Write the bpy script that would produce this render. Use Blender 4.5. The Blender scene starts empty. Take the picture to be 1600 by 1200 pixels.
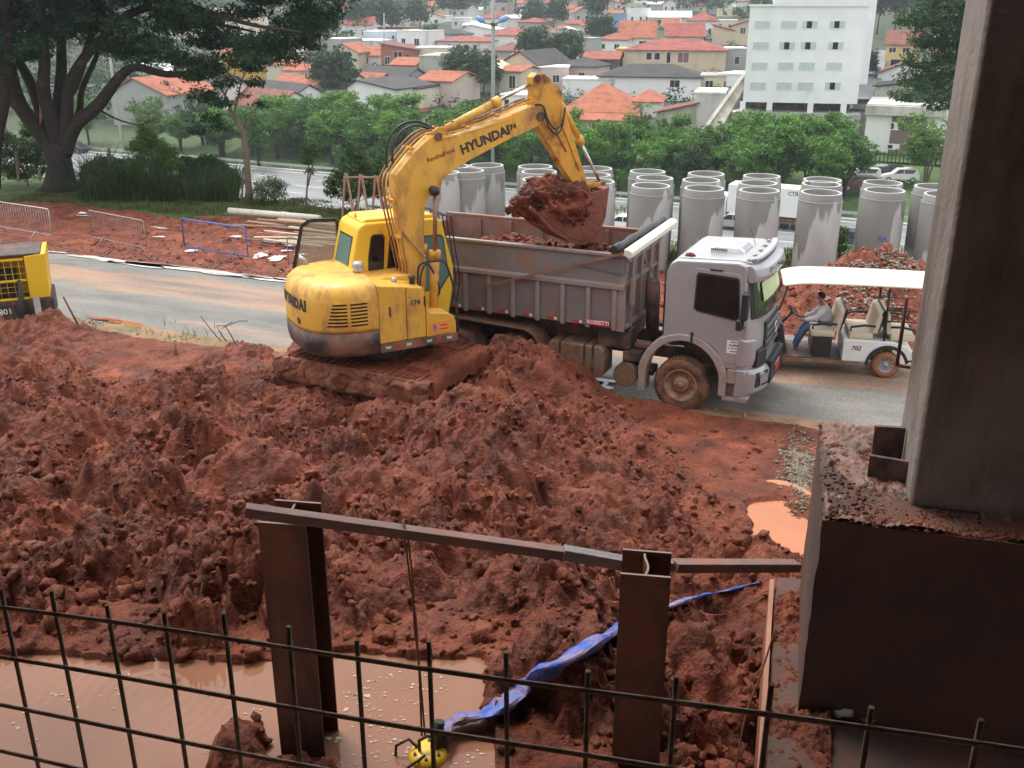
import bpy, bmesh, math, random
import numpy as np
from mathutils import Vector, Matrix
random.seed(7); rng=np.random.default_rng(7)
scn=bpy.context.scene; COL=scn.collection
R=math.radians
# ------------------------------------------------------------------ camera, sky, sun
HAZE=0.0004
F=1560.0; TILT=R(20.8); CAMH=7.3
cam=bpy.data.cameras.new('camera'); camo=bpy.data.objects.new('camera',cam); COL.objects.link(camo)
cam.sensor_width=36; cam.lens=36*F/1600; cam.clip_start=0.05; cam.clip_end=6000
camo.location=(0,0,CAMH); camo.rotation_euler=(R(90)-TILT,0,0); scn.camera=camo
SUN_EL,SUN_AZ=R(62),R(-35)           # azimuth measured from +Y towards +X
w=bpy.data.worlds.new('World'); scn.world=w; w.use_nodes=True
nt=w.node_tree; nt.nodes.clear()
o=nt.nodes.new('ShaderNodeOutputWorld'); bg=nt.nodes.new('ShaderNodeBackground'); sk=nt.nodes.new('ShaderNodeTexSky')
sk.sky_type='NISHITA'; sk.sun_disc=False; sk.sun_elevation=SUN_EL; sk.sun_rotation=SUN_AZ
sk.air_density=1.0; sk.dust_density=6.0; sk.ozone_density=0.6
hs=nt.nodes.new('ShaderNodeHueSaturation'); hs.inputs['Saturation'].default_value=0.16; hs.inputs['Value'].default_value=1.0
mxs=nt.nodes.new('ShaderNodeMixRGB'); mxs.inputs[0].default_value=0.55; mxs.inputs[2].default_value=(9.0,9.2,9.5,1)  # even cloud cover over the sky
nt.links.new(sk.outputs[0],hs.inputs['Color']); nt.links.new(hs.outputs[0],mxs.inputs[1]); nt.links.new(mxs.outputs[0],bg.inputs[0])
nt.links.new(bg.outputs[0],o.inputs[0]); bg.inputs[1].default_value=0.15
sl=bpy.data.lights.new('sun','SUN'); sl.energy=1.5; sl.angle=R(18); sl.color=(1,0.96,0.9)
so=bpy.data.objects.new('sun',sl); COL.objects.link(so)
sd=Vector((math.sin(SUN_AZ)*math.cos(SUN_EL),math.cos(SUN_AZ)*math.cos(SUN_EL),math.sin(SUN_EL)))
so.rotation_euler=sd.to_track_quat('Z','Y').to_euler(); so.location=sd*80
scn.view_settings.view_transform='Standard'; scn.view_settings.look='None'; scn.view_settings.exposure=0.60; scn.view_settings.gamma=1.0
scn.view_settings.use_curve_mapping=False
scn.render.engine='CYCLES'
# ------------------------------------------------------------------ materials
def nd(n,t,**k):
    x=n.nodes.new(t)
    for a,b in k.items(): setattr(x,a,b)
    return x
def mat(name,col,rough=0.6,metal=0.0,var=0.15,vs=3.0,bump=0.0,bs=40.0,dirt=None,da=0.0,ds=2.0,spec=0.5,rv=0.0,stretch=None,emis=None,alpha=None,detail=6,streak=None):
    m=bpy.data.materials.new(name); m.use_nodes=True; n=m.node_tree; b=n.nodes['Principled BSDF']; L=n.links.new
    tc=nd(n,'ShaderNodeTexCoord'); src=tc.outputs['Object']
    if stretch:
        mp=nd(n,'ShaderNodeMapping'); mp.inputs['Scale'].default_value=stretch; L(src,mp.inputs[0]); src=mp.outputs[0]
    nz=nd(n,'ShaderNodeTexNoise'); nz.inputs['Scale'].default_value=vs; nz.inputs['Detail'].default_value=detail; nz.inputs['Roughness'].default_value=.6; L(src,nz.inputs[0])
    cr=nd(n,'ShaderNodeValToRGB'); cr.color_ramp.elements[0].position=.28; cr.color_ramp.elements[1].position=.72
    a=[max(0,c*(1-var)) for c in col]; d=[min(1,c*(1+var)) for c in col]
    cr.color_ramp.elements[0].color=(*a,1); cr.color_ramp.elements[1].color=(*d,1); L(nz.outputs[0],cr.inputs[0]); cur=cr.outputs[0]
    if dirt is not None:
        n2=nd(n,'ShaderNodeTexNoise'); n2.inputs['Scale'].default_value=ds; n2.inputs['Detail'].default_value=9; n2.inputs['Roughness'].default_value=.68
        s2=tc.outputs['Object']
        if streak:
            mp2=nd(n,'ShaderNodeMapping'); mp2.inputs['Scale'].default_value=streak; L(s2,mp2.inputs[0]); s2=mp2.outputs[0]
        L(s2,n2.inputs[0])
        c2=nd(n,'ShaderNodeValToRGB'); t=.75-.5*da; c2.color_ramp.elements[0].position=max(0,t-.1); c2.color_ramp.elements[1].position=min(1,t+.1); L(n2.outputs[0],c2.inputs[0])
        mx=nd(n,'ShaderNodeMixRGB'); mx.inputs[2].default_value=(*dirt,1); L(c2.outputs[0],mx.inputs[0]); L(cur,mx.inputs[1]); cur=mx.outputs[0]
        mr=nd(n,'ShaderNodeMapRange'); mr.inputs[3].default_value=rough; mr.inputs[4].default_value=.85; L(c2.outputs[0],mr.inputs[0]); L(mr.outputs[0],b.inputs['Roughness'])
        if metal:
            mm=nd(n,'ShaderNodeMapRange'); mm.inputs[3].default_value=metal; mm.inputs[4].default_value=0; L(c2.outputs[0],mm.inputs[0]); L(mm.outputs[0],b.inputs['Metallic'])
    elif rv>0:
        mr=nd(n,'ShaderNodeMapRange'); mr.inputs[3].default_value=max(.02,rough-rv); mr.inputs[4].default_value=min(1,rough+rv)
        mr.inputs[1].default_value=.35; mr.inputs[2].default_value=.65
        n3=nd(n,'ShaderNodeTexNoise'); n3.inputs['Scale'].default_value=vs*1.7; n3.inputs['Detail'].default_value=5; L(src,n3.inputs[0]); L(n3.outputs[0],mr.inputs[0]); L(mr.outputs[0],b.inputs['Roughness'])
    else: b.inputs['Roughness'].default_value=rough
    L(cur,b.inputs['Base Color']); 
    if not(dirt is not None and metal): b.inputs['Metallic'].default_value=metal
    b.inputs['Specular IOR Level'].default_value=spec
    if bump>0:
        n4=nd(n,'ShaderNodeTexNoise'); n4.inputs['Scale'].default_value=bs; n4.inputs['Detail'].default_value=6; L(src,n4.inputs[0])
        bp=nd(n,'ShaderNodeBump'); bp.inputs['Strength'].default_value=min(1,bump); bp.inputs['Distance'].default_value=.02*max(1,bump); L(n4.outputs[0],bp.inputs['Height']); L(bp.outputs[0],b.inputs['Normal'])
    return m
def glassy(name,col,rough=.06,spec=.6):
    m=bpy.data.materials.new(name); m.use_nodes=True; b=m.node_tree.nodes['Principled BSDF']
    b.inputs['Base Color'].default_value=(*col,1); b.inputs['Roughness'].default_value=rough; b.inputs['Specular IOR Level'].default_value=spec
    return m
MUD=(.25,.068,.034); MUDD=(.30,.12,.065)
M={}
M['yellow']=mat('yellow_paint',(.76,.42,.06),.38,var=.10,vs=1.3,dirt=(.34,.16,.07),da=.36,ds=2.6,streak=(1,1,.4))
M['yellow_clean']=mat('yellow_clean',(.80,.50,.03),.4,var=.07,vs=1.5,dirt=(.4,.22,.08),da=.14,ds=3)
M['yellow_arm']=mat('yellow_worn',(.66,.32,.04),.4,var=.14,vs=2.0,dirt=(.16,.05,.02),da=.30,ds=3.2)
M['skirt']=mat('black_skirt',(.035,.035,.04),.5,var=.2,dirt=(.28,.14,.085),da=.46,ds=1.6)
M['black']=mat('black_plastic',(.02,.02,.022),.5,var=.2)
M['blackd']=mat('black_dusty',(.03,.028,.028),.6,var=.2,dirt=(.20,.10,.06),da=.38,ds=4)
M['steel']=mat('chassis_steel',(.05,.045,.042),.6,var=.3,dirt=(.26,.11,.06),da=.45,ds=3)
M['chrome']=mat('rod_chrome',(.6,.6,.6),.22,metal=1,var=.05)
M['rustrod']=mat('rod_brown',(.30,.17,.11),.4,metal=.4,var=.15)
M['glass']=glassy('dark_glass',(.008,.010,.011)); M['glassg']=glassy('green_glass',(.10,.19,.17),.08)
M['glassw']=glassy('windshield',(.03,.055,.035),.05)
M['silver']=mat('silver_paint',(.40,.40,.41),.30,metal=.35,var=.05,vs=2,dirt=(.34,.20,.13),da=.12,ds=2.5)
M['silverl']=mat('silver_lower',(.42,.39,.37),.38,metal=.25,var=.07,vs=2,dirt=(.34,.17,.10),da=.40,ds=3)
M['grey']=mat('body_grey',(.20,.18,.175),.5,var=.10,vs=2,dirt=(.32,.12,.055),da=.27,ds=2.6,streak=(1.6,1.6,.5))
M['greyr']=mat('body_grey_rib',(.27,.235,.225),.5,var=.10,vs=3,dirt=(.34,.16,.09),da=.30,ds=4)
M['inner']=mat('body_inner',(.24,.155,.125),.7,var=.25,vs=4,dirt=(.30,.10,.055),da=.38,ds=3)
M['tyre']=mat('muddy_tyre',(.05,.035,.028),.8,var=.3,vs=8,dirt=(.27,.12,.065),da=.50,ds=3.5,bump=.3)
M['rim']=mat('muddy_rim',(.38,.26,.17),.6,var=.25,vs=7,dirt=(.26,.12,.06),da=.5,ds=6)
M['tank']=mat('muddy_tank',(.35,.27,.22),.4,metal=.4,var=.2,dirt=(.22,.10,.05),da=.6,ds=3)
M['white']=mat('white_paint',(.80,.80,.78),.4,var=.03)
M['cream']=mat('cream_channel',(.74,.70,.58),.5,var=.08,dirt=(.4,.3,.2),da=.15)
M['red']=mat('red_reflector',(.55,.04,.03),.4,var=.1)
M['orange']=mat('orange_sticker',(.85,.30,.06),.5,var=.05)
M['blue_ink']=mat('blue_ink',(.06,.15,.42),.8,var=.3,vs=20)
M['darkink']=mat('dark_ink',(.035,.03,.035),.6,var=.1)
M['brownink']=mat('brown_ink',(.22,.05,.03),.6,var=.1)
M['hose']=mat('rubber_hose',(.025,.028,.03),.45,var=.2)
M['concrete']=mat('pipe_concrete',(.36,.355,.34),.8,var=.10,vs=1.6,bump=.15,bs=60)
M['beige']=mat('beige_vinyl',(.62,.54,.38),.45,var=.05)
M['cart']=mat('cart_white',(.78,.78,.76),.35,var=.04)
M['roofcream']=mat('cart_roof_cream',(.68,.66,.54),.4,var=.03)
M['woodr']=mat('wet_wood',(.20,.11,.09),.55,var=.30,vs=6,stretch=(.4,3,3),bump=.3,bs=30,dirt=(.30,.13,.08),da=.3,ds=5)
M['wood']=mat('raw_wood',(.36,.20,.13),.7,var=.3,vs=5,stretch=(.5,3,3))
M['woodp']=mat('pale_wood',(.62,.50,.36),.7,var=.15,vs=5)
M['rust']=mat('rusty_steel',(.14,.046,.022),.6,var=.45,vs=3,bump=.25,bs=25,dirt=(.035,.018,.014),da=.5,ds=2.5,streak=(1,1,.3))
M['rustedge']=mat('rusty_edge',(.22,.15,.12),.5,metal=.3,var=.3,vs=8)
M['rebar']=mat('rebar_steel',(.46,.36,.28),.6,metal=.3,var=.3,vs=15,bump=.2,bs=60,dirt=(.34,.17,.10),da=.3,ds=12)
M['galv']=mat('galvanised',(.42,.43,.44),.45,metal=.5,var=.1)
M['bluepaint']=mat('blue_paint',(.05,.12,.36),.45,var=.15)
M['bark']=mat('bark',(.030,.023,.019),.85,var=.4,vs=3,stretch=(3,3,.8),bump=.6,bs=12,dirt=(.22,.12,.07),da=.12,ds=1.5)
M['barkl']=mat('bark_light',(.16,.12,.085),.85,var=.3,vs=4,stretch=(3,3,.8),bump=.5,bs=14)
M['rope']=mat('rope_brown',(.20,.08,.045),.8,var=.3,vs=30)
M['bluehose']=mat('blue_layflat',(.02,.10,.46),.5,var=.25,vs=5,dirt=(.32,.20,.15),da=.40,ds=5)
M['skin']=mat('skin',(.36,.20,.13),.5,var=.05)
M['shirt']=mat('shirt',(.68,.70,.78),.8,var=.06,bump=.2,bs=20)
M['jeans']=mat('jeans',(.07,.14,.27),.85,var=.25,vs=8)
M['hair']=mat('hair',(.012,.010,.010),.6,var=.2)
# ------------------------------------------------------------------ mesh building
def mesh_np(name,V,Fc):
    me=bpy.data.meshes.new(name); me.from_pydata([tuple(v) for v in V],[],[tuple(f) for f in Fc]); me.update(); return me
def grid_mesh(name,V,nx,ny):
    """V: (ny*nx,3) numpy"""
    me=bpy.data.meshes.new(name); n=nx*ny
    i=np.arange(nx-1)[None,:]+np.arange(ny-1)[:,None]*nx; i=i.ravel()
    q=np.stack([i,i+1,i+1+nx,i+nx],1).astype(np.int32)
    me.vertices.add(n); me.vertices.foreach_set('co',V.astype(np.float32).ravel())
    me.loops.add(q.size); me.loops.foreach_set('vertex_index',q.ravel())
    me.polygons.add(len(q)); me.polygons.foreach_set('loop_start',np.arange(0,q.size,4,dtype=np.int32)); me.polygons.foreach_set('loop_total',np.full(len(q),4,dtype=np.int32))
    me.polygons.foreach_set('use_smooth',np.ones(len(q),dtype=bool)); me.update(calc_edges=True); me.validate(); return me
def tri_mesh(name,V,T,smooth=False,k=3):
    me=bpy.data.meshes.new(name)
    me.vertices.add(len(V)); me.vertices.foreach_set('co',np.asarray(V,dtype=np.float32).ravel())
    T=np.asarray(T,dtype=np.int32)
    me.loops.add(T.size); me.loops.foreach_set('vertex_index',T.ravel())
    me.polygons.add(len(T)); me.polygons.foreach_set('loop_start',np.arange(0,T.size,k,dtype=np.int32)); me.polygons.foreach_set('loop_total',np.full(len(T),k,dtype=np.int32))
    if smooth: me.polygons.foreach_set('use_smooth',np.ones(len(T),dtype=bool))
    me.update(calc_edges=True); return me
def tag(o,label=None,cat=None,group=None,kind=None):
    if label: o['label']=label
    if cat: o['category']=cat
    if group: o['group']=group
    if kind: o['kind']=kind
    return o
def link(name,me,m=None,parent=None,loc=None,rotz=None):
    o=bpy.data.objects.new(name,me); COL.objects.link(o)
    if m is not None:
        if isinstance(m,(list,tuple)):
            for q in m: me.materials.append(q)
        elif len(me.materials)==0: me.materials.append(m)
    if parent: o.parent=parent
    if loc: o.location=loc
    if rotz is not None: o.rotation_euler=(0,0,rotz)
    return o
def empty(name,loc,rotz,label,cat,group=None):
    o=bpy.data.objects.new(name,None); COL.objects.link(o); o.location=loc; o.rotation_euler=(0,0,rotz); o.empty_display_size=.3
    return tag(o,label,cat,group)
def copy_tree(o,parent=None,**tags):
    c=o.copy(); COL.objects.link(c); c.parent=parent
    for ch in o.children: copy_tree(ch,c)
    for k,v in tags.items(): c[k]=v
    return c
class MB:
    def __init__(s): s.v=[]; s.f=[]; s.sm=[]
    def add(s,V,Fc,smooth=False):
        b=len(s.v); s.v+= [Vector(p) for p in V]; s.f+=[tuple(b+i for i in f) for f in Fc]; s.sm+=[smooth]*len(Fc); return s
    def box(s,c,d,rot=None,taper=None):
        x,y,z=d[0]/2,d[1]/2,d[2]/2
        P=[Vector(p) for p in ((-x,-y,-z),(x,-y,-z),(x,y,-z),(-x,y,-z),(-x,-y,z),(x,-y,z),(x,y,z),(-x,y,z))]
        if taper:
            for p in P[4:]: p.x*=taper; p.y*=taper
        if rot is not None:
            P=[rot@p for p in P]
        c=Vector(c); return s.add([p+c for p in P],[(0,3,2,1),(4,5,6,7),(0,1,5,4),(1,2,6,5),(2,3,7,6),(3,0,4,7)])
    def bb(s,x0,x1,y0,y1,z0,z1): return s.box(((x0+x1)/2,(y0+y1)/2,(z0+z1)/2),(abs(x1-x0),abs(y1-y0),abs(z1-z0)))
    def bar(s,a,b,w,h,up=Vector((0,0,1))):
        a,b=Vector(a),Vector(b); d=(b-a); L=d.length; d.normalize()
        sd_=d.cross(up)
        if sd_.length<1e-4: sd_=d.cross(Vector((0,1,0)))
        sd_.normalize(); u=sd_.cross(d)
        m=Matrix((d,sd_,u)).transposed()
        return s.box((a+b)/2,(L,w,h),m)
    def cyl(s,a,b,r,n=12,r2=None,caps=True,smooth=True):
        a,b=Vector(a),Vector(b); d=(b-a).normalized(); u=d.orthogonal().normalized(); w_=d.cross(u); r2=r if r2 is None else r2
        V=[a+(u*math.cos(2*math.pi*i/n)+w_*math.sin(2*math.pi*i/n))*r for i in range(n)]+[b+(u*math.cos(2*math.pi*i/n)+w_*math.sin(2*math.pi*i/n))*r2 for i in range(n)]
        s.add(V,[(i,(i+1)%n,n+(i+1)%n,n+i) for i in range(n)],smooth)
        if caps:
            bse=len(s.v)-2*n; s.f+=[tuple(bse+i for i in reversed(range(n))),tuple(bse+n+i for i in range(n))]; s.sm+=[False,False]
        return s
    def tube(s,P,r,n=8,rs=None):
        P=[Vector(p) for p in P]; k=len(P); V=[]; prev=None
        for i,p in enumerate(P):
            d=(P[min(i+1,k-1)]-P[max(i-1,0)]).normalized()
            u=(prev-d*prev.dot(d)) if prev is not None else d.orthogonal()
            if u.length<1e-5: u=d.orthogonal()
            u.normalize(); prev=u; w_=d.cross(u); rr=rs[i] if rs else r
            V+=[p+(u*math.cos(2*math.pi*j/n)+w_*math.sin(2*math.pi*j/n))*rr for j in range(n)]
        Fc=[]
        for i in range(k-1):
            for j in range(n): Fc.append((i*n+j,i*n+(j+1)%n,(i+1)*n+(j+1)%n,(i+1)*n+j))
        s.add(V,Fc,True); b=len(s.v)-k*n
        s.f+=[tuple(b+j for j in reversed(range(n))),tuple(b+(k-1)*n+j for j in range(n))]; s.sm+=[False,False]; return s
    def prism(s,poly,y0,y1,ny=1,axis='y'):
        """poly in (x,z), extruded along y"""
        A=sum(poly[i][0]*poly[(i+1)%len(poly)][1]-poly[(i+1)%len(poly)][0]*poly[i][1] for i in range(len(poly)))
        if A<0: poly=poly[::-1]
        n=len(poly); V=[]
        for k in range(ny+1):
            y=y0+(y1-y0)*k/ny
            for p in poly: V.append((p[0],y,p[1]) if axis=='y' else ((p[0],p[1],y) if axis=='z' else (y,p[0],p[1])))
        Fc=[]
        flip=(axis=='y')
        if y1<y0: flip=not flip
        for k in range(ny):
            for i in range(n):
                q=(k*n+i,k*n+(i+1)%n,(k+1)*n+(i+1)%n,(k+1)*n+i); Fc.append(q[::-1] if flip else q)
        a=tuple(range(n)); c=tuple(range(ny*n,ny*n+n)); Fc.append(a if flip else a[::-1]); Fc.append(c[::-1] if flip else c)
        return s.add(V,Fc)
    def lathe(s,prof,c=(0,0,0),ax='z',n=24,smooth=True):
        """prof list of (r,h)"""
        V=[]
        for r,h in prof:
            for i in range(n):
                a=2*math.pi*i/n; x,y=r*math.cos(a),r*math.sin(a)
                V.append((c[0]+x,c[1]+y,c[2]+h) if ax=='z' else ((c[0]+x,c[1]+h,c[2]+y) if ax=='y' else (c[0]+h,c[1]+x,c[2]+y)))
        Fc=[]
        for k in range(len(prof)-1):
            for i in range(n):
                q=(k*n+i,k*n+(i+1)%n,(k+1)*n+(i+1)%n,(k+1)*n+i); Fc.append(q if ax!='y' else q[::-1])
        return s.add(V,Fc,smooth)
    def warp(s,fn):
        s.v=[Vector(fn(v)) for v in s.v]; return s
    def mesh(s,name,bevel=0,seg=2,smooth_all=False):
        me=bpy.data.meshes.new(name); me.from_pydata([tuple(v) for v in s.v],[],s.f)
        me.polygons.foreach_set('use_smooth',[True]*len(s.f) if smooth_all else s.sm); me.update()
        if bevel>0:
            bm=bmesh.new(); bm.from_mesh(me); bmesh.ops.remove_doubles(bm,verts=bm.verts,dist=1e-5)
            ed=[e for e in bm.edges if len(e.link_faces)==2 and e.calc_face_angle(0)>R(28)]
            bmesh.ops.bevel(bm,geom=ed,offset=bevel,segments=seg,profile=.6,affect='EDGES',clamp_overlap=True)
            bmesh.ops.recalc_face_normals(bm,faces=bm.faces); bm.to_mesh(me); bm.free()
            for p in me.polygons: p.use_smooth=True
            me.update()
        return me
    def build(s,name,m,parent=None,bevel=0,seg=2,loc=None,rotz=None,smooth_all=False):
        me=s.mesh(name,bevel,seg,smooth_all); o=link(name,me,m,parent,loc,rotz)
        if bevel>0:
            md=o.modifiers.new('wn','WEIGHTED_NORMAL'); md.keep_sharp=True
        return o
def text(name,body,size,m,parent,loc,rot,extrude=.004,off=0.0,align='CENTER',shear=0.0,sx=1.0):
    cu=bpy.data.curves.new(name,'FONT'); cu.body=body; cu.size=size; cu.extrude=extrude; cu.offset=off; cu.align_x=align; cu.align_y='CENTER'; cu.shear=shear; cu.resolution_u=2
    t=bpy.data.objects.new(name,cu); COL.objects.link(t); bpy.context.view_layer.update()
    me=bpy.data.meshes.new_from_object(t.evaluated_get(bpy.context.evaluated_depsgraph_get())); bpy.data.objects.remove(t)
    o=link(name,me,None,parent); me.materials.clear(); me.materials.append(m); o.location=loc; o.rotation_euler=rot; o.scale=(sx,1,1); return o
# ------------------------------------------------------------------ noise (numpy)
def _hash(ix,iy,s):
    h=(ix.astype(np.int64)*374761393+iy.astype(np.int64)*668265263+s*1274126177)&0x7fffffff
    h=((h^(h>>13))*1274126177)&0x7fffffff
    return (h^(h>>16))&0x7fffffff
def vnoise(x,y,s=0):
    ix,iy=np.floor(x),np.floor(y); fx,fy=x-ix,y-iy
    g=lambda a,b:_hash(a,b,s)/0x7fffffff*2*np.pi
    def d(a,b):
        t=g(ix+a,iy+b); return np.cos(t)*(fx-a)+np.sin(t)*(fy-b)
    u=fx*fx*fx*(fx*(fx*6-15)+10); v=fy*fy*fy*(fy*(fy*6-15)+10)
    return 1.5*((d(0,0)*(1-u)+d(1,0)*u)*(1-v)+(d(0,1)*(1-u)+d(1,1)*u)*v)
def fbm(x,y,o=4,s=0,g=.5):
    t=0;a=1
    for i in range(o): t=t+a*vnoise(x*2**i,y*2**i,s+i); a*=g
    return t
def chunks(x,y,s=0):
    """broken lumps: each cell has its own height and tilt, with a crack round it"""
    ix,iy=np.floor(x),np.floor(y); f1=np.full(x.shape,9.); f2=np.full(x.shape,9.); hh=np.zeros(x.shape)
    for a in(-1,0,1):
        for b in(-1,0,1):
            h=_hash(ix+a,iy+b,s); h2=_hash(ix+a,iy+b,s+77); h3=_hash(ix+a,iy+b,s+141)
            px=ix+a+(h%1000)/1000.; py=iy+b+(h2%1000)/1000.
            ddx,ddy=x-px,y-py; dd=np.sqrt(ddx**2+ddy**2); an=(h3%628)/100.
            hv=(h3%97)/97.-.5+.9*((h%53)/53.)*(np.cos(an)*ddx+np.sin(an)*ddy)
            k=dd<f1; f2=np.where(k,f1,np.minimum(f2,dd)); hh=np.where(k,hv,hh); f1=np.where(k,dd,f1)
    e=np.clip((f2-f1)/.22,0,1); return hh*e**.5-.55*(1-e)**1.5+.25*(.5-f1)
def worley(x,y,s=0):
    """returns bump 0..1: rounded clods"""
    ix,iy=np.floor(x),np.floor(y); best=np.full(x.shape,9.); idv=np.zeros(x.shape)
    for a in(-1,0,1):
        for b in(-1,0,1):
            h=_hash(ix+a,iy+b,s); h2=_hash(ix+a,iy+b,s+77)
            px=ix+a+(h%1000)/1000.; py=iy+b+(h2%1000)/1000.
            dd=(x-px)**2+(y-py)**2; k=dd<best; best=np.where(k,dd,best); idv=np.where(k,(h%97)/97.,idv)
    return np.sqrt(best),idv
# ------------------------------------------------------------------ where a pixel of the photograph lands in the place
cT,sT=math.cos(TILT),math.sin(TILT)
def ray(x,y):
    u=(x-800)/F; v=(y-600)/F; return Vector((u,cT-v*sT,-(sT+v*cT)))
def at(x,y,z=0.0):
    r=ray(x,y); k=(z-CAMH)/r.z; return Vector((r.x*k,r.y*k,z))
def lerp_tab(q,tab):
    return np.interp(q,[t[0] for t in tab],[t[1] for t in tab])
TAB=[(-100,0),(31.6,0),(34,-1.2),(55,-10),(76,-12),(100,-12),(108,-11),(118,-9.5),(130,-9),(200,-5),(300,0),(450,7),(700,22),(1000,42),(1500,58),(3000,60)]
def terr(X,Y):
    q=np.asarray(X)*.454+np.asarray(Y)*.891
    return lerp_tab(q,TAB)
_KS=np.arange(30,2500,.5)
def at_terr(x,y,kmin=30):
    r=ray(x,y); X_,Y_,Z_=r.x*_KS,r.y*_KS,CAMH+r.z*_KS; h=np.nonzero(Z_<=terr(X_,Y_))[0]
    if len(h): k=float(_KS[h[0]]); return Vector((r.x*k,r.y*k,float(terr(r.x*k,r.y*k)))),k
    p=r*600; return Vector((p.x,p.y,float(terr(p.x,p.y)))),600
# ------------------------------------------------------------------ the ground
HD=R(-22); cH,sH=math.cos(HD),math.sin(HD)          # the site road's direction
def pq(p,q): return (p*cH-q*sH, p*sH+q*cH)           # along / across the road -> X,Y
def toq(X,Y): return -X*sH+Y*cH
def top(X,Y): return X*cH+Y*sH
def ground_material():
    m=bpy.data.materials.new('ground_earth_grass'); m.use_nodes=True; n=m.node_tree; b=n.nodes['Principled BSDF']; L=n.links.new
    tc=nd(n,'ShaderNodeTexCoord')
    def noise(sc,det=8,ro=.6):
        z=nd(n,'ShaderNodeTexNoise'); z.inputs['Scale'].default_value=sc; z.inputs['Detail'].default_value=det; z.inputs['Roughness'].default_value=ro; L(tc.outputs['Object'],z.inputs[0]); return z
    g=nd(n,'ShaderNodeValToRGB'); g.color_ramp.elements[0].position=.3; g.color_ramp.elements[1].position=.7
    g.color_ramp.elements[0].color=(.035,.075,.015,1); g.color_ramp.elements[1].color=(.095,.175,.035,1); L(noise(.6).outputs[0],g.inputs[0])
    g2=nd(n,'ShaderNodeMixRGB'); g2.inputs[2].default_value=(.20,.15,.07,1)
    r2=nd(n,'ShaderNodeValToRGB'); r2.color_ramp.elements[0].position=.52; r2.color_ramp.elements[1].position=.66; L(noise(.9).outputs[0],r2.inputs[0])
    sx=nd(n,'ShaderNodeSeparateXYZ'); L(tc.outputs['Object'],sx.inputs[0])
    near=nd(n,'ShaderNodeMapRange'); near.inputs[1].default_value=44; near.inputs[2].default_value=58; near.inputs[3].default_value=1; near.inputs[4].default_value=0; L(sx.outputs['Y'],near.inputs[0])
    mu=nd(n,'ShaderNodeMath',operation='MULTIPLY'); L(r2.outputs[0],mu.inputs[0]); L(near.outputs[0],mu.inputs[1])
    L(mu.outputs[0],g2.inputs[0]); L(g.outputs[0],g2.inputs[1])
    g3=nd(n,'ShaderNodeMixRGB'); g3.inputs[2].default_value=(.045,.060,.028,1); fm=nd(n,'ShaderNodeMapRange'); fm.inputs[1].default_value=125; fm.inputs[2].default_value=170; L(sx.outputs['Y'],fm.inputs[0]); L(fm.outputs[0],g3.inputs[0]); L(g2.outputs[0],g3.inputs[1])
    g4=nd(n,'ShaderNodeMixRGB'); g4.inputs[1].default_value=(.16,.07,.04,1); nm=nd(n,'ShaderNodeMapRange'); nm.inputs[1].default_value=21; nm.inputs[2].default_value=26; L(sx.outputs['Y'],nm.inputs[0]); L(nm.outputs[0],g4.inputs[0]); L(g3.outputs[0],g4.inputs[2]); L(g4.outputs[0],b.inputs['Base Color']); b.inputs['Roughness'].default_value=.9
    bp=nd(n,'ShaderNodeBump'); bp.inputs['Strength'].default_value=.7; bp.inputs['Distance'].default_value=.08; L(noise(9).outputs[0],bp.inputs['Height']); L(bp.outputs[0],b.inputs['Normal'])
    return m
def mud_material(name='red_mud',wet=.5,light=1.0):
    m=bpy.data.materials.new(name); m.use_nodes=True; n=m.node_tree; b=n.nodes['Principled BSDF']; L=n.links.new
    tc=nd(n,'ShaderNodeTexCoord')
    def noise(sc,det=8,ro=.62,out=0):
        z=nd(n,'ShaderNodeTexNoise'); z.inputs['Scale'].default_value=sc; z.inputs['Detail'].default_value=det; z.inputs['Roughness'].default_value=ro; L(tc.outputs['Object'],z.inputs[0]); return z.outputs[out]
    c=nd(n,'ShaderNodeValToRGB'); e=c.color_ramp.elements
    e[0].position=.32; e[0].color=(.085*light,.020*light,.009*light,1); e[1].position=.72; e[1].color=(.35*light,.100*light,.047*light,1)
    k=e.new(.5); k.color=(.195*light,.046*light,.020*light,1)
    L(noise(1.7,10),c.inputs[0])
    mx=nd(n,'ShaderNodeMixRGB'); mx.inputs[2].default_value=(.20*light,.095*light,.055*light,1)   # greyer clay lumps
    r=nd(n,'ShaderNodeValToRGB'); r.color_ramp.elements[0].position=.60; r.color_ramp.elements[1].position=.72; L(noise(5.2,7),r.inputs[0]); 
    mm=nd(n,'ShaderNodeMath',operation='MULTIPLY'); mm.inputs[1].default_value=.6; L(r.outputs[0],mm.inputs[0]); L(mm.outputs[0],mx.inputs[0]); L(c.outputs[0],mx.inputs[1])
    L(mx.outputs[0],b.inputs['Base Color'])
    q=nd(n,'ShaderNodeMapRange'); q.inputs[1].default_value=.38; q.inputs[2].default_value=.62; q.inputs[3].default_value=max(.2,.72-wet); q.inputs[4].default_value=.8; L(noise(2.6,6),q.inputs[0]); L(q.outputs[0],b.inputs['Roughness'])
    b.inputs['Specular IOR Level'].default_value=.32
    b1=nd(n,'ShaderNodeBump'); b1.inputs['Strength'].default_value=1; b1.inputs['Distance'].default_value=.09; L(noise(13,7),b1.inputs['Height'])
    b2=nd(n,'ShaderNodeBump'); b2.inputs['Strength'].default_value=.7; b2.inputs['Distance'].default_value=.015; L(noise(55,5),b2.inputs['Height']); L(b1.outputs[0],b2.inputs['Normal']); L(b2.outputs[0],b.inputs['Normal'])
    return m
M['mud']=mud_material(); M['mudc']=mud_material('clod_mud',wet=.4,light=1.0)
M['dirt']=mud_material('verge_dirt',wet=.45,light=1.15)
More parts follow.
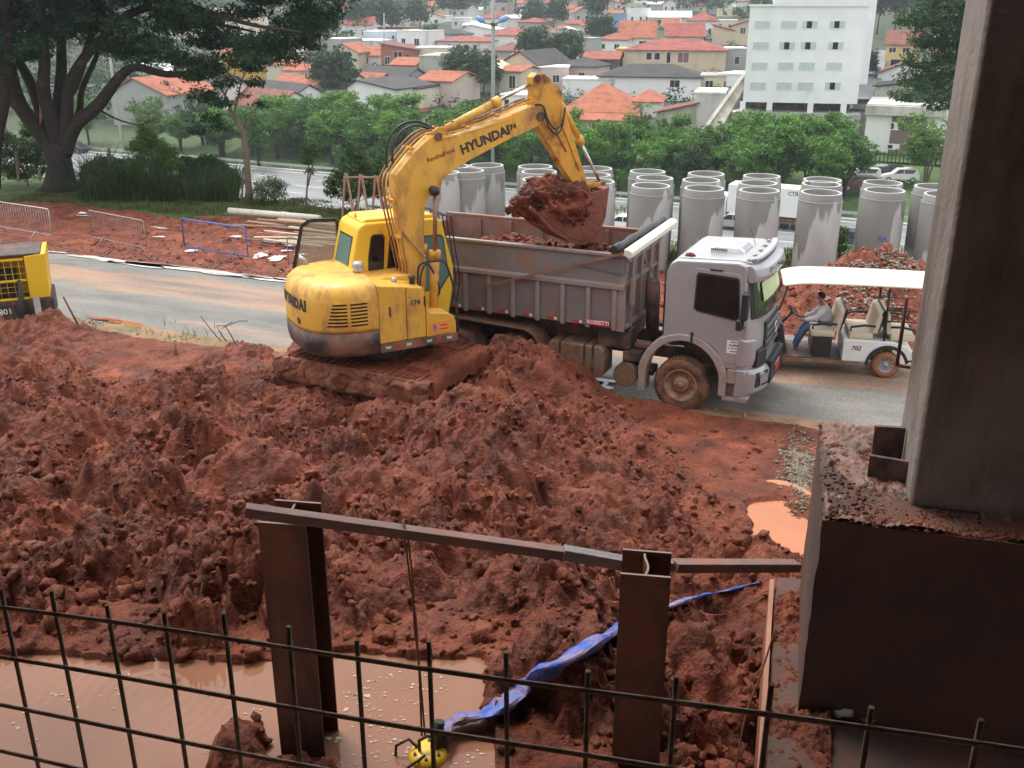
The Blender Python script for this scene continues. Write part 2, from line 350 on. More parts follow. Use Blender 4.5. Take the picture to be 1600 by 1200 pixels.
# one sheet to the horizon
xs=np.concatenate([np.linspace(-1400,-150,28),np.linspace(-140,140,141),np.linspace(150,1400,28)])
ys=np.concatenate([np.linspace(-60,20,12),np.linspace(21,130,110),np.linspace(133,500,110),np.linspace(515,1500,40)])
GX,GY=np.meshgrid(xs,ys); GZ=terr(GX,GY)
qq=toq(GX,GY); GZ=GZ+np.where((GY>45),.0,0)+np.where(GX*.454+GY*.891>108,fbm(GX*.02,GY*.02,3,5)*2.0,0)
far=np.clip((GY-420)/500,0,1); GZ=GZ+far*fbm(GX*.0035,GY*.0035,4,9)*9
GZ=GZ-.04
gm=grid_mesh('ground',np.stack([GX,GY,GZ],-1).reshape(-1,3),len(xs),len(ys))
tag(link('ground',gm,ground_material()),kind='structure')
# ---- site road
def road_material():
    m=bpy.data.materials.new('wet_site_road'); m.use_nodes=True; n=m.node_tree; b=n.nodes['Principled BSDF']; L=n.links.new
    tc=nd(n,'ShaderNodeTexCoord')
    def noise(sc,scale=(1,1,1),det=8):
        mp=nd(n,'ShaderNodeMapping'); mp.inputs['Scale'].default_value=scale; L(tc.outputs['Object'],mp.inputs[0])
        z=nd(n,'ShaderNodeTexNoise'); z.inputs['Scale'].default_value=sc; z.inputs['Detail'].default_value=det; z.inputs['Roughness'].default_value=.6; L(mp.outputs[0],z.inputs[0]); return z.outputs[0]
    c=nd(n,'ShaderNodeValToRGB'); c.color_ramp.elements[0].position=.35; c.color_ramp.elements[1].position=.65
    c.color_ramp.elements[0].color=(.155,.148,.135,1); c.color_ramp.elements[1].color=(.27,.25,.22,1); L(noise(1.1,(.25,1,1)),c.inputs[0])
    mx=nd(n,'ShaderNodeMixRGB'); mx.inputs[2].default_value=(.46,.26,.16,1); L(c.outputs[0],mx.inputs[1])
    r=nd(n,'ShaderNodeValToRGB'); r.color_ramp.elements[0].position=.50; r.color_ramp.elements[1].position=.64
    sy=nd(n,'ShaderNodeSeparateXYZ'); L(tc.outputs['Object'],sy.inputs[0])
    # mud tracked along the middle of the lane
    d=nd(n,'ShaderNodeMath',operation='SUBTRACT'); d.inputs[1].default_value=21.2; L(sy.outputs['Y'],d.inputs[0])
    a=nd(n,'ShaderNodeMath',operation='ABSOLUTE'); L(d.outputs[0],a.inputs[0])
    s=nd(n,'ShaderNodeMapRange'); s.inputs[1].default_value=.2; s.inputs[2].default_value=1.5; s.inputs[3].default_value=.13; s.inputs[4].default_value=-.10; L(a.outputs[0],s.inputs[0])
    ad=nd(n,'ShaderNodeMath',operation='ADD'); L(noise(.8,(.18,1.3,1),7),ad.inputs[0]); L(s.outputs[0],ad.inputs[1])
    e=nd(n,'ShaderNodeMapRange'); e.inputs[1].default_value=18.05; e.inputs[2].default_value=19.0; e.inputs[3].default_value=.16; e.inputs[4].default_value=0; L(sy.outputs['Y'],e.inputs[0])
    ad2=nd(n,'ShaderNodeMath',operation='ADD'); L(ad.outputs[0],ad2.inputs[0]); L(e.outputs[0],ad2.inputs[1])
    L(ad2.outputs[0],r.inputs[0]); 
    mf=nd(n,'ShaderNodeMath',operation='MULTIPLY'); mf.inputs[1].default_value=.85; L(r.outputs[0],mf.inputs[0]); L(mf.outputs[0],mx.inputs[0]); 
    gr=nd(n,'ShaderNodeMixRGB',blend_type='MULTIPLY'); gr.inputs[0].default_value=.5
    g=nd(n,'ShaderNodeValToRGB'); g.color_ramp.elements[0].position=.3; g.color_ramp.elements[1].position=.62; L(noise(28,(1,1,1),4),g.inputs[0]); L(mx.outputs[0],gr.inputs[1]); L(g.outputs[0],gr.inputs[2]); L(gr.outputs[0],b.inputs['Base Color'])
    q=nd(n,'ShaderNodeMapRange'); q.inputs[1].default_value=.4; q.inputs[2].default_value=.6; q.inputs[3].default_value=.38; q.inputs[4].default_value=.75; L(noise(.9,(.3,1.2,1),5),q.inputs[0]); L(q.outputs[0],b.inputs['Roughness'])
    bp=nd(n,'ShaderNodeBump'); bp.inputs['Strength'].default_value=.8; bp.inputs['Distance'].default_value=.015; L(noise(30,(1,1,1),5),bp.inputs['Height']); L(bp.outputs[0],b.inputs['Normal'])
    return m
P=np.linspace(-60,50,441); Q=np.concatenate([[17.2],np.linspace(17.9,23.3,24),[23.7]])
PP,QQ=np.meshgrid(P,Q); ZZ=.012+fbm(PP*.5,QQ*.9,3,3)*.010
ZZ=ZZ-np.clip((18.0-QQ)/.5,0,1)*.05-np.clip((QQ-23.2)/.4,0,1)*.05
rd=link('road',grid_mesh('road',np.stack([PP,QQ,ZZ],-1).reshape(-1,3),len(P),len(Q)),road_material(),rotz=HD); tag(rd,kind='structure')
# ---- red verge between the road and the bank: ruts, gravel, churned earth
def verge_height(p,q):
    X=p*cH-q*sH; Y=p*sH+q*cH
    z=.02+.05*fbm(p*.35,q*1.6,4,21)+.035*fbm(p*2,q*2,3,31)
    z+=.05*(np.clip((q-23.3)/.6,0,1))
    # ruts that swing off the road on the left
    z-=.07*np.clip(1-np.abs(np.mod(q-26.0+.08*(p+18),1.7)-.85)/.28,0,1)*np.clip((q-24.6)/.4,0,1)*(p<-4)
    z-= .25*np.clip((q-29.3+1.2*vnoise(p*.25,q*0,8))/.9,0,1)       # dives under the grass
    # heap of spoil and gravel behind the cart
    for (cx,cy,r,h) in ((8.3,24.5,1.9,.52),(10.1,24.3,1.7,.66),(11.9,23.4,2.0,.55),(6.9,25.0,1.3,.22),(9.2,25.3,1.4,.55)):
        dd=((X-cx)**2+(Y-cy)**2)/r**2; z+=h*np.exp(-dd*1.3)*(1+.25*fbm(X*1.5,Y*1.5,3,4))
    z+=np.where(z>.15,.10*fbm(X*3,Y*3,4,14)+.07*(1-worley(X*5,Y*5,3)[0]),.0)
    z=np.where(q<23.55,np.minimum(z,.004+.10*np.clip(q-23.25,0,1)),z)
    return z
P=np.arange(-34,24,.075); Q=np.arange(22.95,31.2,.07); PP,QQ=np.meshgrid(P,Q)
ZZ=verge_height(PP,QQ)+.03*chunks(PP*4,QQ*4,9)+.02*chunks(PP*9,QQ*9,10)
ZZ[0,:]-=.05
vg=link('dirt_verge',grid_mesh('dirt_verge',np.stack([PP,QQ,ZZ],-1).reshape(-1,3),len(P),len(Q)),M['dirt'],rotz=HD); tag(vg,kind='structure')
# ---- the muddy slope in front
CP=[]  # X,Y,z
def cpz(x,y,z): a=at(x,y,z); CP.append((a.x,a.y,z))
for x,y,z in ((0,518,.85),(100,543,.68),(200,556,.50),(270,562,.42),(350,545,.62),(400,532,.85),(440,535,.9),(500,600,.75),(600,620,.45),(670,630,.50),(700,615,.9),
    (760,588,1.15),(790,572,1.45),(830,582,1.35),(880,604,1.0),(930,626,.62),(1000,646,.18),(1100,662,.10),(1190,676,.12),(1260,690,.15),
    (750,640,1.62),(800,660,1.80),(700,690,1.5),(850,700,1.65),(930,720,1.15),(900,780,1.50),(1000,720,.75),(1100,720,.45),(1180,730,.42),(1240,740,.45),
    (1215,820,.72),(1180,800,.75),(1250,860,.9),(1080,790,.8),(1000,800,1.15),(1100,860,1.15),(1200,905,1.5),(1240,960,1.95),
    (600,700,1.2),(560,660,.85),(500,700,1.35),(420,640,1.0),(300,620,1.05),(200,620,1.15),(100,600,1.0),(0,600,1.25),
    (0,700,1.75),(100,720,1.7),(200,680,1.55),(300,700,1.4),(400,740,1.7),(500,780,1.85),(600,780,1.55),(700,800,1.8),(800,820,1.75),
    (0,800,2.15),(120,800,2.25),(250,820,2.2),(380,850,2.35),(500,860,2.25),(600,900,2.35),(700,900,2.2),(800,900,2.15),(900,900,1.9),(1000,900,1.7),(1100,930,1.8),
    (0,900,3.02),(100,915,3.05),(200,920,3.06),(300,925,3.08),(420,945,3.14),(540,945,3.12),(650,960,3.10),(760,975,3.05),(860,1000,2.95),(960,1000,2.75),(1080,1000,2.45),(1160,1020,2.15),(1200,1040,2.1),
    (0,975,3.05),(100,975,3.1),(200,970,3.12),(300,975,3.12),(380,1010,3.05),(560,1040,3.06),(660,1050,3.02),(760,1070,3.02),(850,1080,2.95),(950,1090,2.75),(1100,1100,2.5),(1180,1120,2.3),
    (0,1050,2.70),(100,1060,2.68),(200,1060,2.65),(300,1060,2.66),(350,1080,2.75),(0,1150,2.6),(100,1150,2.55),(200,1150,2.55),(300,1150,2.55),(400,1150,2.60),(100,1199,2.5),(300,1199,2.5),
    (395,1075,3.16),(465,1165,3.15),(440,1185,3.16),(490,1180,3.1),(560,1150,2.72),(620,1150,2.6),(690,1130,2.65),(700,1190,2.6),(600,1190,2.6),(760,1150,2.85),(800,1180,3.02),(850,1150,3.0),(900,1180,2.85),(1000,1199,2.65),(1100,1199,2.5),(1180,1199,2.3)): cpz(x,y,z)
CP+= [(-9,3,3.2),(-9,6,3.1),(-10,9,2.2),(-10,13,1.6),(-11,18,1.0),(-2,2,2.7),(0,2,2.7),(2,2,2.2),(4,2,2.2),(-5,2,2.6),(6,6,2.6),(6,9,1.8),(6,12,.9),(5,10,1.3),(7.5,14,.3),(8,9,1.8),
    (-9,20.5,.45),(-7,19.9,.25),(-5,19.4,.15),(-3,18.9,.2),(-7.6,17.9,.42),(2.6,4.4,2.2),(1.9,5.2,2.15),(2.1,6.2,2.2),(3.5,7.5,2.3),(2.5,8.2,2.2)]
CP=np.array(CP)
DXM=.0285
MX=np.arange(-11.5,7.6,DXM); MY=[1.0]
while MY[-1]<21.4: MY.append(MY[-1]+.021+.0010*MY[-1])
MY=np.array(MY); X,Y=np.meshgrid(MX,MY)
num=np.zeros(X.shape); den=np.zeros(X.shape)
for cx,cy,cz in CP:
    s_=.35+.045*cy
    wt=1/((((X-cx))**2+((Y-cy)*.75)**2)+(s_*.55)**2)**2.4; num+=wt*cz; den+=wt
B=num/den
poolx=np.clip((.02-X)/.25,0,1)*np.clip((6.15+.12*vnoise(X*1.3,X*0,5)-Y)/.35,0,1)
rim=np.clip((.75-X)/.5,0,1)*(1-poolx); B=B*(1-rim)+rim*np.where(Y<8.0,np.maximum(B,2.55+.50*np.clip((8.0-Y)/1.2,0,1)),B)
q=toq(X,Y)
rough=np.clip((B-.25)/.8,0.12,1)
flat=np.exp(-(((X-4.1)/1.6)**2+((Y-13.5)/2.6)**2))           # trodden wet patch near the concrete
flat=np.clip(flat*1.4,0,1)
smoo=np.clip(fbm(X*.55,Y*.55,3,61)*2.0+.16,0,1)                # smeared slabs between the crumbs
wx=X+.10*fbm(X*2.2,Y*2.2,3,88); wy=Y+.10*fbm(X*2.2,Y*2.2,3,99)
amp=rough*(1-.85*flat)
d1,i1=worley(wx*1.5,wy*1.5,1); d2,i2=worley(wx*3.6,wy*3.6,2); d3,i3=worley(wx*8,wy*8,3)
Hh=.36*fbm(X*.75,Y*.75,3,11)+.13*(np.abs(fbm(X*1.7,Y*1.7,4,12))-.25)
wx2=X+.06*fbm(X*6,Y*6,3,188); wy2=Y+.06*fbm(X*6,Y*6,3,199)
Hh+=.15*chunks(wx2*1.9,wy2*1.9,1)*(1-.4*smoo)+.095*chunks(wx2*4.3,wy2*4.3,2)*(1-.6*smoo)+.066*chunks(wx2*9,wy2*9,3)*(1-.75*smoo)
Hh+=.05*fbm(X*7,Y*7,4,15,.62)*(1-.5*smoo)+.022*vnoise(X*22,Y*22,16)*(1-.6*smoo)
# gouges
gz=np.clip(fbm(X*.9+3,Y*.9,3,71)-.28,0,1); Hh-=.55*gz
Z=B+Hh*amp*1.12+flat*.02*fbm(X*5,Y*5,3,4)
pool=np.clip((2.93-B)/.12,0,1)*np.clip(poolx*1.5,0,1); Z=Z*(1-pool)+(B-.12+.02*fbm(X*4,Y*4,3,7))*pool
bank=(1-poolx)*np.clip((.8-X)/.3,0,1)*(Y<6.72+.15*vnoise(X*2,X*0,77)); Z=np.where(bank>.5,np.maximum(Z,2.955+.05*(1+chunks(wx2*6,wy2*6,8))*.5+.03*fbm(X*5,Y*5,3,9)-.05*np.clip((Y-6.5)/.2,0,1)),Z)
pc_=at(1215,825,.70); pr_=np.hypot((X-pc_.x-.05)/.52,(Y-pc_.y)/.95)+.22*fbm(X*2.2,Y*2.2,3,123); pud=np.clip((.90-pr_)/.35,0,1); pring=np.clip((1.9-pr_)/.5,0,1)*(1-pud)
Z=np.where(pring>0,np.maximum(Z,Z*(1-pring)+pring*.735),Z); Z=Z*(1-pud)+.60*pud
edge=np.clip((q-17.35+.25*vnoise(X*.8,Y*.8,3)-.30*np.clip((B-.4),0,1))/.7,0,1)
left=(X<-4.8); ed2=np.clip((Y-(19.9-.12*(X+7))+.4*vnoise(X*.8,Y*.8,3))/.9,0,1)
ee=np.maximum(edge*(~left),np.where(left,np.clip((q-16.6+.35*vnoise(X*.9,Y*.9,3))/1.1,0,1)*.0+ed2*0,0))
Z=np.where(left,Z*1.0,Z*(1-ee)-.10*ee)
dl=np.clip((q-(16.35+.45*vnoise(X*.7,Y*.7,33)))/1.0,0,1)*left; Z=Z*(1-dl)+(-.12)*dl
Z=np.where(q>18.0,np.minimum(Z,-.08),Z)
# dig room for the pile cap
mm=link('mud_slope',grid_mesh('mud_slope',np.stack([X,Y,Z],-1).reshape(-1,3),len(MX),len(MY)),M['mud']); tag(mm,kind='structure')
def at_mud(x,y,up=.0):
    r_=ray(x,y); k=5.0
    while k<26:
        p=r_*k
        if CAMH+p.z<=mud_z(p.x,p.y)+up: return Vector((p.x,p.y,CAMH+p.z))
        k+=.01
    return at(x,y)
def mud_z(x,y):
    i=min(max(int((x-MX[0])/DXM),0),len(MX)-1); j=min(max(int(np.searchsorted(MY,y)),0),len(MY)-1); return float(Z[j,i])
# near-road strip: trampled orange mud, thin grass by the compressor
P=np.arange(-34,-1,.09); Q=np.arange(15.2,18.25,.08); PP,QQ=np.meshgrid(P,Q)
ZZ=.05+.05*fbm(PP*.8,QQ*1.2,4,5)+.02*(1-worley(PP*5,QQ*5,4)[0])-.12*np.clip((QQ-17.9)/.3,0,1)
sm=mat('trodden_margin',(.30,.15,.08),.6,var=.25,vs=1.4,dirt=(.10,.11,.03),da=.45,ds=.9,bump=1.5,bs=9)
tag(link('muddy_margin',grid_mesh('muddy_margin',np.stack([PP,QQ,ZZ],-1).reshape(-1,3),len(P),len(Q)),sm,rotz=HD),kind='structure')
# ---- clods lying on the mud (nobody could count them)
def ico(sub=1):
    bm=bmesh.new(); bmesh.ops.create_icosphere(bm,subdivisions=sub,radius=1); V=np.array([v.co[:] for v in bm.verts]); T=np.array([[v.index for v in f.verts] for f in bm.faces]); bm.free(); return V,T
def clods(name,pts,rad,m,parent=None,sub=2,squash=.75,seed=1):
    r=np.random.default_rng(seed); V0,T0=ico(sub); n=len(pts); VV=[];TT=[]
    vars_=[]
    for k in range(8):
        d=1+.30*np.sin(V0@r.normal(0,2.2,3)+r.uniform(0,6))+.25*np.sin(V0@r.normal(0,4.5,3)+r.uniform(0,6))+.20*r.normal(0,1,len(V0))
        vars_.append(V0*d[:,None]*np.array([1,r.uniform(.7,1.2),squash]))
    for i in range(n):
        v=vars_[i%8]; a=r.uniform(0,6.28); t=r.uniform(-.6,.6); ca,sa=math.cos(a),math.sin(a); ct,st=math.cos(t),math.sin(t)
        v=np.stack([v[:,0],v[:,1]*ct-v[:,2]*st,v[:,1]*st+v[:,2]*ct],1)
        v=np.stack([v[:,0]*ca-v[:,1]*sa,v[:,0]*sa+v[:,1]*ca,v[:,2]],1)*rad[i]+pts[i]
        VV.append(v); TT.append(T0+i*len(V0))
    me=tri_mesh(name,np.concatenate(VV),np.concatenate(TT),smooth=False)
    return link(name,me,m,parent)
r=np.random.default_rng(5); pts=[];rad=[]
# clods gather where the mud is rough
while len(pts)<13000:
    x=r.uniform(-9,5.2); y=5+13.2*r.random()**1.25; i=int((x-MX[0])/DXM); j=int(np.searchsorted(MY,y))
    if i>=len(MX) or j>=len(MY): continue
    if amp[j,i]<.3 and r.random()>.15: continue
    if pool[j,i]>.1 or pud[j,i]>.1 or q[j,i]>17.4 or ee[j,i]>.3 or dl[j,i]>.3: continue
    if smoo[j,i]>.6 and r.random()>.25: continue
    s=float(np.clip(r.lognormal(-3.75,.50),.010,.085)); pts.append((x,y,float(Z[j,i])+s*.1)); rad.append(s)
pts=np.array(pts); rad=np.array(rad); bg_=rad>.038
tag(clods('mud_clods',pts[bg_],rad[bg_],M['mudc'],sub=2,seed=3),kind='stuff'); tag(clods('mud_crumbs',pts[~bg_],rad[~bg_],M['mudc'],sub=1,seed=33),kind='stuff')
# stones and clods on the verge heap and the road edges
pts=[];rad=[]
while len(pts)<2600:
    p=r.uniform(-26,20); qv=r.uniform(23.3,29); x,y=pq(p,qv)
    z=float(verge_height(np.array([p]),np.array([qv]))[0]); heap=z>.25
    if not heap and r.random()>.25: continue
    s=float(np.clip(r.lognormal(-3.3,.45),.015,.12)); pts.append((x,y,z)); rad.append(s)
tag(clods('verge_clods',np.array(pts),rad,M['dirt'],sub=1,seed=4),kind='stuff')
gmx=mat('grey_gravel',(.24,.20,.165),.85,var=.45,vs=9)
pts=[];rad=[]
while len(pts)<900:
    c=[(8.3,23.4,.9),(8.9,22.8,.8),(9.6,24.3,.6),(8.8,24.2,.7)][r.integers(4)]
    x=r.normal(c[0],c[2]*.5); y=r.normal(c[1],c[2]*.55); p,qv=top(x,y),toq(x,y)
    if qv<23.3: continue
    z=float(verge_height(np.array([p]),np.array([qv]))[0]); s=float(np.clip(r.lognormal(-3.6,.35),.012,.055)); pts.append((x,y,z+.03)); rad.append(s)
tag(clods('grey_gravel',np.array(pts),rad,gmx,sub=1,seed=6),kind='stuff')
pts=[];rad=[]
for _ in range(3000):      # gravel along both edges of the road
    p=r.uniform(-30,14); e_=r.random(); qv=(23.35+abs(r.normal(0,.35))) if e_<.6 else (17.9-abs(r.normal(0,.25)))
    if e_>=.6 and p<-1: qv-=0
    x,y=pq(p,qv); pts.append((x,y,.06)); rad.append(float(np.clip(r.lognormal(-3.9,.35),.01,.05)))
tag(clods('roadside_gravel',np.array(pts),rad,mat('roadside_gravel',(.24,.17,.13),.85,var=.4,vs=8),sub=1,seed=8),kind='stuff')
# greenish grit patch by the concrete block
pts=[];rad=[]
for _ in range(1500):
    a=at(1250+r.normal(0,15),735+r.normal(0,42),.45); 
    pts.append((a.x,a.y,mud_z(a.x,a.y)+.01)); rad.append(float(np.clip(r.lognormal(-3.9,.35),.012,.05)))
tag(clods('concrete_grit',np.array(pts),rad,mat('concrete_grit',(.20,.165,.12),.9,var=.3,vs=7),sub=1,seed=9),kind='stuff')
# ---- water
def water_material(name,col,rough=.03,bump=.3,bs=6,ring=None):
    m=bpy.data.materials.new(name); m.use_nodes=True; n=m.node_tree; b=n.nodes['Principled BSDF']; L=n.links.new
    tc=nd(n,'ShaderNodeTexCoord'); z=nd(n,'ShaderNodeTexNoise'); z.inputs['Scale'].default_value=1.2; z.inputs['Detail'].default_value=4; L(tc.outputs['Object'],z.inputs[0])
    c=nd(n,'ShaderNodeValToRGB'); c.color_ramp.elements[0].position=.3; c.color_ramp.elements[1].position=.7
    c.color_ramp.elements[0].color=tuple(v*.86 for v in col)+(1,); c.color_ramp.elements[1].color=tuple(min(1,v*1.1) for v in col)+(1,); L(z.outputs[0],c.inputs[0]); L(c.outputs[0],b.inputs['Base Color'])
    b.inputs['Roughness'].default_value=rough; b.inputs['IOR'].default_value=1.33; b.inputs['Specular IOR Level'].default_value=.5
    z2=nd(n,'ShaderNodeTexNoise'); z2.inputs['Scale'].default_value=bs; z2.inputs['Detail'].default_value=3; L(tc.outputs['Object'],z2.inputs[0])
    bp=nd(n,'ShaderNodeBump'); bp.inputs['Strength'].default_value=bump; bp.inputs['Distance'].default_value=.006; L(z2.outputs[0],bp.inputs['Height']); L(bp.outputs[0],b.inputs['Normal']); return m
WL=2.93
wx_=np.arange(-6.2,1.6,.022); wy_=np.arange(3.6,7.3,.022); wx_=np.arange(-6.2,.24,.022); wy_=np.arange(3.6,6.5,.022); WX,WY=np.meshgrid(wx_,wy_); WZ=np.full(WX.shape,WL)
for (x,y,a,rr) in ((230,1085,.0030,.95),(40,1090,.0018,.35),(285,1130,.0016,.22),(690,1110,.0012,.2),(30,1180,.0012,.3)):
    c=at(x,y,WL); d=np.hypot(WX-c.x,WY-c.y); WZ+=a*np.sin(d*2*np.pi/.085)*np.exp(-(d/rr)**2)*np.clip(d/.05,0,1)
WZ+=.0008*fbm(WX*2.5,WY*2.5,2,4)
wo=link('muddy_pool',grid_mesh('muddy_pool',np.stack([WX,WY,WZ],-1).reshape(-1,3),len(wx_),len(wy_)),water_material('brown_water',(.29,.135,.08),.03,.12)); tag(wo,kind='structure')
def blob(name,cx,cy,z,rx,ry,rot,m,seed,rag=.25,n=40,kind='structure'):
    r_=np.random.default_rng(seed); ph=r_.uniform(0,6.28,5); V=[(0,0,0)]
    for i in range(n):
        a=2*math.pi*i/n; k=1+rag*sum(math.sin(a*(j+2)+ph[j])/(j+1.5) for j in range(5)); V.append((rx*k*math.cos(a),ry*k*math.sin(a),0))
    me=mesh_np(name,V,[(0,1+i,1+(i+1)%n) for i in range(n)]); return tag(link(name,me,m,None,(cx,cy,z),rot),kind=kind)
fr=np.random.default_rng(66); V=[];T=[]
while len(T)<260:      # foam flecks and bits floating on the pool
    px_=fr.uniform(20,790); py_=fr.uniform(1050,1199); c=at(px_,py_,WL)
    if vnoise(np.array([c.x*1.5]),np.array([c.y*1.5]),5)[0]<-.1 or c.x>.1 or c.y>6: continue
    if px_<400 and fr.random()<.7: continue
    s_=fr.uniform(.003,.011)*(2.2 if fr.random()<.06 else 1); n0=len(V); 
    for k_ in range(6):
        a_=k_*1.047; V.append((c.x+s_*1.5*math.cos(a_)*fr.uniform(.6,1.2),c.y+s_*math.sin(a_)*fr.uniform(.6,1.2),WL+.004))
    T.append(tuple(range(n0,n0+6)))
tag(link('foam_flecks',mesh_np('foam_flecks',V,T),mat('foam',(.50,.40,.28),.6,var=.2)),kind='stuff')
ow=water_material('orange_puddle_water',(.44,.16,.07),.05,.04); c=at(1215,822,.70); blob('orange_puddle',c.x+.08,c.y-.03,.70,.80,1.35,R(-10),ow,4,.10)
c=at(1085,905,1.45)
blob('small_puddle',c.x,c.y,mud_z(c.x,c.y)+.03,.30,.22,0,water_material('small_puddle_water',(.45,.22,.13),.05,.1),9,.3)
pw=water_material('road_puddle_water',(.66,.62,.60),.16,.03); k=0
for (x,y,L_,W_) in ((150,402,.9,.16),(45,387,.8,.12),(175,408,.6,.08),(215,412,1.3,.15),(290,419,2.1,.20),(262,414,1.2,.1),(345,428,.7,.07),(420,435,1.2,.12),(458,437,.8,.12),(90,393,.4,.06),(370,431,.5,.05)):
    p=at(x,y,.05); blob('road_puddle',p.x,p.y,.036,L_,W_,HD+R(1),pw,20+k,.35); k+=1
for (x,y,L_,W_) in ((1070,655,.9,.12),(200,505,.8,.10),(165,498,.5,.07),(960,640,.7,.2),(560,480,1,.2),(905,592,.8,.25),(925,600,.5,.2)):
    p=at(x,y,.05); blob('orange_road_puddle',p.x,p.y,.05,L_,W_,HD,ow if x in(1070,200,165) else pw,40+k,.35); k+=1
for (x,y,L_,W_) in ((435,378,.55,.16),(412,395,.25,.5),(433,402,.2,.45),(452,372,.4,.15),(128,335,.45,.12),(455,395,.3,.15),(365,352,.25,.1),(250,355,.4,.07),(425,375,.25,.1)):
    p=at(x,y,.07); blob('rut_puddle',p.x,p.y,.055,L_,W_,R(-25),water_material('rut_water',(.60,.55,.52),.05,.05) if k==0 else pw,70+k,.4); k+=1
# ---- avenue in the valley
A27=R(-27)
def aq(p,q): c,s=math.cos(A27),math.sin(A27); return (p*c-q*s,p*s+q*c)
asp=mat('avenue_asphalt',(.21,.215,.22),.45,var=.12,vs=.4,stretch=(.1,1.5,1),rv=.12)
mb=MB(); mb.bb(-260,260,79.5,99,-12.3,-11.97); tag(mb.build('avenue',asp,rotz=A27),kind='structure')
mb=MB()
for qv in (83.2,87.0,90.8,94.6):
    for p in range(-200,200,9): mb.bb(p,p+4,qv,qv+.14,-11.965,-11.961)
for qv in (80.2,98.2): mb.bb(-240,240,qv,qv+.18,-11.965,-11.961)
tag(mb.build('lane_markings',mat('road_paint',(.72,.72,.70),.6,var=.1),rotz=A27),kind='structure')
mb=MB(); mb.bb(-260,260,99.003,99.6,-12.3,-11.82); mb.bb(-260,260,78.7,79.49,-12.3,-11.82); tag(mb.build('kerb',mat('kerb_concrete',(.45,.45,.43),.8,var=.2),rotz=A27),kind='structure')
def guard(name,q_,label,h=.75,p0=-190,p1=60,step=4,grp='guard rails along the avenue'):
    t=empty(name,(*aq(0,q_),-12),A27,label,'guard rail',grp)
    b=MB(); b.bb(p0,p1,-.04,.04,h-.28,h); b.build('rail',M['galv'],t)
    b=MB(); b.bb(-.05,.05,.045,.15,0,h-.02); me=b.mesh('post')
    for i in range(int((p1-p0)/step)): link('post',me,M['galv'],t,(p0+i*step,0,0))
guard('guard_rail',99.9,'grey guard rail along the far side of the avenue below the hedge trees')
guard('guard_rail',78.6,'grey guard rail along the near side of the avenue, behind the concrete pipes')
# ------------------------------------------------------------------ unfinished concrete structure in the foreground
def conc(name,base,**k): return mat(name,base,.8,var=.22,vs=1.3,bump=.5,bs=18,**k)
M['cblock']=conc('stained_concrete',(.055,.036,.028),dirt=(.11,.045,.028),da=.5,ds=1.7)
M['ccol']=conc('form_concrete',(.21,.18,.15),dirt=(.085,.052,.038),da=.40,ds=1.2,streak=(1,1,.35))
bt=empty('pile_cap',(1.93,5.52,2.84),R(-15.5),'large mud stained concrete pile cap carrying the tall column at the right','concrete block')
mb=MB(); n=26
def block_shell(x0,x1,y0,y1,z0,z1,seed,chip=.02,nx=26,ny=14,nz=12):
    bm=bmesh.new(); bmesh.ops.create_cube(bm,size=1)
    bmesh.ops.subdivide_edges(bm,edges=bm.edges,cuts=14,use_grid_fill=True)
    for v in bm.verts:
        p=v.co; e=sum(1 for t in (p.x,p.y,p.z) if abs(abs(t)-.5)<1e-4)
        X_=x0+(p.x+.5)*(x1-x0); Y_=y0+(p.y+.5)*(y1-y0); Z_=z0+(p.z+.5)*(z1-z0)
        k=float(fbm(np.array([X_*3+Z_*2]),np.array([Y_*3-Z_*2]),3,seed)[0])
        if e>=2 and p.z>-.49:
            v.co=Vector((X_+(-1 if p.x>0 else 1)*abs(k)*chip*(abs(p.x)>.49),Y_+(-1 if p.y>0 else 1)*abs(k)*chip*(abs(p.y)>.49),Z_-abs(k)*chip*1.2))
        else: v.co=Vector((X_,Y_,Z_+(k*.012 if p.z>.49 else 0)))
    me=bpy.data.meshes.new('shell'); bm.to_mesh(me); bm.free(); return me
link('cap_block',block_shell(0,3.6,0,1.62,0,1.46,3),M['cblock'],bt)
# mud, grit and standing water on top of the cap
capm=[];capr=[]; r=np.random.default_rng(12)
for _ in range(4200):
    u=r.random()
    if u<.45: x=abs(r.normal(.45,.18)); y=np.clip(r.normal(.85,.33),.1,1.5)
    elif u<.85: x=r.uniform(.05,3.4); y=abs(r.normal(.08,.10))+.01
    else: x=r.uniform(0,1.0); y=r.uniform(0,1.55)
    if x>3.5: continue
    capm.append((x,y,1.46)); capr.append(float(np.clip(r.lognormal(-4.75,.55),.004,.030)))
capr=list(np.array(capr)*.7)
tag(clods('grit_layer',np.array(capm),capr,M['mudc'],bt,sub=1,seed=13),kind='stuff')
gx=np.arange(.02,3.5,.013); gy=np.arange(.015,1.6,.013); XX,YY=np.meshgrid(gx,gy)
mk_=fbm(XX*2.4,YY*2.4,4,81)+.55*np.exp(-(YY/.16)**2)+.65*np.exp(-(((XX-.42)/.28)**2+((YY-.85)/.45)**2))-.22
ZZ=1.452+np.clip(mk_,0,.6)*.05+np.where(mk_>0,1,0)*(.014+.022*chunks(XX*16,YY*16,4)+.012*chunks(XX*34,YY*34,5)); ZZ=np.where(mk_>-.02,ZZ,1.435)
tag(link('mud_smear',grid_mesh('mud_smear',np.stack([XX,YY,ZZ],-1).reshape(-1,3),len(gx),len(gy)),mat('cap_mud',(.15,.065,.042),.5,var=.5,vs=5,bump=.6,bs=50,rv=.2),bt),kind='stuff')
w2=blob('cap_water',.82,.86,1.473,.17,.40,R(4),water_material('cap_water_film',(.10,.08,.07),.02,.03),77,.22); w2.parent=bt; 
del w2['kind']
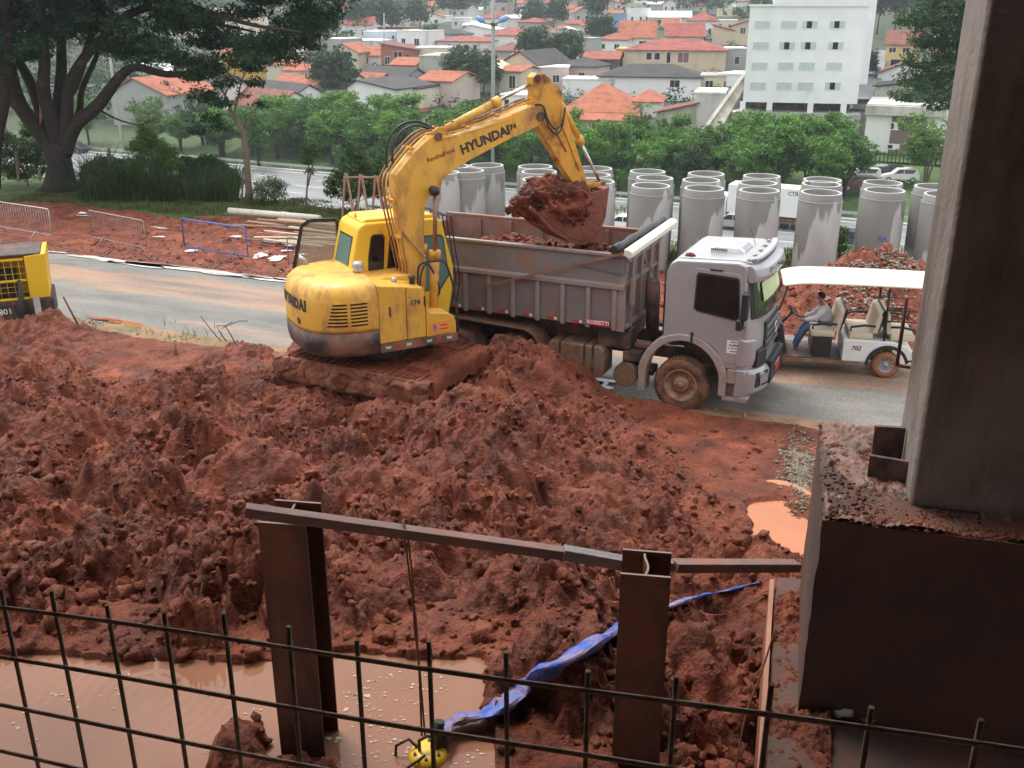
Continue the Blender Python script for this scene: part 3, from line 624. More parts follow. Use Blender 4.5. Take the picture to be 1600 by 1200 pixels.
# the footing below, with its wooden form board
p0=at(1213,1112,2.84); 
ft=empty('footing',(1.60,5.05,2.2),R(-15.5),'low muddy concrete footing under the pile cap with a wooden form board on its edge','footing')
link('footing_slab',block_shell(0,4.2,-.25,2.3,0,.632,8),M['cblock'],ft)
MB().box((-.03,.95,.36),(.035,2.4,.62)).build('form_board',mat('wet_form_board',(.30,.12,.065),.5,var=.35,vs=4,stretch=(1,.3,2)),ft)
gx=np.arange(.0,.40,.011); gy=np.arange(.0,2.0,.011); XX,YY=np.meshgrid(gx,gy)
ZZ=.62+.10*np.clip(fbm(XX*3+3,YY*1.5,4,83)+.25,0,1)+.03*chunks(XX*13,YY*13,7)+.016*chunks(XX*28,YY*28,8)
tag(link('footing_mud',grid_mesh('footing_mud',np.stack([XX,YY,ZZ],-1).reshape(-1,3),len(gx),len(gy)),M['mud'],ft),kind='stuff')
# the column
ct=empty('concrete_column',(2.56,5.70,4.3),R(-15.5),'tall grey concrete column rising out of the frame from the pile cap','column')
b=MB(); b.prism([(0,0),(2.4,0),(2.4,.90),(.03,.90),(-.02,.86),(-.02,.03)],0,6.2,1,axis='z'); b.build('shaft',M['ccol'],ct,bevel=.012)
b=MB(); b.cyl((-.10,.93,.62),(-.10,.93,1.12),.013); b.cyl((-.10,.93,.625),(.03,.90,.625),.013); b.build('rebar_stub',M['rust'],ct)
b=MB(); b.box((-.13,.55,.16),(.20,.03,.30),Matrix.Rotation(.1,3,'Z')); b.box((-.14,.30,.10),(.24,.03,.17),Matrix.Rotation(-.15,3,'Z')); b.build('form_offcut',M['blackd'],ct)
# litter on the footing
c=at(1315,1116,2.86)
pb=MB(); pr=[]; 
for k in range(7):
    pr.append((.028+.007*k/6+.003*math.sin(k*2.3),-.055+.11*k/6))
pb.lathe(pr+[(.030,.052),(.024,-.05)],ax='x',n=14); pb.warp(lambda v:(v.x,v.y*(1+.15*math.sin(v.x*70)),v.z*(.75+.2*math.sin(v.x*50+v.y*40))))
tag(pb.build('plastic_cup',mat('cloudy_plastic',(.52,.53,.55),.3,var=.15,vs=30),loc=(c.x,c.y-.03,c.z+.035),rotz=R(12)),'crushed whitish plastic cup lying on the dark footing','cup')
c=at(1375,1122,2.86); tag(MB().box((0,0,0),(.26,.03,.012)).build('wood_strip',M['wood'],loc=(c.x,c.y-.02,c.z+.01),rotz=R(3)),'thin brown wood strip lying beside the crushed cup','wood strip')
# unseen storey round the photographer; walls added and deck extended to shade the foreground
sb=conc('soffit_concrete',(.20,.18,.155))
fs=empty('shading_storey',(0,0,0),R(-20),'unseen concrete storey the photographer stands in, its deck and walls placed to shade the foreground','building')
MB().bb(-9,14,-9,5.6,9.2,9.7).build('deck',sb,fs); MB().bb(-9,14,-9,-.2,4.9,5.2).build('slab',sb,fs); MB().bb(-9,14,-4.3,-4.0,5.21,9.19).build('wall',sb,fs)
MB().bb(4.3,4.6,-3.9,6.6,2.0,9.19).build('wall',sb,fs); MB().bb(-3.9,-3.6,-3.9,2.3,5.21,9.19).build('wall',sb,fs)  # unseen side walls, added to keep daylight off the near concrete
# ------------------------------------------------------------------ soldier piles and the timber rail
def hpile(name,loc,rot,h,label,tops):
    t=empty(name,loc,rot,label,'steel post','steel H piles carrying the timber rail')
    w_,d_,tf=.285,.27,.016
    def fl(y0): 
        b=MB(); b.bb(-w_/2,w_/2,y0,y0+tf,0,h-tops*(.0)); return b
    b=MB(); b.bb(-w_/2,w_/2,-d_/2,-d_/2+tf,0,h-.01); b.build('flange',M['rust'],t,bevel=.002)
    b=MB(); b.bb(-w_/2,w_/2,d_/2-tf,d_/2,0,h); b.build('flange',M['rust'],t,bevel=.002)
    # torch-cut wavy web
    b=MB(); V=[];n=14
    for k in range(n+1):
        y=-d_/2+tf+.001+(d_-2*tf-.002)*k/n; dx=.012*math.sin(k/n*math.pi*1.6)
        V+=[(-.007+dx,y,0),(.007+dx,y,0),(.007+dx,y,h-.012),(-.007+dx,y,h-.012)]
    Fc=[]
    for k in range(n):
        for j in range(4): Fc.append((4*k+j,4*k+(j+1)%4,4*k+4+(j+1)%4,4*k+4+j))
    b.add(V,Fc); b.build('web',M['rust'],t)
    b=MB(); b.bb(-w_/2,w_/2,-d_/2,-d_/2+tf,h-.009,h-.005); b.bb(-w_/2,w_/2,d_/2-tf,d_/2,h+.001,h+.004)
    for k in range(n):
        y=-d_/2+tf+.001+(d_-2*tf-.002)*(k+.5)/n; dx=.012*math.sin((k+.5)/n*math.pi*1.6); b.box((dx,y,h-.009),(.013,(d_-2*tf)/n*.98,.006))
    b.build('cut_edge',M['rustedge'],t); return t
hpile('steel_pile',(.775,5.02,2.2),R(-9),2.09,'rusty H pile in front of the blue hose, its cut top showing the web',1)
hpile('steel_pile',(-1.28,5.12,2.7),R(-9),1.865,'rusty H pile standing in the muddy pool at the timber rail left end',0)
def RP_(x,y,Yp): r_=ray(x,y); k=Yp/r_.y; return Vector((r_.x*k,Yp,CAMH+r_.z*k))
t=empty('timber_rail',(0,0,0),0,'long wet timber rail nailed across the two steel piles above the mud','wooden rail')
za=4.62
pA=RP_(383,797,4.95); pM=RP_(890,866,5.20); pM2=RP_(1056,884,5.22); pE=RP_(1245,884,5.66)
MB().bar(pA,pM,.075,.060).build('plank',M['woodr'],t,bevel=.006)
MB().bar(pM+Vector((-.04,-.012,.020)),pM2+Vector((-.27,0,.010)),.080,.07).build('plank',mat('grey_wet_wood',(.20,.17,.165),.5,var=.3,vs=6,stretch=(.4,3,3),bump=.3),t,bevel=.006)
MB().bar(pM2+Vector((-.01,.0,.0)),pE,.085,.06).build('plank',M['woodr'],t,bevel=.006)
MB().bar(pM2+Vector((-.268,.01,0)),pM2+Vector((-.012,.01,0)),.05,.05).build('plank',M['woodr'],t,bevel=.004)
# ------------------------------------------------------------------ pump on its rope, hose
RP=at(628,822,0); 
def onplane(x,y,Yp): r_=ray(x,y); k=Yp/r_.y; return Vector((r_.x*k,Yp,CAMH+r_.z*k))
rt=empty('lifting_rope',onplane(632,825,5.10),0,'brown doubled rope tied over the timber rail and holding the yellow pump','rope'); o_=rt.location.copy()
def rel(L_,o_): return [Vector(p)-o_ for p in L_]
A=[onplane(632,838,5.06),onplane(640,900,5.10),onplane(650,970,5.13),onplane(655,1050,5.10),onplane(659,1150,5.0)]
B_=[onplane(637,838,5.06),onplane(645,905,5.10),onplane(647,975,5.13),onplane(656,1050,5.10),onplane(664,1150,5.0)]
MB().tube(rel(A,o_),.007,6).build('rope_strand',M['rope'],rt); MB().tube(rel(B_,o_),.007,6).build('rope_strand',M['rope'],rt)
c=onplane(632,826,5.10); lp=[c+Vector((.008*math.sin(t_*3),.055*math.cos(t_),.050*math.sin(t_))) for t_ in np.linspace(0,6.28*2,40)]
MB().tube(rel(lp,o_),.007,6).build('rope_knot',M['rope'],rt)
c=onplane(668,1168,4.98)
pu=empty('submersible_pump',(c.x,c.y,c.z-.36),R(10),'yellow submersible pump hanging in the brown pool under the rope','pump')
b=MB(); b.lathe([(0,0),(.115,0),(.12,.02),(.12,.30),(.105,.335),(.06,.345),(0,.345)],n=24); b.build('motor_housing',M['yellow_clean'],pu)
b=MB(); b.tube([(-.05,0,.34),(-.05,0,.42),(0,0,.45),(.05,0,.42),(.05,0,.34)],.011,8); b.build('lifting_handle',M['steel'],pu)
b=MB(); b.tube([(-.06,.03,.34),(-.11,.05,.40),(-.19,.05,.36),(-.20,.05,.25),(-.14,.03,.10)],.010,8); b.build('power_cable',M['hose'],pu)
b=MB(); b.tube([(-.02,-.05,.345),(-.08,-.09,.34),(-.22,-.07,.22),(-.17,-.03,.05)],.009,8); b.build('power_cable',M['hose'],pu)
b=MB(); b.box((.02,-.118,.22),(.05,.008,.18)); b.build('strap',M['black'],pu)
for a in range(6):
  b=MB(); b.cyl((.085*math.cos(a*1.05+.3),.085*math.sin(a*1.05+.3),.335),(.085*math.cos(a*1.05+.3),.085*math.sin(a*1.05+.3),.352),.010,8); b.build('bolt',M['steel'],pu)
b=MB(); b.tube([(.05,.02,.33),(.07,.04,.42),(.085,.06,.50)],.035,10); b.build('outlet',M['black'],pu)
# lay-flat hose: a creased ribbon tube draped from the pump to the far side of the right pile
H0=[(690,1152,3.22,5.05),(706,1128,None,5.2),(770,1110,None,5.62),(830,1065,None,5.85),(900,1022,None,6.05),(965,985,None,6.25),(1010,960,None,6.4),(1055,944,None,6.6),(1100,930,None,6.9),(1140,922,None,7.3),(1190,910,None,7.9)]
HP=[onplane(x,y,Yp) if i<2 else at_mud(x,y,.05) for i,(x,y,_,Yp) in enumerate(H0)]
HW=[.06,.075,.10,.115,.115,.105,.085,.06,.05,.04,.03]
def catm(P,W,k=7):
    out=[];ww=[]
    for i in range(len(P)-1):
        a,b_,c_,d=P[max(i-1,0)],P[i],P[i+1],P[min(i+2,len(P)-1)]
        for j in range(k):
            t_=j/k; out.append(.5*((2*b_)+(c_-a)*t_+(2*a-5*b_+4*c_-d)*t_*t_+(3*b_-a-3*c_+d)*t_**3)); ww.append(W[i]*(1-t_)+W[i+1]*t_)
    out.append(P[-1]); ww.append(W[-1]); return out,ww
S_,W_=catm(HP,HW,9)
hz=MB(); V=[];nn=14
for i,p in enumerate(S_):
    d=(S_[min(i+1,len(S_)-1)]-S_[max(i-1,0)]).normalized(); sd2=d.cross(Vector((0,0,1))).normalized(); u=sd2.cross(d)
    tw=.5+.12*math.sin(i*.21); sd3=sd2*math.cos(tw)+u*math.sin(tw); u3=u*math.cos(tw)-sd2*math.sin(tw)
    th=.36+.12*math.sin(i*.7)+.06*math.sin(i*2.3)
    for j in range(nn):
        a=2*math.pi*j/nn; kk=1+.05*math.sin(i*.9+j*2.1)+.035*math.sin(i*1.9-j)
        V.append(p+sd3*math.cos(a)*W_[i]*kk+u3*math.sin(a)*W_[i]*th*kk)
Fc=[(i*nn+j,i*nn+(j+1)%nn,(i+1)*nn+(j+1)%nn,(i+1)*nn+j) for i in range(len(S_)-1) for j in range(nn)]
hz.add(V,Fc,False); ho=hz.build('layflat_hose',M['bluehose']); tag(ho,'muddy blue lay-flat hose running from the pump up over the mud','hose')
b=MB(); b.tube([HP[0]+Vector((-.03,0,-.16)),HP[0]+Vector((-.015,0,-.06)),HP[0]+Vector((0,0,.0)),HP[0]+Vector((.03,.01,.02))],.05,10); 
co_=b.build('hose_coupling',M['black']); co_.parent=ho
wl=[at_mud(1050,962,.02),at_mud(1130,960,.02),at_mud(1170,945,.02),at_mud(1225,915,.02)]
S2,_=catm(wl,[1]*4,6); tag(MB().tube(S2,.006,5).build('loose_rope',M['rope']),'thin loose rope lying on the mud between the right pile and the concrete','rope')
wl=[onplane(1212,980,5.0),onplane(1190,1050,4.9),onplane(1165,1120,4.8),onplane(1150,1199,4.7)]
S2,_=catm(wl,[1]*4,6); tag(MB().tube(S2,.006,5).build('loose_rope',M['rope']),'taut thin rope hanging down beside the footing form board','rope')
# ------------------------------------------------------------------ welded rebar mesh at the slab edge
mA=Vector((-1.22,2.04,0)); mE=Vector((.66,1.31,0)); d=(mE-mA).normalized(); 
z0,z1=5.945,6.165
mt=empty('rebar_mesh',(mA.x,mA.y,5.1),math.atan2(d.y,d.x),'rusty welded rebar mesh standing across the foreground as a guard','rebar mesh')
Lm=(mE-mA).length
def vertx(px):   # where the photographed bar meets the plane of the mesh
    r_=ray(px,1080); 
    return (r_.x*0)  
for k in range(-8,19):
    s_=.162*k-.004; jit=.004*math.sin(k*2.7)
    zt=5.955+.117*(s_)-5.1+.045+.012*math.sin(k*1.9)
    b=MB(); b.tube([(s_+jit,.012,0),(s_+.004*math.sin(k),.012,.45),(s_,.012,zt)],.0052,8); b.build('rebar',M['rebar'],mt)
for j in range(5):
    b=MB(); b.tube([(x_,-.001,.855-.15*j+.117*x_+.004*math.sin(x_*4+j)) for x_ in np.linspace(-1.4,3.0,24)],.0052,8); b.build('rebar',M['rebar'],mt)
# ------------------------------------------------------------------ excavator
EXO=Vector((-2.55,18.0,0)); EXH=R(29.2)
ex=empty('excavator',(EXO.x,EXO.y,.5),EXH,'yellow crawler excavator loading red mud into the tipper truck, boom raised','excavator')
def exb(b,name,m,parent=ex,**k):
    b.v=[v-Vector((0,0,.5)) for v in b.v]; return b.build(name,m,parent,**k)
XR,HW_=1.10,1.15
def plan(u):
    """body outline seen from above; u 0..1 from the right side round the tail to the left side"""
    pass
def tail_pts(x0,xt,hw,n=28,e=2.6):
    P=[]
    for i in range(n+1):
        a=-math.pi/2-math.pi*i/n     # right side (-y) -> tail (-x) -> left (+y)
        cx,sy=math.cos(a),math.sin(a)
        P.append((x0-(abs(cx)**(2/e))*(x0-xt),hw*(abs(sy)**(2/e))*(1 if sy>0 else -1)))
    return P
TP=tail_pts(-.42,-1.62,1.15)
def shell(b,P,levels,close_top=True):
    """levels: (inset,z) rings bottom to top"""
    n=len(P); rings=[]
    for ins,z in levels: rings.append([(-.40+(p[0]+.40)*(1-ins/1.2),p[1]*(1-ins/1.15),z) for p in P])
    V=[q for r_ in rings for q in r_]; Fc=[]
    for k in range(len(rings)-1):
        for i in range(n): Fc.append((k*n+i,k*n+(i+1)%n,(k+1)*n+(i+1)%n,(k+1)*n+i)[::-1])
    b.add(V,Fc,True); base=len(b.v)-len(V)
    b.f.append(tuple(base+(len(rings)-1)*n+i for i in reversed(range(n)))); b.sm.append(False)
    b.f.append(tuple(base+i for i in range(n))); b.sm.append(False)
def norms(P):
    n=len(P); out=[]
    for i in range(n):
        a,c=P[i-1],P[(i+1)%n]; tx,ty=c[0]-a[0],c[1]-a[1]; l=math.hypot(tx,ty) or 1
        out.append((-ty/l,tx/l) if True else 0)
    # inward
    cx=sum(p[0] for p in P)/n; cy=sum(p[1] for p in P)/n
    return [(nx,ny) if (cx-p[0])*nx+(cy-p[1])*ny>0 else (-nx,-ny) for (nx,ny),p in zip(out,P)]
# counterweight: black skirt and yellow hood
full=TP+[(-.40,1.15),(-.40,-1.15)][::1]
cwp=[(-.40,-1.149)]+TP+[(-.40,1.149)]
b=MB(); shell(b,cwp,[(.26,1.42),(.10,1.47),(.03,1.56),(0,1.70),(0,1.93)]); exb(b,'counterweight_skirt',M['skirt'])
b=MB(); shell(b,cwp,[(.004,1.935),(.0,2.0),(0,2.42),(.02,2.56),(.06,2.67),(.14,2.75),(.27,2.79),(.45,2.80)]); hood=exb(b,'counterweight_hood',M['yellow'])
# louvres cut in the hood: dark slots with a lip each, following the curve
def along(s):     # arc length from the right side start
    P=[(-.40,-1.15)]+TP; acc=0
    for i in range(len(P)-1):
        l=math.hypot(P[i+1][0]-P[i][0],P[i+1][1]-P[i][1])
        if acc+l>=s or i==len(P)-2:
            t_=(s-acc)/l if l else 0; x=P[i][0]+(P[i+1][0]-P[i][0])*t_; y=P[i][1]+(P[i+1][1]-P[i][1])*t_; tx,ty=(P[i+1][0]-P[i][0])/l,(P[i+1][1]-P[i][1])/l; return x,y,tx,ty
        acc+=l
def strip(b,s0,s1,z0,z1,off,n=8,th=.006):
    V=[]
    for k in range(n+1):
        x,y,tx,ty=along(s0+(s1-s0)*k/n); nx,ny=ty,-tx
        if nx*(x+.4)+ny*y<0: nx,ny=-nx,-ny
        for o_ in (off-th,off):
            V+=[(x+nx*o_,y+ny*o_,z0),(x+nx*o_,y+ny*o_,z1)]
    Fc=[]
    for k in range(n):
        a=4*k; Fc+=[(a+2,a+6,a+7,a+3),(a,a+1,a+5,a+4),(a+1,a+3,a+7,a+5),(a,a+4,a+6,a+2)]
    Fc+=[(0,2,3,1),(4*n,4*n+1,4*n+3,4*n+2)]; b.add(V,Fc)
for col,(s0,s1) in enumerate(((.20,.50),(.56,.80))):
    for k in range(7):
        z=2.06+k*.063; d_=.02*(6-k)*(1 if col else 0)
        b=MB(); strip(b,s0,s1+d_,z,z+.034,.004); exb(b,'louvre_slot',M['black'])
        b=MB(); strip(b,s0,s1+d_,z+.033,z+.044,.016,th=.014); exb(b,'louvre_lip',M['yellow'])
# letters round the tail
for i,chh in enumerate('HYUNDAI'):
    s=[2.36,2.19,2.01,1.82,1.64,1.47,1.36][i]
    x,y,tx,ty=along(s); nx,ny=ty,-tx
    if nx*(x+.4)+ny*y<0: nx,ny=-nx,-ny
    a=math.atan2(ny,nx)
    t=text('lettering',chh,.27,M['darkink'],ex,(x+nx*.004,y+ny*.004,2.38-.5),(R(90),0,a+R(90)),.004,.012,sx=.8)
b=MB(); x,y,tx,ty=along(1.60); b.lathe([(0,0),(.07,0),(.07,.01),(0,.012)],(0,0,0),'z',16); 
o_=exb(b,'tow_eye',M['steel']); 
for v in o_.data.vertices: pass
o_.location=(x-.01,y,2.12); o_.rotation_euler=(R(90),0,math.atan2(ty,tx)+R(0)); o_.location.z=2.12-.0
o_.data.transform(Matrix.Translation((0,0,.5))); o_.location=(x,y,2.08-.5)
# house: floor frame, right hand engine doors and tank nose
b=MB(); b.bb(-.41,1.12,-1.10,1.0,1.50,1.78); exb(b,'deck_frame',M['skirt'],bevel=.03)
b=MB(); b.prism([(-.395,1.66),(.125,1.66),(.125,2.66),(-.395,2.74)],-1.155,-.56); exb(b,'engine_door',M['yellow'],bevel=.035,seg=3)
b=MB(); b.prism([(.135,1.66),(.50,1.66),(.50,2.50),(.46,2.60),(.135,2.655)],-1.155,-.56); exb(b,'tank_door',M['yellow'],bevel=.035,seg=3)
b=MB(); b.prism([(.51,1.66),(1.10,1.66),(1.10,1.86),(1.06,1.98),(.95,2.05),(.60,2.10),(.54,2.16),(.51,2.45)],-1.15,-.60); exb(b,'nose_box',M['yellow'],bevel=.03,seg=3)
b=MB(); b.bb(-.40,1.125,-1.165,-1.12,1.50,1.655); exb(b,'side_skirt',M['skirt'],bevel=.012)
for k in range(7):
    b=MB(); x=-.30+.20*k; b.bb(x,x+.10,-1.172,-1.1665,1.565,1.615); exb(b,'reflective_strip',M['red'] if k%2 else mat('reflector_white_%d'%k,(.55,.53,.5),.5))
b=MB(); b.bb(.58,.96,-1.158,-1.1515,1.70,1.92); st=exb(b,'company_sticker',M['orange'])
b=MB(); b.bb(.60,.94,-1.1605,-1.1585,1.915,1.918); b.bb(.60,.94,-1.1605,-1.1585,1.702,1.705); b.v=[v-Vector((0,0,.5)) for v in b.v]; 
text('lettering','JL',.10,M['blue_ink'],ex,(.68,-1.160,1.83-.5),(R(90),0,0),.002,.004)
text('lettering','locação',.045,M['red'],ex,(.85,-1.160,1.85-.5),(R(90),0,0),.002,.001,shear=.3)
text('lettering','de máquinas',.035,M['red'],ex,(.85,-1.160,1.78-.5),(R(90),0,0),.002,.001,shear=.3)
b=MB(); b.bb(.64,.73,-1.1605,-1.1585,1.755,1.768); exb(b,'sticker_bar',M['blue_ink'])
text('lettering','174',.13,M['darkink'],ex,(.30,-1.158,2.34-.5),(R(90),0,0),.003,.003)
b=MB(); b.bb(-.20,-.178,-1.168,-1.154,2.15,2.33); exb(b,'door_handle',M['black'])
b=MB(); b.bb(.47,.488,-1.168,-1.154,2.25,2.43); exb(b,'door_handle',M['black'])
# top deck with filler cap, precleaner, exhaust
b=MB(); b.bb(-1.0,.48,-.62,.0,2.55,2.72); exb(b,'engine_cover',M['yellow'],bevel=.03)
b=MB(); b.lathe([(0,0),(.05,0),(.05,.08),(.105,.09),(.105,.15),(.085,.17),(.105,.19),(.105,.24),(.07,.27),(0,.275)],(-.42,-.30,2.72),'z',20); exb(b,'air_precleaner',M['galv'])
b=MB(); b.lathe([(0,0),(.055,0),(.055,.07),(.035,.09),(0,.09)],(.06,-.80,2.66),'z',14); exb(b,'filler_cap',M['galv'])
b=MB(); b.lathe([(0,0),(.05,0),(.05,.09),(.06,.10),(.06,.14),(0,.15)],(.36,-.90,2.62),'z',14); exb(b,'fuel_cap',M['hose'])
b=MB(); b.tube([(-1.05,.75,2.74),(-1.05,.75,2.86),(-1.16,.80,2.93)],.045,10); exb(b,'exhaust_pipe',M['galv'])
# cab
cx0,cx1,cy0,cy1=-.34,1.55,-.02,.98
prof=[(-.50,1.72),(-.50,2.55),(-.40,3.0),(-.28,3.47),(-.22,3.56),(-.12,3.60),(1.30,3.56),(1.40,3.50),(1.62,2.60),(1.62,2.3),(1.50,1.60),(1.30,1.55),(-.4,1.55)]
b=MB(); b.prism(prof,cy0,cy1); exb(b,'cab_shell',M['yellow_clean'],bevel=.055,seg=3)
b=MB(); b.prism([(-.16,3.585),(1.28,3.55),(1.25,3.63),(-.10,3.655)],.06,.90); exb(b,'cab_roof',M['yellow_clean'],bevel=.03)
def pane(name,poly,y,th,m,fm,grow=.022):
    b=MB(); cx_=sum(p[0] for p in poly)/len(poly); cz_=sum(p[1] for p in poly)/len(poly)
    gp=[(p[0]+grow*(1 if p[0]>cx_ else -1),p[1]+grow*(1 if p[1]>cz_ else -1)) for p in poly]
    b.prism(gp,y-.008,y+.02); f=exb(b,'window_frame',fm)
    b=MB(); b.prism(poly,y-.013,y-.0085); b.v=[v-Vector((0,0,.5)) for v in b.v]; g=b.build('pane',m,f)
pane('w',[(-.10,2.66),(.15,2.60),(.21,3.30),(.17,3.35),(.03,3.36),(-.02,3.32),(-.09,2.98)],cy0,.01,M['glass'],M['black'])
pane('w',[(.24,2.50),(.56,2.48),(.58,3.28),(.54,3.32),(.40,3.33),(.35,3.28)],cy0,.01,M['glass'],M['black'])
pane('w',[(.86,2.22),(1.30,2.18),(1.50,2.45),(1.40,3.15),(1.34,3.22),(.90,3.24)],cy0,.01,M['glassg'],M['black'])
# rear window on the sloping rear face
b=MB(); 
def rq(y,z,o_=.0): 
    t_=(z-2.55)/(3.47-2.55); x=-.50+.22*t_-.008-o_; return (x,y,z)
b.add([rq(.14,2.66),rq(.84,2.66),rq(.82,3.34),rq(.16,3.34),(-.2,.14,2.66),(-.2,.84,2.66),(-.1,.82,3.34),(-.1,.16,3.34)],[(0,3,2,1),(0,1,5,4),(1,2,6,5),(2,3,7,6),(3,0,4,7)]); fr=exb(b,'rear_window_frame',M['black'])
b=MB(); b.add([rq(.17,2.69,.006),rq(.81,2.69,.006),rq(.79,3.31,.006),rq(.19,3.31,.006),(-.3,.17,2.69),(-.3,.81,2.69),(-.2,.79,3.31),(-.2,.19,3.31)],[(0,3,2,1),(0,1,5,4),(1,2,6,5),(2,3,7,6),(3,0,4,7)]); b.v=[v-Vector((0,0,.5)) for v in b.v]; b.build('pane',M['glassg'],fr)
b=MB(); b.cyl((-.12,.5,3.60),(-.12,.5,3.70),.022,8); exb(b,'beacon_stub',M['orange'])
# open door swung back along the left side
b=MB(); D0=Vector((-.30,1.03,0)); dd=Vector((-.93,.36,0)).normalized()
def dpt(u,z): return D0+dd*u+Vector((0,0,z))
def dframe(pts,wd=.05):
    for i in range(len(pts)):
        a,c=pts[i],pts[(i+1)%len(pts)]; b.bar(dpt(*a),dpt(*c),.045,wd)
dframe([(0,2.05),(.86,2.05),(.86,2.6),(.66,3.40),(.50,3.50),(0,3.50)],.065); dr=exb(b,'open_door_frame',M['black'])
b=MB(); P_=[dpt(.02,2.07),dpt(.83,2.07),dpt(.83,2.6),dpt(.64,3.37),dpt(.49,3.47),dpt(.02,3.47)]; off=Vector((dd.y,-dd.x,0))*.004
b.add([p-off for p in P_]+[p+off for p in P_],[(5,4,3,2,1,0),(6,7,8,9,10,11)]); b.v=[v-Vector((0,0,.5)) for v in b.v]
gm_=bpy.data.materials.new('clear_door_glass'); gm_.use_nodes=True; pb_=gm_.node_tree.nodes['Principled BSDF']; pb_.inputs['Base Color'].default_value=(.35,.33,.28,1); pb_.inputs['Alpha'].default_value=.45; pb_.inputs['Roughness'].default_value=.1
b.build('pane',gm_,dr)
# grille guard on the cab front
for k in range(6):
    y=.04+.18*k; b=MB(); b.tube([(1.40,y,3.60),(1.60,y,3.55),(1.72,y,2.75),(1.78,y,2.30),(1.66,y,1.60)],.014,6); exb(b,'guard_bar',M['black'])
for (x,z) in ((1.60,3.55),(1.72,2.75),(1.76,2.2)):
    b=MB(); b.cyl((x,.02,z),(x,.96,z),.012,6); exb(b,'guard_bar',M['black'])
# boom
YB,BW=-.38,.30
boom=[(.78,2.10),(.50,2.10),(.42,2.50),(.37,3.45),(.31,3.87),(.26,4.22),(.29,4.50),(.62,4.84),(.96,5.10),(1.10,5.17),(1.22,5.13),(1.55,5.10),(2.43,5.36),(2.86,5.50),(3.15,5.55),(3.30,5.50),(3.36,5.38),(3.28,5.24),(2.92,5.12),(1.76,4.66),(1.34,4.46),(1.20,4.34),(1.13,4.16),(.97,4.14),(.84,3.94),(.80,3.5)]
b=MB(); b.prism(boom,YB-BW/2,YB+BW/2); bo=exb(b,'boom',M['yellow'],bevel=.02)
def rib(P,y0,y1,w_=.03,m=None,name='weld_seam'):
    b=MB(); b.tube([(p[0],y0,p[1]) for p in P],w_,6); exb(b,name,m or M['yellow'])
rib([(1.02,5.02),(2.4,5.30),(3.12,5.50)],YB-BW/2-.004,0,.008)
b=MB(); b.prism([(2.62,5.06),(2.70,5.02),(2.92,5.10),(3.28,5.23),(3.37,5.38),(3.30,5.52),(3.13,5.56),(2.86,5.50),(2.66,5.44)],YB-BW/2-.014,YB+BW/2+.014); exb(b,'boom_tip_plate',M['yellow'],bevel=.006)
for (x,z,r_) in ((3.22,5.36,.085),(1.12,5.12,.07),(.98,4.20,.07)):
    b=MB(); b.cyl((x,YB-BW/2-.05,z),(x,YB+BW/2+.05,z),r_,16); exb(b,'pin',M['steel'])
text('lettering','HYUNDAI',.235,M['darkink'],ex,(2.07,YB-BW/2-.003,5.00-.5),(R(90),R(-17.5),0),.004,.009)
text('lettering','174',.15,M['darkink'],ex,(2.60,YB-BW/2-.017,5.19-.5),(R(90),R(-18),0),.004,.003)
text('lettering','RenthalForti',.115,M['brownink'],ex,(1.17,YB-BW/2-.003,4.79-.5),(R(90),R(-16),0),.003,.001)
# hydraulic lines along the boom
for k,(dz,dy,r_) in enumerate(((.05,-.10,.016),(.085,-.04,.016),(.05,.06,.02),(.09,.12,.016))):
    P=[(.44,2.75),(.30,3.5),(.20,4.1),(.20,4.48),(.55,4.87),(.95,5.13),(1.5,5.12),(2.43,5.38),(2.9,5.54),(3.1,5.58)]
    P=[(x-(dz if z<4.6 else dz*.6),YB+dy,z+(dz if z>4.6 else 0)) for x,z in P]; P,_=catm([Vector(p) for p in P],[1]*len(P),4)
    b=MB(); b.tube(P,r_,7); exb(b,'hydraulic_line',M['yellow'] if k%2==0 else M['rustrod'])
b=MB(); b.tube([Vector(p) for p in ((.44,-.54,2.45),(.40,-.58,2.9),(.34,-.56,3.4),(.36,-.55,3.5),(.70,-.60,3.05),(.95,-.62,2.8),(1.0,-.64,2.4))],.016,7); exb(b,'hydraulic_line',M['rustrod'])
b=MB(); P,_=catm([Vector(p) for p in ((.28,YB-.05,4.7),(.30,YB-.05,5.0),(.50,YB-.05,5.25),(.80,YB-.03,5.32),(1.12,YB-.02,5.20))],[1]*5,5); b.tube(P,.024,7); exb(b,'hose',M['hose'])
b=MB(); P,_=catm([Vector(p) for p in ((.20,YB+.03,4.62),(.22,YB+.03,5.02),(.45,YB+.03,5.31),(.80,YB+.03,5.38),(1.15,YB+.02,5.22))],[1]*5,5); b.tube(P,.024,7); exb(b,'hose',M['hose'])
for (x,z) in ((.24,4.05),(.38,3.35),(.42,2.95),(.62,4.94),(1.75,5.24),(2.35,5.42)):
    b=MB(); b.box((x-.02,YB,z),(.07,BW+.05,.05),Matrix.Rotation(-.3 if x>.6 else 1.3,3,'Y')); exb(b,'hose_clamp',M['yellow_arm'])
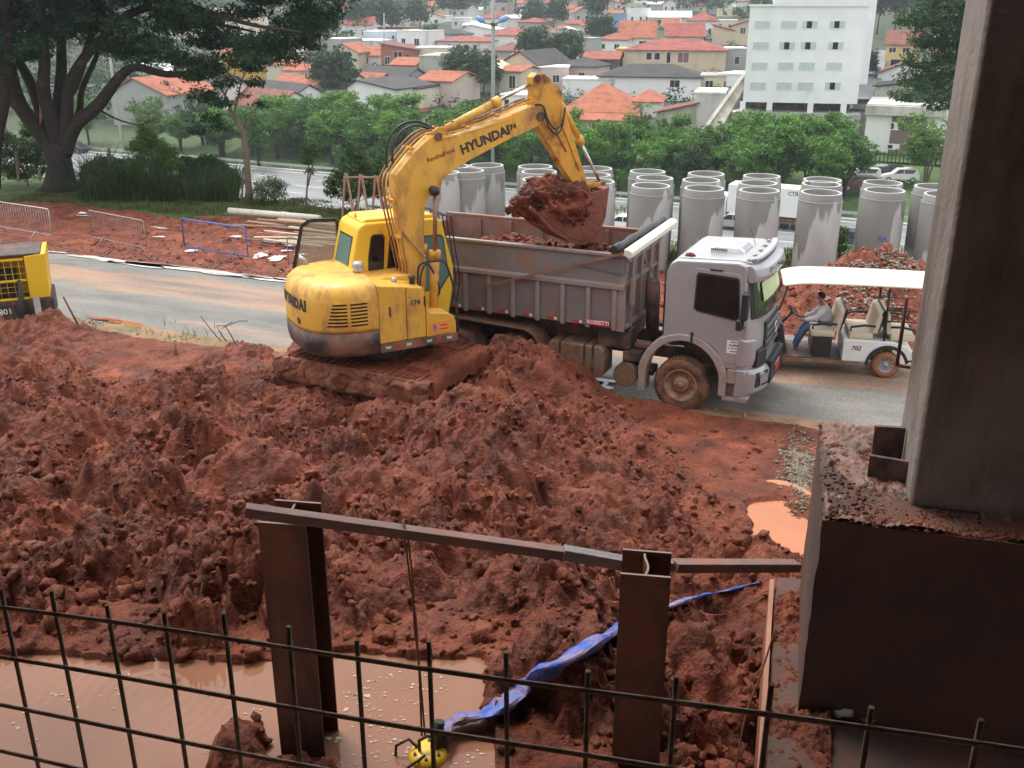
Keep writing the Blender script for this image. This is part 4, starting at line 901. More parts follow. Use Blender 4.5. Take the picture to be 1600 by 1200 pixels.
# arm cylinder on top of the boom
def cyl_ram(a,m_,c,rb,rr,parent_name,ym,y,col='yellow'):
    A,Mi,C_=Vector((a[0],y,a[1])),Vector((m_[0],y,m_[1])),Vector((c[0],y,c[1]))
    d_=(C_-A).normalized()
    b=MB(); b.cyl(A,Mi,rb,16); b.cyl(Mi-d_*.14,Mi+d_*.02,rb*1.28,16); 
    cy=exb(b,parent_name,M[col]); b=MB(); b.cyl(Mi,C_,rr,14); b.v=[v-Vector((0,0,.5)) for v in b.v]; b.build('rod',M[ym],cy)
cyl_ram((1.20,5.16),(2.42,5.66),(3.26,6.00),.075,.036,'arm_cylinder','chrome',YB)
b=MB(); b.prism([(1.0,5.05),(1.35,5.10),(1.30,5.24),(1.16,5.28),(1.04,5.22)],YB-.13,YB-.09); b.prism([(1.0,5.05),(1.35,5.10),(1.30,5.24),(1.16,5.28),(1.04,5.22)],YB+.09,YB+.13); exb(b,'cylinder_lug',M['yellow_arm'])
b=MB(); b.tube([(1.25,YB-.09,5.27),(1.30,YB-.09,5.36),(1.45,YB-.05,5.36),(1.55,YB-.02,5.32)],.014,6); exb(b,'hose',M['rustrod'])
# boom cylinders either side
for y in (YB-.30,YB+.28):
    cyl_ram((.86,1.70),(.93,3.10),(.97,4.20),.085,.040,'boom_cylinder','rustrod',y,'yellow_arm')
b=MB(); b.lathe([(0,0),(.075,0),(.085,.10),(.07,.14),(0,.14)],(0,0,0),'x',14); o_=exb(b,'work_lamp',M['black']); o_.data.transform(Matrix.Translation((0,0,.5))); o_.location=(.86,YB-.36,4.20-.5)
# arm
arm=[(3.08,6.06),(3.18,6.13),(3.34,6.11),(3.46,6.02),(3.60,5.83),(3.72,5.60),(4.30,4.14),(4.32,4.02),(4.22,3.93),(4.06,3.98),(3.75,4.38),(3.50,4.75),(3.18,5.20),(3.08,5.45),(3.10,5.75)]
b=MB(); b.prism(arm,YB-.12,YB+.12); exb(b,'arm',M['yellow_arm'],bevel=.015)
cyl_ram((3.66,5.72),(4.24,4.80),(4.70,4.02),.06,.030,'bucket_cylinder','chrome',YB,'yellow_arm')
b=MB(); b.prism([(3.42,5.98),(3.68,5.86),(3.78,5.62),(3.66,5.55),(3.5,5.8)],YB-.09,YB-.05); b.prism([(3.42,5.98),(3.68,5.86),(3.78,5.62),(3.66,5.55),(3.5,5.8)],YB+.05,YB+.09); exb(b,'cylinder_lug',M['yellow_arm'])
b=MB(); b.bar((4.24,YB-.11,3.98),(4.74,YB-.11,3.98),.03,.10); b.bar((4.24,YB+.11,3.98),(4.74,YB+.11,3.98),.03,.10); b.bar((4.70,YB,4.02),(4.66,YB,3.72),.10,.06); exb(b,'bucket_link',M['yellow_arm'])
for (x,z,r_) in ((3.17,6.04,.055),(4.22,4.04,.05),(4.70,4.0,.045)):
    b=MB(); b.cyl((x,YB-.16,z),(x,YB+.16,z),r_,14); exb(b,'pin',M['steel'])
for dx,lo in ((0,.0),(.05,-.09)):
    P,_=catm([Vector(p) for p in ((3.10,YB-.17,5.58),(3.25,YB-.22,5.54),(3.34,YB-.24,5.30+lo),(3.50,YB-.24,5.13+lo),(3.66,YB-.22,5.22+lo),(3.76,YB-.17,5.50))],[1]*6,6)
    b=MB(); b.tube(P,.017,7); exb(b,'hose',M['hose'])
b=MB(); b.tube([(3.72,YB-.13,5.5),(3.70,YB-.14,5.2),(3.95,YB-.14,4.7),(3.98,YB-.14,4.62),(4.12,YB-.14,4.3)],.014,6); exb(b,'hydraulic_line',M['yellow_arm'])
b=MB(); b.tube([(3.60,YB-.13,5.2),(3.62,YB-.14,5.0),(3.82,YB-.14,4.68)],.014,6); exb(b,'hydraulic_line',M['rustrod'])
# bucket shell, with teeth, caked in mud
bk=[(4.62,3.98),(4.56,3.40),(4.40,3.05),(4.10,2.90),(3.78,2.97),(3.32,3.26),(3.0,3.6),(3.06,3.64),(3.40,3.36),(3.80,3.08),(4.10,3.0),(4.32,3.12),(4.46,3.42),(4.50,3.95)]
M['bucket']=mat('bucket_mud',(.20,.055,.03),.7,var=.3,vs=5,bump=1.5,bs=14)
b=MB(); b.prism(bk,YB-.46,YB+.46,4); b.prism([(4.52,3.94),(4.50,3.42),(4.36,3.10),(4.10,2.97),(3.80,3.05),(3.36,3.34),(3.05,3.62),(3.6,3.85)],YB-.47,YB-.435); b.prism([(4.52,3.94),(4.50,3.42),(4.36,3.10),(4.10,2.97),(3.80,3.05),(3.36,3.34),(3.05,3.62),(3.6,3.85)],YB+.435,YB+.47); exb(b,'bucket',M['bucket'])
for k in range(5):
    y=YB-.40+.20*k; b=MB(); b.bar((3.08,y,3.56),(2.88,y,3.74),.06,.05); exb(b,'bucket_tooth',M['bucket'])
# handrail and hoses by the tank
P,_=catm([Vector(p) for p in ((.52,-.80,2.50),(.53,-.82,2.85),(.62,-.85,2.96),(.85,-.88,2.97),(1.02,-.92,2.93),(1.14,-.98,2.5),(1.18,-1.05,2.0),(1.18,-1.05,1.62))],[1]*8,5)
b=MB(); b.tube(P,.020,7); exb(b,'handrail',M['black'])
P,_=catm([Vector(p) for p in ((.60,-.70,2.2),(.62,-.72,2.7),(.75,-.74,2.9),(.92,-.74,2.6),(.98,-.74,2.35),(.86,-.74,2.2))],[1]*6,5)
b=MB(); b.tube(P,.018,7); exb(b,'hose',M['hose'])
# undercarriage, parallel with the road
ug=MB(); UH=R(-27)-EXH
def uc(b): 
    rot=Matrix.Rotation(UH,3,'Z'); c=Vector((.0,.0,0)); off=Vector((-2.42,17.95,0))-EXO; off=Matrix.Rotation(-EXH,3,'Z')@off
    b.v=[rot@v+off for v in b.v]; return b
TL,TWd,TH=3.35,.50,.66
M['trackmud']=mud_material('track_mud',wet=.35,light=1.05)
shoe=MB(); shoe.box((0,0,0),(.155,TWd,.035)); shoe.box((-.05,0,.028),(.02,TWd,.03)); shoe.box((.05,0,.028),(.02,TWd,.03))
per=[]; hr=TH/2; Ls=TL-TH
ntot=46; tot=2*Ls+math.pi*TH
for side in (-1,1):
    yc=side*.86
    b=MB(); b.prism([(-TL/2+.16,.42),(TL/2-.16,.42),(TL/2-.10,.62),(TL/2-.25,.95),(-TL/2+.25,.95),(-TL/2+.10,.62)],yc-TWd/2+.04,yc+TWd/2-.04)
    fr=exb(uc(b),'track_frame',M['bucket'])
    for (x,r_) in ((-TL/2+hr,.29),(TL/2-hr,.29)):
        b=MB(); b.cyl((x,yc-.20,.5+hr-.02),(x,yc+.20,.5+hr-.02),r_,20); b.v=[v-Vector((0,0,.5)) for v in uc(b).v]; b.build('sprocket',M['bucket'],fr)
    me_=shoe.mesh('track_shoe')
    for i in range(ntot):
        s=tot*i/ntot
        if s<Ls: x=-Ls/2+s; z=TH; a=0
        elif s<Ls+math.pi*hr: t_=(s-Ls)/hr; x=Ls/2+hr*math.sin(t_); z=hr+hr*math.cos(t_); a=t_
        elif s<2*Ls+math.pi*hr: x=Ls/2-(s-Ls-math.pi*hr); z=0; a=math.pi
        else: t_=(s-2*Ls-math.pi*hr)/hr; x=-Ls/2-hr*math.sin(t_); z=hr-hr*math.cos(t_); a=math.pi+t_
        o_=bpy.data.objects.new('track_shoe',me_); COL.objects.link(o_); o_.parent=ex
        if not me_.materials: me_.materials.append(M['trackmud'])
        offl=Matrix.Rotation(-EXH,3,'Z')@(Vector((-2.42,17.95,0))-EXO); pos=Matrix.Rotation(UH,3,'Z')@Vector((x,yc,0)); 
        o_.location=(pos.x+offl.x,pos.y+offl.y,z+.0); o_.rotation_euler=(0,a,UH)
        o_.rotation_mode='XYZ'
b=MB(); b.bb(-.9,.9,-.62,.62,.75,1.1); exb(uc(b),'car_body',M['bucket'])
b=MB(); b.lathe([(0,0),(.55,0),(.55,.35),(0,.35)],(0,0,1.1),'z',24); exb(b,'slew_ring',M['steel'])
# plate along the near track (muddy side guard with a folded top edge)
us=np.linspace(-1.78,1.68,150); vs_=np.linspace(0,1,34); UU,VV=np.meshgrid(us,vs_)
prof_=np.array([(-1.14,.66),(-1.19,.74),(-1.20,.90),(-1.19,1.05),(-1.15,1.15),(-1.08,1.18),(-.98,1.16)])
tt=np.linspace(0,1,len(prof_)); YY_=np.interp(VV,tt,prof_[:,0]); ZZ_=np.interp(VV,tt,prof_[:,1])
nn_=.045*chunks(UU*3+5,VV*2.4,5)+.05*fbm(UU*2,VV*1.5,4,51)+.02*chunks(UU*8,VV*5,6); k_=np.clip(1-np.abs(VV-.45)/.55,0,1)
YY_=YY_-nn_*(.4+k_); ZZ_=ZZ_+nn_*np.clip(VV-.7,0,1)*1.5-.10*np.clip(vnoise(UU*1.1,UU*0,4),0,1)*np.clip(.35-VV,0,1)*3*.5
UU_=UU+.0*VV; me_=grid_mesh('side_guard',np.stack([UU_,YY_,ZZ_],-1).reshape(-1,3),150,34)
offl_=Matrix.Rotation(-EXH,3,'Z')@(Vector((-2.42,17.95,0))-EXO); me_.transform(Matrix.Translation((offl_.x,offl_.y,-.5))@Matrix.Rotation(UH,4,'Z'))
pl_=link('side_guard',me_,mat('side_guard_mud',(.30,.115,.062),.7,var=.35,vs=4,dirt=(.15,.042,.022),da=.5,ds=3,bump=1.2,bs=12),ex); md=pl_.modifiers.new('s','SOLIDIFY'); md.thickness=.03
# mud caked over the undercarriage
def lump_sheet(x0,x1,y0,y1,zf,nx,ny,seed,amp_=.05,skirt=.3):
    xs_=np.linspace(x0,x1,nx); ys_=np.linspace(y0,y1,ny); XX,YY=np.meshgrid(xs_,ys_)
    ZZ=zf(XX,YY)+amp_*(fbm(XX*2,YY*2,4,seed)+.9*(.5-worley(XX*6,YY*6,seed)[0])+.5*(.5-worley(XX*13,YY*13,seed+3)[0]))
    e=np.minimum(np.minimum((XX-x0),(x1-XX)),np.minimum(YY-y0,y1-YY)); ZZ=ZZ-skirt*np.clip(1-e/.08,0,1)**2
    return grid_mesh('caked_mud',np.stack([XX,YY,ZZ],-1).reshape(-1,3),nx,ny)
me_=lump_sheet(-1.72,1.74,-1.05,1.16,lambda x,y:1.10+.06*np.clip(x,0,1)+0*x,110,80,41,.07,.30)
offl=Matrix.Rotation(-EXH,3,'Z')@(Vector((-2.42,17.95,0))-EXO)
me_.transform(Matrix.Translation((offl.x,offl.y,-.5))@Matrix.Rotation(UH,4,'Z'))
tag(link('caked_mud',me_,M['trackmud'],ex),kind='stuff')
# load of mud heaped in the bucket: a thing it carries
def heap_obj(name,c,rx,ry,rz,m,seed,sub=5,parent=None):
    V0,T0=ico(sub); n1=fbm(V0[:,0]*1.6+seed,V0[:,1]*1.6+V0[:,2]*1.9,4,seed); w1,_=worley(V0[:,0]*3.2+V0[:,2]*2.1,V0[:,1]*3.2-V0[:,2]*1.3,seed); w2_,_=worley(V0[:,0]*7+V0[:,2]*5,V0[:,1]*7-V0[:,2]*4,seed+1)
    k=1+.30*n1+.32*(.5-w1)+.16*(.5-w2_)
    V=V0*k[:,None]*np.array([rx,ry,rz])+np.array(c); return tri_mesh(name,V,T0,True)
rotE=Matrix.Rotation(EXH,4,'Z')
me_=heap_obj('bucket_load',(3.66,YB,3.64),.72,.56,.50,M['mud'],5)
V=np.array([v.co[:] for v in me_.vertices])
# flatten the part that sits in the shell so it stays inside it
line=3.18+.0*V[:,0]; low=V[:,2]<np.interp(V[:,0],[2.8,3.0,3.4,3.8,4.1,4.4,4.55],[3.5,3.5,3.30,3.05,2.98,3.15,3.5]); V[low,2]=np.interp(V[low,0],[2.8,3.0,3.4,3.8,4.1,4.4,4.55],[3.5,3.5,3.30,3.05,2.98,3.15,3.5])
me_.vertices.foreach_set('co',V.astype(np.float32).ravel())
ld=link('bucket_load',me_,M['mudc'],None,(EXO.x,EXO.y,0),EXH); tag(ld,'sticky heap of red mud filling the excavator bucket','mud load')
r=np.random.default_rng(3); pts=[];rad=[]
vn=np.array([v.co[:] for v in me_.vertices])
for _ in range(420):
    v=vn[r.integers(len(vn))]
    if v[2]<3.3: continue
    pts.append(v+r.normal(0,.012,3)); rad.append(float(np.clip(r.lognormal(-3.3,.4),.02,.085)))
tag(clods('bucket_clods',np.array(pts),rad,M['mudc'],ld,sub=2,seed=19),kind='stuff')
# ------------------------------------------------------------------ tipper truck
TRH=R(-24.5)
tr=empty('tipper_truck',(3.70,18.85,0),TRH,'silver tipper truck with a ribbed grey body half full of red mud','truck')
def wheel(parent,x,y,r_,w_,tname='wheel',nb=10,dual=False):
    b=MB(); prof=[(r_*.60,-w_*.42),(r_*.80,-w_*.5),(r_*.95,-w_*.46),(r_,-w_*.30),(r_,w_*.30),(r_*.95,w_*.46),(r_*.80,w_*.5),(r_*.60,w_*.42)]
    b.lathe(prof,(x,y,r_),'y',40); t=b.build(tname,M['tyre'],parent)
    b=MB()      # tread blocks
    for i in range(44):
        a=2*math.pi*i/44
        for yy in (-w_*.28,0,w_*.28):
            b.box((x+(r_+.004)*math.cos(a+(.07 if yy==0 else 0)),y+yy,r_+(r_+.004)*math.sin(a+(.07 if yy==0 else 0))),(.016,w_*.24,.045),Matrix.Rotation(-(a+(.07 if yy==0 else 0)),3,'Y'))
    tag(b.build('tread',M['tyre'],t),kind='stuff')
    b=MB(); s=-1
    b.lathe([(r_*.62,-w_*.44),(r_*.58,-w_*.48),(r_*.56,-w_*.30),(r_*.45,-w_*.16),(r_*.30,-w_*.12),(r_*.29,-w_*.34),(r_*.22,-w_*.40),(0,-w_*.40)],(x,y,r_),'y',30); rm=b.build('rim',M['rim'],t)
    for i in range(nb):
        a=2*math.pi*i/nb; b=MB(); b.cyl((x+r_*.38*math.cos(a),y-w_*.22,r_+r_*.38*math.sin(a)),(x+r_*.38*math.cos(a),y-w_*.10,r_+r_*.38*math.sin(a)),.022,8); b.build('wheel_nut',M['rim'],t)
    b=MB(); b.lathe([(r_*.13,-w_*.40),(r_*.12,-w_*.52),(r_*.05,-w_*.55),(0,-w_*.55)],(x,y,r_),'y',16); b.build('hub_cap',M['rustrod'],t)
    return t
for y in (-1.06,1.06): wheel(tr,0,y,.52,.30)
for x in (-3.52,-4.82):
    for y in (-1.06,1.06): wheel(tr,x,y,.52,.30)
    for y in (-.74,.74):
        b=MB(); b.lathe([(.30,-.12),(.50,-.14),(.52,-.08),(.52,.08),(.50,.14),(.30,.12)],(x,y,.52),'y',32); b.build('inner_tyre',M['tyre'],tr)
# frame
for y in (-.42,.42):
    b=MB(); b.bb(-6.0,1.0,y-.04,y+.04,.78,1.03); b.build('chassis_rail',M['steel'],tr)
for x in (-5.6,-4.2,-2.6,-1.0,.6):
    b=MB(); b.bb(x-.06,x+.06,-.38,.38,.80,.98); b.build('cross_member',M['steel'],tr)
b=MB(); b.bb(-6.1,-1.25,-.50,.50,1.04,1.42); b.build('subframe',M['steel'],tr)
for x in (-3.52,-4.82,0):
    b=MB(); b.cyl((x,-.9,.52),(x,.9,.52),.09,12); b.build('axle',M['steel'],tr)
# cab
def bulge(v):
    x,y,z=v
    if x>.9: 
        k=(x-.9)/.4; x+=k*(.10*(1-(y/1.2)**2)-.16*abs(y/1.2)**7)
    t=max(0,(z-1.55)/1.4); y*=(1-.055*t)
    return (x,y,z)
cabp=[(-.33,1.25),(-.40,1.30),(-.40,2.70),(-.34,2.86),(-.22,2.93),(.90,2.98),(1.12,2.93),(1.16,2.84),(1.14,2.66),(1.27,1.98),(1.30,1.60),(1.30,.98),(.72,.98),(.70,1.14),(.60,1.32),(.44,1.42),(.2,1.46),(-.16,1.46),(-.3,1.40)]
b=MB(); b.prism(cabp,-1.19,1.19,16); b.warp(bulge); b.build('cab_shell',M['silver'],tr,bevel=.045,seg=3)
b=MB(); b.prism([(-.30,2.90),(-.20,2.955),(.88,3.0),(1.12,2.975),(1.14,2.94),(.9,2.93)],-1.02,1.02,8); b.warp(bulge); b.build('roof_panel',M['silver'],tr,bevel=.03)
# door, slightly proud with a seam round it
door=[(.06,1.50),(.06,2.60),(.14,2.82),(.95,2.78),(1.04,2.72),(1.20,1.96),(1.22,1.10),(.74,1.10),(.66,1.30),(.50,1.44),(.28,1.49)]
for s in (-1,1):
    b=MB(); b.prism(door,s*1.185,s*1.202,1); b.warp(bulge); dr=b.build('door',M['silver'],tr,bevel=.006)
    b=MB(); b.prism([(.155,2.06),(.165,2.70),(.20,2.745),(.93,2.715),(.99,2.66),(1.095,1.96),(1.06,1.92),(.22,2.02)],s*1.204,s*1.214,1); b.warp(bulge); wf=b.build('window_frame',M['black'],dr)
    b=MB(); b.prism([(.185,2.09),(.195,2.68),(.22,2.71),(.91,2.68),(.96,2.64),(1.06,1.99),(1.04,1.955),(.24,2.05)],s*1.215,s*1.218,1); b.warp(bulge); b.build('pane',M['glass'],dr)
    b=MB(); b.bb(.14,.185,s*1.205,s*1.235,1.42,1.62); b.build('handle',M['black'],dr,bevel=.01)
    b=MB(); b.bb(.40,.64,s*1.147,s*1.155,2.80,2.83); b.build('rain_lip',M['black'],dr)
# fender with flare
for s in (-1,1):
    V=[];n=22
    pts_=[(-.70,.30),(-.70,.62)]+[( .02+.72*math.cos(R(a)),.62+.80*math.sin(R(a))) for a in range(170,10,-12)]+[(.72,.66),(.72,.45)]
    out=[(-.84,.28),(-.84,.66)]+[(.02+.88*math.cos(R(a)),.62+.93*math.sin(R(a))) for a in range(170,10,-12)]+[(.86,.62),(.86,.42)]
    b=MB(); b.prism(out+pts_[::-1],s*.86,s*1.22,1); b.build('fender',M['silverl'],tr,bevel=.02)
    b=MB(); b.bb(.86,1.26,s*1.19,s*.80,.70,.985); b.build('step_panel',M['silverl'],tr,bevel=.02)
    b=MB(); b.bb(.86,1.24,s*1.10,s*.82,.44,.70); b.build('step_well',M['tank'],tr)
    b=MB(); b.bb(.80,1.26,s*1.20,s*.84,.36,.43); b.build('step_tread',M['silverl'],tr,bevel=.01)
    # corner air deflector, lamps
    b=MB(); b.prism([(1.12,1.06),(1.33,1.06),(1.36,1.2),(1.36,1.56),(1.20,1.60),(1.12,1.5)],s*1.225,s*1.02,3); b.warp(bulge); b.build('corner_panel',M['silver'],tr,bevel=.02)
    b=MB(); b.bb(1.27,1.385,s*.66,s*1.01,1.02,1.34); b.warp(bulge); b.build('headlight_upper',M['black'],tr,bevel=.02)
    b=MB(); b.bb(1.36,1.452,s*.70,s*1.06,.64,.93); b.warp(bulge); hl=b.build('headlight',M['black'],tr,bevel=.02)
    b=MB(); b.bb(1.45,1.458,s*.74,s*.98,.70,.88); b.warp(bulge); b.build('lens',mat('lamp_lens',(.30,.31,.32),.12,metal=.5),hl)
    # mirrors
    b=MB(); b.box((1.14,s*1.42,2.28),(.12,.20,.50)); mi=b.build('mirror',M['black'],tr,bevel=.03)
    b=MB(); b.box((1.06,s*1.40,1.93),(.11,.20,.20)); b.build('wide_mirror',M['black'],mi,bevel=.03)
    b=MB(); b.tube([(1.12,s*1.18,2.62),(1.16,s*1.40,2.60),(1.12,s*1.42,1.85),(1.12,s*1.20,1.82)],.014,7); b.build('mirror_arm',M['black'],mi)
# visor
b=MB(); b.prism([(1.06,2.93),(1.20,2.95),(1.32,2.88),(1.36,2.74),(1.32,2.64),(1.22,2.62),(1.17,2.66),(1.14,2.82)],-1.16,1.16,16); b.warp(bulge); b.build('sun_visor',M['silver'],tr,bevel=.02)
text('lettering','Constellation',.17,M['darkink'],tr,(1.44,-.30,2.79),(R(90),0,R(86)),.004,.0,shear=.35)
# windscreen
b=MB(); b.prism([(1.165,2.63),(1.275,2.0),(1.285,2.0),(1.175,2.63)],-1.06,1.06,14); b.v=[v+Vector((.016,0,0)) for v in b.v]; b.warp(bulge); ws=b.build('windscreen',M['glassw'],tr)
b=MB(); b.prism([(1.15,2.66),(1.285,1.95),(1.292,1.95),(1.16,2.66)],-1.11,1.11,14); b.v=[v+Vector((.010,0,0)) for v in b.v]; b.warp(bulge); b.build('windscreen_seal',M['black'],tr)
b=MB(); b.prism([(1.19,2.56),(1.26,2.22),(1.263,2.22),(1.193,2.56)],-.75,.75,8); b.v=[v+Vector((.030,0,0)) for v in b.v]; b.warp(bulge); b.build('sun_shade',mat('sunshade_green',(.50,.62,.32),.4,var=.15,vs=3),ws)
for (y0,y1) in ((-.85,-.05),(.0,.8)):
    b=MB(); b.tube([(1.44-.10*(abs(y0)/1.2)**4,y0,2.02),(1.46,(y0+y1)/2,2.04),(1.46-.1*(abs(y1)/1.2)**4,y1,2.10)],.012,6); b.build('wiper',M['black'],tr)
# grille
b=MB(); b.bb(1.28,1.325,-.62,.62,1.12,1.80); b.warp(bulge); gr=b.build('grille',M['black'],tr,bevel=.02)
for k in range(4):
    b=MB(); z=1.20+.145*k; b.bb(1.31,1.355,-.60,.60,z,z+.07); b.warp(bulge); b.build('grille_slat',mat('grille_grey',(.12,.12,.13),.4),gr,bevel=.012)
b=MB(); b.lathe([(.105,0),(.125,0),(.125,.02),(.105,.02),(.105,0)],(1.465,0,1.55),'x',24); em=b.build('emblem',M['chrome'],gr)
for p in ([(0,.09),(-.0,.0)],):
    b=MB()
    for (a0,a1) in (((-.05,.085),(0,.015)),((.05,.085),(0,.015)),((-.095,.03),(-.045,-.085)),((-.045,-.085),(0,-.01)),((0,-.01),(.045,-.085)),((.045,-.085),(.095,.03))):
        b.bar((1.475,a0[0],1.55+a0[1]),(1.475,a1[0],1.55+a1[1]),.012,.012)
    b.build('emblem_strokes',M['chrome'],gr)
# bumper
b=MB(); b.prism([(1.10,.46),(1.32,.46),(1.42,.55),(1.44,.90),(1.38,1.0),(1.14,1.0)],-1.22,1.22,16); b.warp(bulge); b.build('bumper',M['silver'],tr,bevel=.03)
b=MB(); b.bb(1.36,1.462,-.60,.60,.60,1.05); b.warp(bulge); b.build('bumper_centre',M['black'],tr,bevel=.02)
b=MB(); b.box((1.575,0,.80),(.01,.42,.14)); lp=b.build('licence_plate',M['red'],tr)
b=MB(); b.bb(1.04,1.28,-1.21,-1.0,.40,.47); b.build('bumper_lip',M['silverl'],tr,bevel=.01)
# roof hatch unit
b=MB(); b.prism([(.20,2.97),(.24,3.05),(.32,3.09),(.78,3.09),(.86,3.02),(.86,2.97)],-.44,.30,1); b.build('roof_cooler',M['white'],tr,bevel=.02)
b=MB(); b.prism([(.60,3.092),(.79,3.094),(.868,3.02),(.80,3.02),(.70,3.08)],-.36,.22,1); b.build('cooler_cover',M['galv'],tr)
for k in range(9):
    b=MB(); b.box((.24+.035*k,-.445,3.03),(.018,.01,.045)); b.build('cooler_vent',M['black'],tr)
for k in range(5):
    b=MB(); y=-.92+.46*k; b.prism([(.98,2.985),(1.13,2.97),(1.12,3.0),(1.04,3.025)],y-.055,y+.055); b.warp(bulge); b.build('marker_lamp',mat('marker_lamp_lens',(.35,.30,.22),.2),tr,bevel=.008)
b=MB(); b.cyl((.88,.45,2.98),(.74,.48,3.32),.006,6); b.build('aerial',M['black'],tr)
b=MB(); b.prism([(1.10,3.0),(1.22,3.02),(1.20,3.06),(1.10,3.04)],-1.02,1.02,12); b.warp(bulge); b.build('roof_spoiler_lip',M['silver'],tr,bevel=.01)
# sticker on the door
b=MB(); b.bb(.82,1.13,-1.206,-1.2035,1.30,1.55); st=b.build('door_sticker',M['white'],tr)
for k,(s_,t_) in enumerate((('OBJETO DE',.035),('ALMEIDA',.055),('11 2212.6273',.045),('TRANSPORTE',.03))):
    text('lettering',s_,t_,M['darkink'],st,(.975,-1.208,1.52-.06*k),(R(90),0,0),.0015,.001)
b=MB(); b.box((-.22,-.9,2.97),(.16,.12,.05)); 
me_=heap_obj('mud_splat',(-.05,-.86,2.97),.10,.07,.05,M['mud'],9,3); link('mud_splat',me_,M['mudc'],tr)
# exhaust, tank and chassis equipment on the near side
b=MB(); b.prism([(-2.76,.46),(-2.70,.40),(-1.66,.40),(-1.58,.46),(-1.58,.98),(-1.66,1.05),(-2.70,1.05),(-2.76,.98)],-1.14,-.56,1); tk=b.build('fuel_tank',M['tank'],tr,bevel=.09,seg=4)
for x in (-2.50,-1.98,-1.80):
    b=MB(); b.bb(x-.025,x+.025,-1.152,-.55,.39,1.065); b.build('tank_strap',M['blackd'],tk,bevel=.08,seg=3)
b=MB(); b.lathe([(0,0),(.06,0),(.06,.035),(0,.04)],(-2.20,-.95,1.05),'z',14); b.build('tank_cap',M['blackd'],tk)
b=MB(); b.bb(-1.76,-1.10,-1.0,-.50,1.02,1.42); b.build('hydraulic_box',M['blackd'],tr,bevel=.02)
b=MB(); b.cyl((-1.12,-1.18,.55),(-1.12,-.80,.55),.235,26); si=b.build('silencer_drum',M['steel'],tr)
b=MB()
for i in range(-7,8):
    h_=math.sqrt(max(0,.215**2-(i*.029)**2)); b.box((-1.12+i*.029,-1.184,.55),(.008,.008,2*h_)); b.box((-1.12,-1.188,.55+i*.029),(2*h_,.008,.008))
tag(b.build('silencer_grid',M['rim'],si),kind='stuff')
b=MB(); b.bb(-1.22,-.86,-1.05,-.50,.80,1.0); b.build('battery_box',M['blackd'],tr,bevel=.02)
for k in range(2):
    b=MB(); b.cyl((-.95,-.9+.2*k,.62),(-.62,-.9+.2*k,.62),.09,14); b.build('air_tank',M['steel'],tr)
# rear mudguard
for s in (-1,1):
    P=[(-5.75,.60),(-5.55,1.15),(-5.35,1.27),(-3.25,1.20),(-3.05,1.10),(-2.78,.62)]; O=[(p[0],p[1]+.03) for p in P]
    b=MB(); b.prism(O+P[::-1],s*1.20,s*.62,1); b.build('rear_mudguard',M['tank'],tr)
# body
B0,B1,BY,Z0,Z1=-6.20,-1.20,1.15,1.45,2.88
bd=MB(); bd.bb(B0,B1,-BY,-BY+.045,Z0+.02,Z1); side=bd.build('near_side_wall',M['grey'],tr)
bd=MB(); bd.bb(B0,B1,BY-.045,BY,Z0+.02,Z1); fs_=bd.build('far_side_wall',M['inner'],tr)
bd=MB(); bd.bb(B0+.001,B1-.001,-BY+.046,BY-.046,Z0,Z0+.06); bd.build('body_floor',M['inner'],tr)
bd=MB(); bd.bb(B1-.05,B1,-BY+.046,BY-.046,Z0+.061,Z1+.02); fw=bd.build('front_wall',M['grey'],tr)
bd=MB(); bd.bb(B0,B0+.05,-BY+.046,BY-.046,Z0+.061,Z1-.1); bd.build('tailgate',M['inner'],tr)
for y,p_ in ((-BY,side),(BY,fs_)):
    bd=MB(); bd.bb(B0-.01,B1+.012,y-.055,y+.055,Z1+.001,Z1+.055); bd.build('top_rail',M['greyr'] if y<0 else M['inner'],p_,bevel=.008)
bd=MB(); bd.prism([(-BY-.002,2.24),(-BY-.075,2.26),(-BY-.075,2.33),(-BY-.002,2.36)],B0,B1,1,axis='x'); bd.build('mid_rail',M['greyr'],side)
for i in range(10):
    x=-1.38-.53*i
    bd=MB(); bd.prism([(x-.042,1.44),(x+.042,1.44),(x+.042,2.238),(x-.042,2.238)],-BY-.060,-BY-.002); bd.build('side_rib',M['greyr'],side,bevel=.008)
    if i<9:
        bd=MB(); bd.bb(x-.33,x-.20,-BY-.008,-BY-.0025,1.49,1.545); bd.build('reflector',M['red'],side)
        bd=MB(); bd.bb(x-.19,x-.13,-BY-.008,-BY-.0025,1.49,1.545); bd.build('reflector',M['white'],side)
for i in range(7):
    x=-1.6-.75*i
    bd=MB(); bd.bb(x-.04,x+.04,BY-.10,BY-.047,1.6,2.86); bd.build('inner_rib',M['inner'],fs_)
bd=MB(); bd.prism([(B1-.16,1.42),(B1+.03,1.42),(B1+.03,2.88),(B1-.08,2.88),(B1-.08,2.3),(B1-.16,2.24)],-BY-.012,-BY-.004); bd.build('corner_post',M['greyr'],side)
bd=MB(); bd.bb(B1-1.0+.28,B1-.25,-BY-.075,-BY-.063,1.50,1.62); sg=bd.build('maker_plate',M['red'],side)
text('lettering','ROSSETTI',.105,M['white'],sg,(B1-.485,-BY-.078,1.56),(R(90),0,0),.002,.003)
for y in (-.85,-.30,.30,.85):
    bd=MB(); bd.bb(B1+.002,B1+.07,y-.04,y+.04,1.45,2.86); bd.build('front_rib',M['greyr'],fw)
for z in (1.5,2.35,2.80):
    bd=MB(); bd.bb(B1+.002,B1+.05,-1.10,1.10,z-.035,z+.035); bd.build('front_rib',M['greyr'],fw)
bd=MB(); bd.bb(B1+.075,B1+.16,-1.06,-.98,1.95,2.45); bd.build('ladder_rail',M['greyr'],fw)
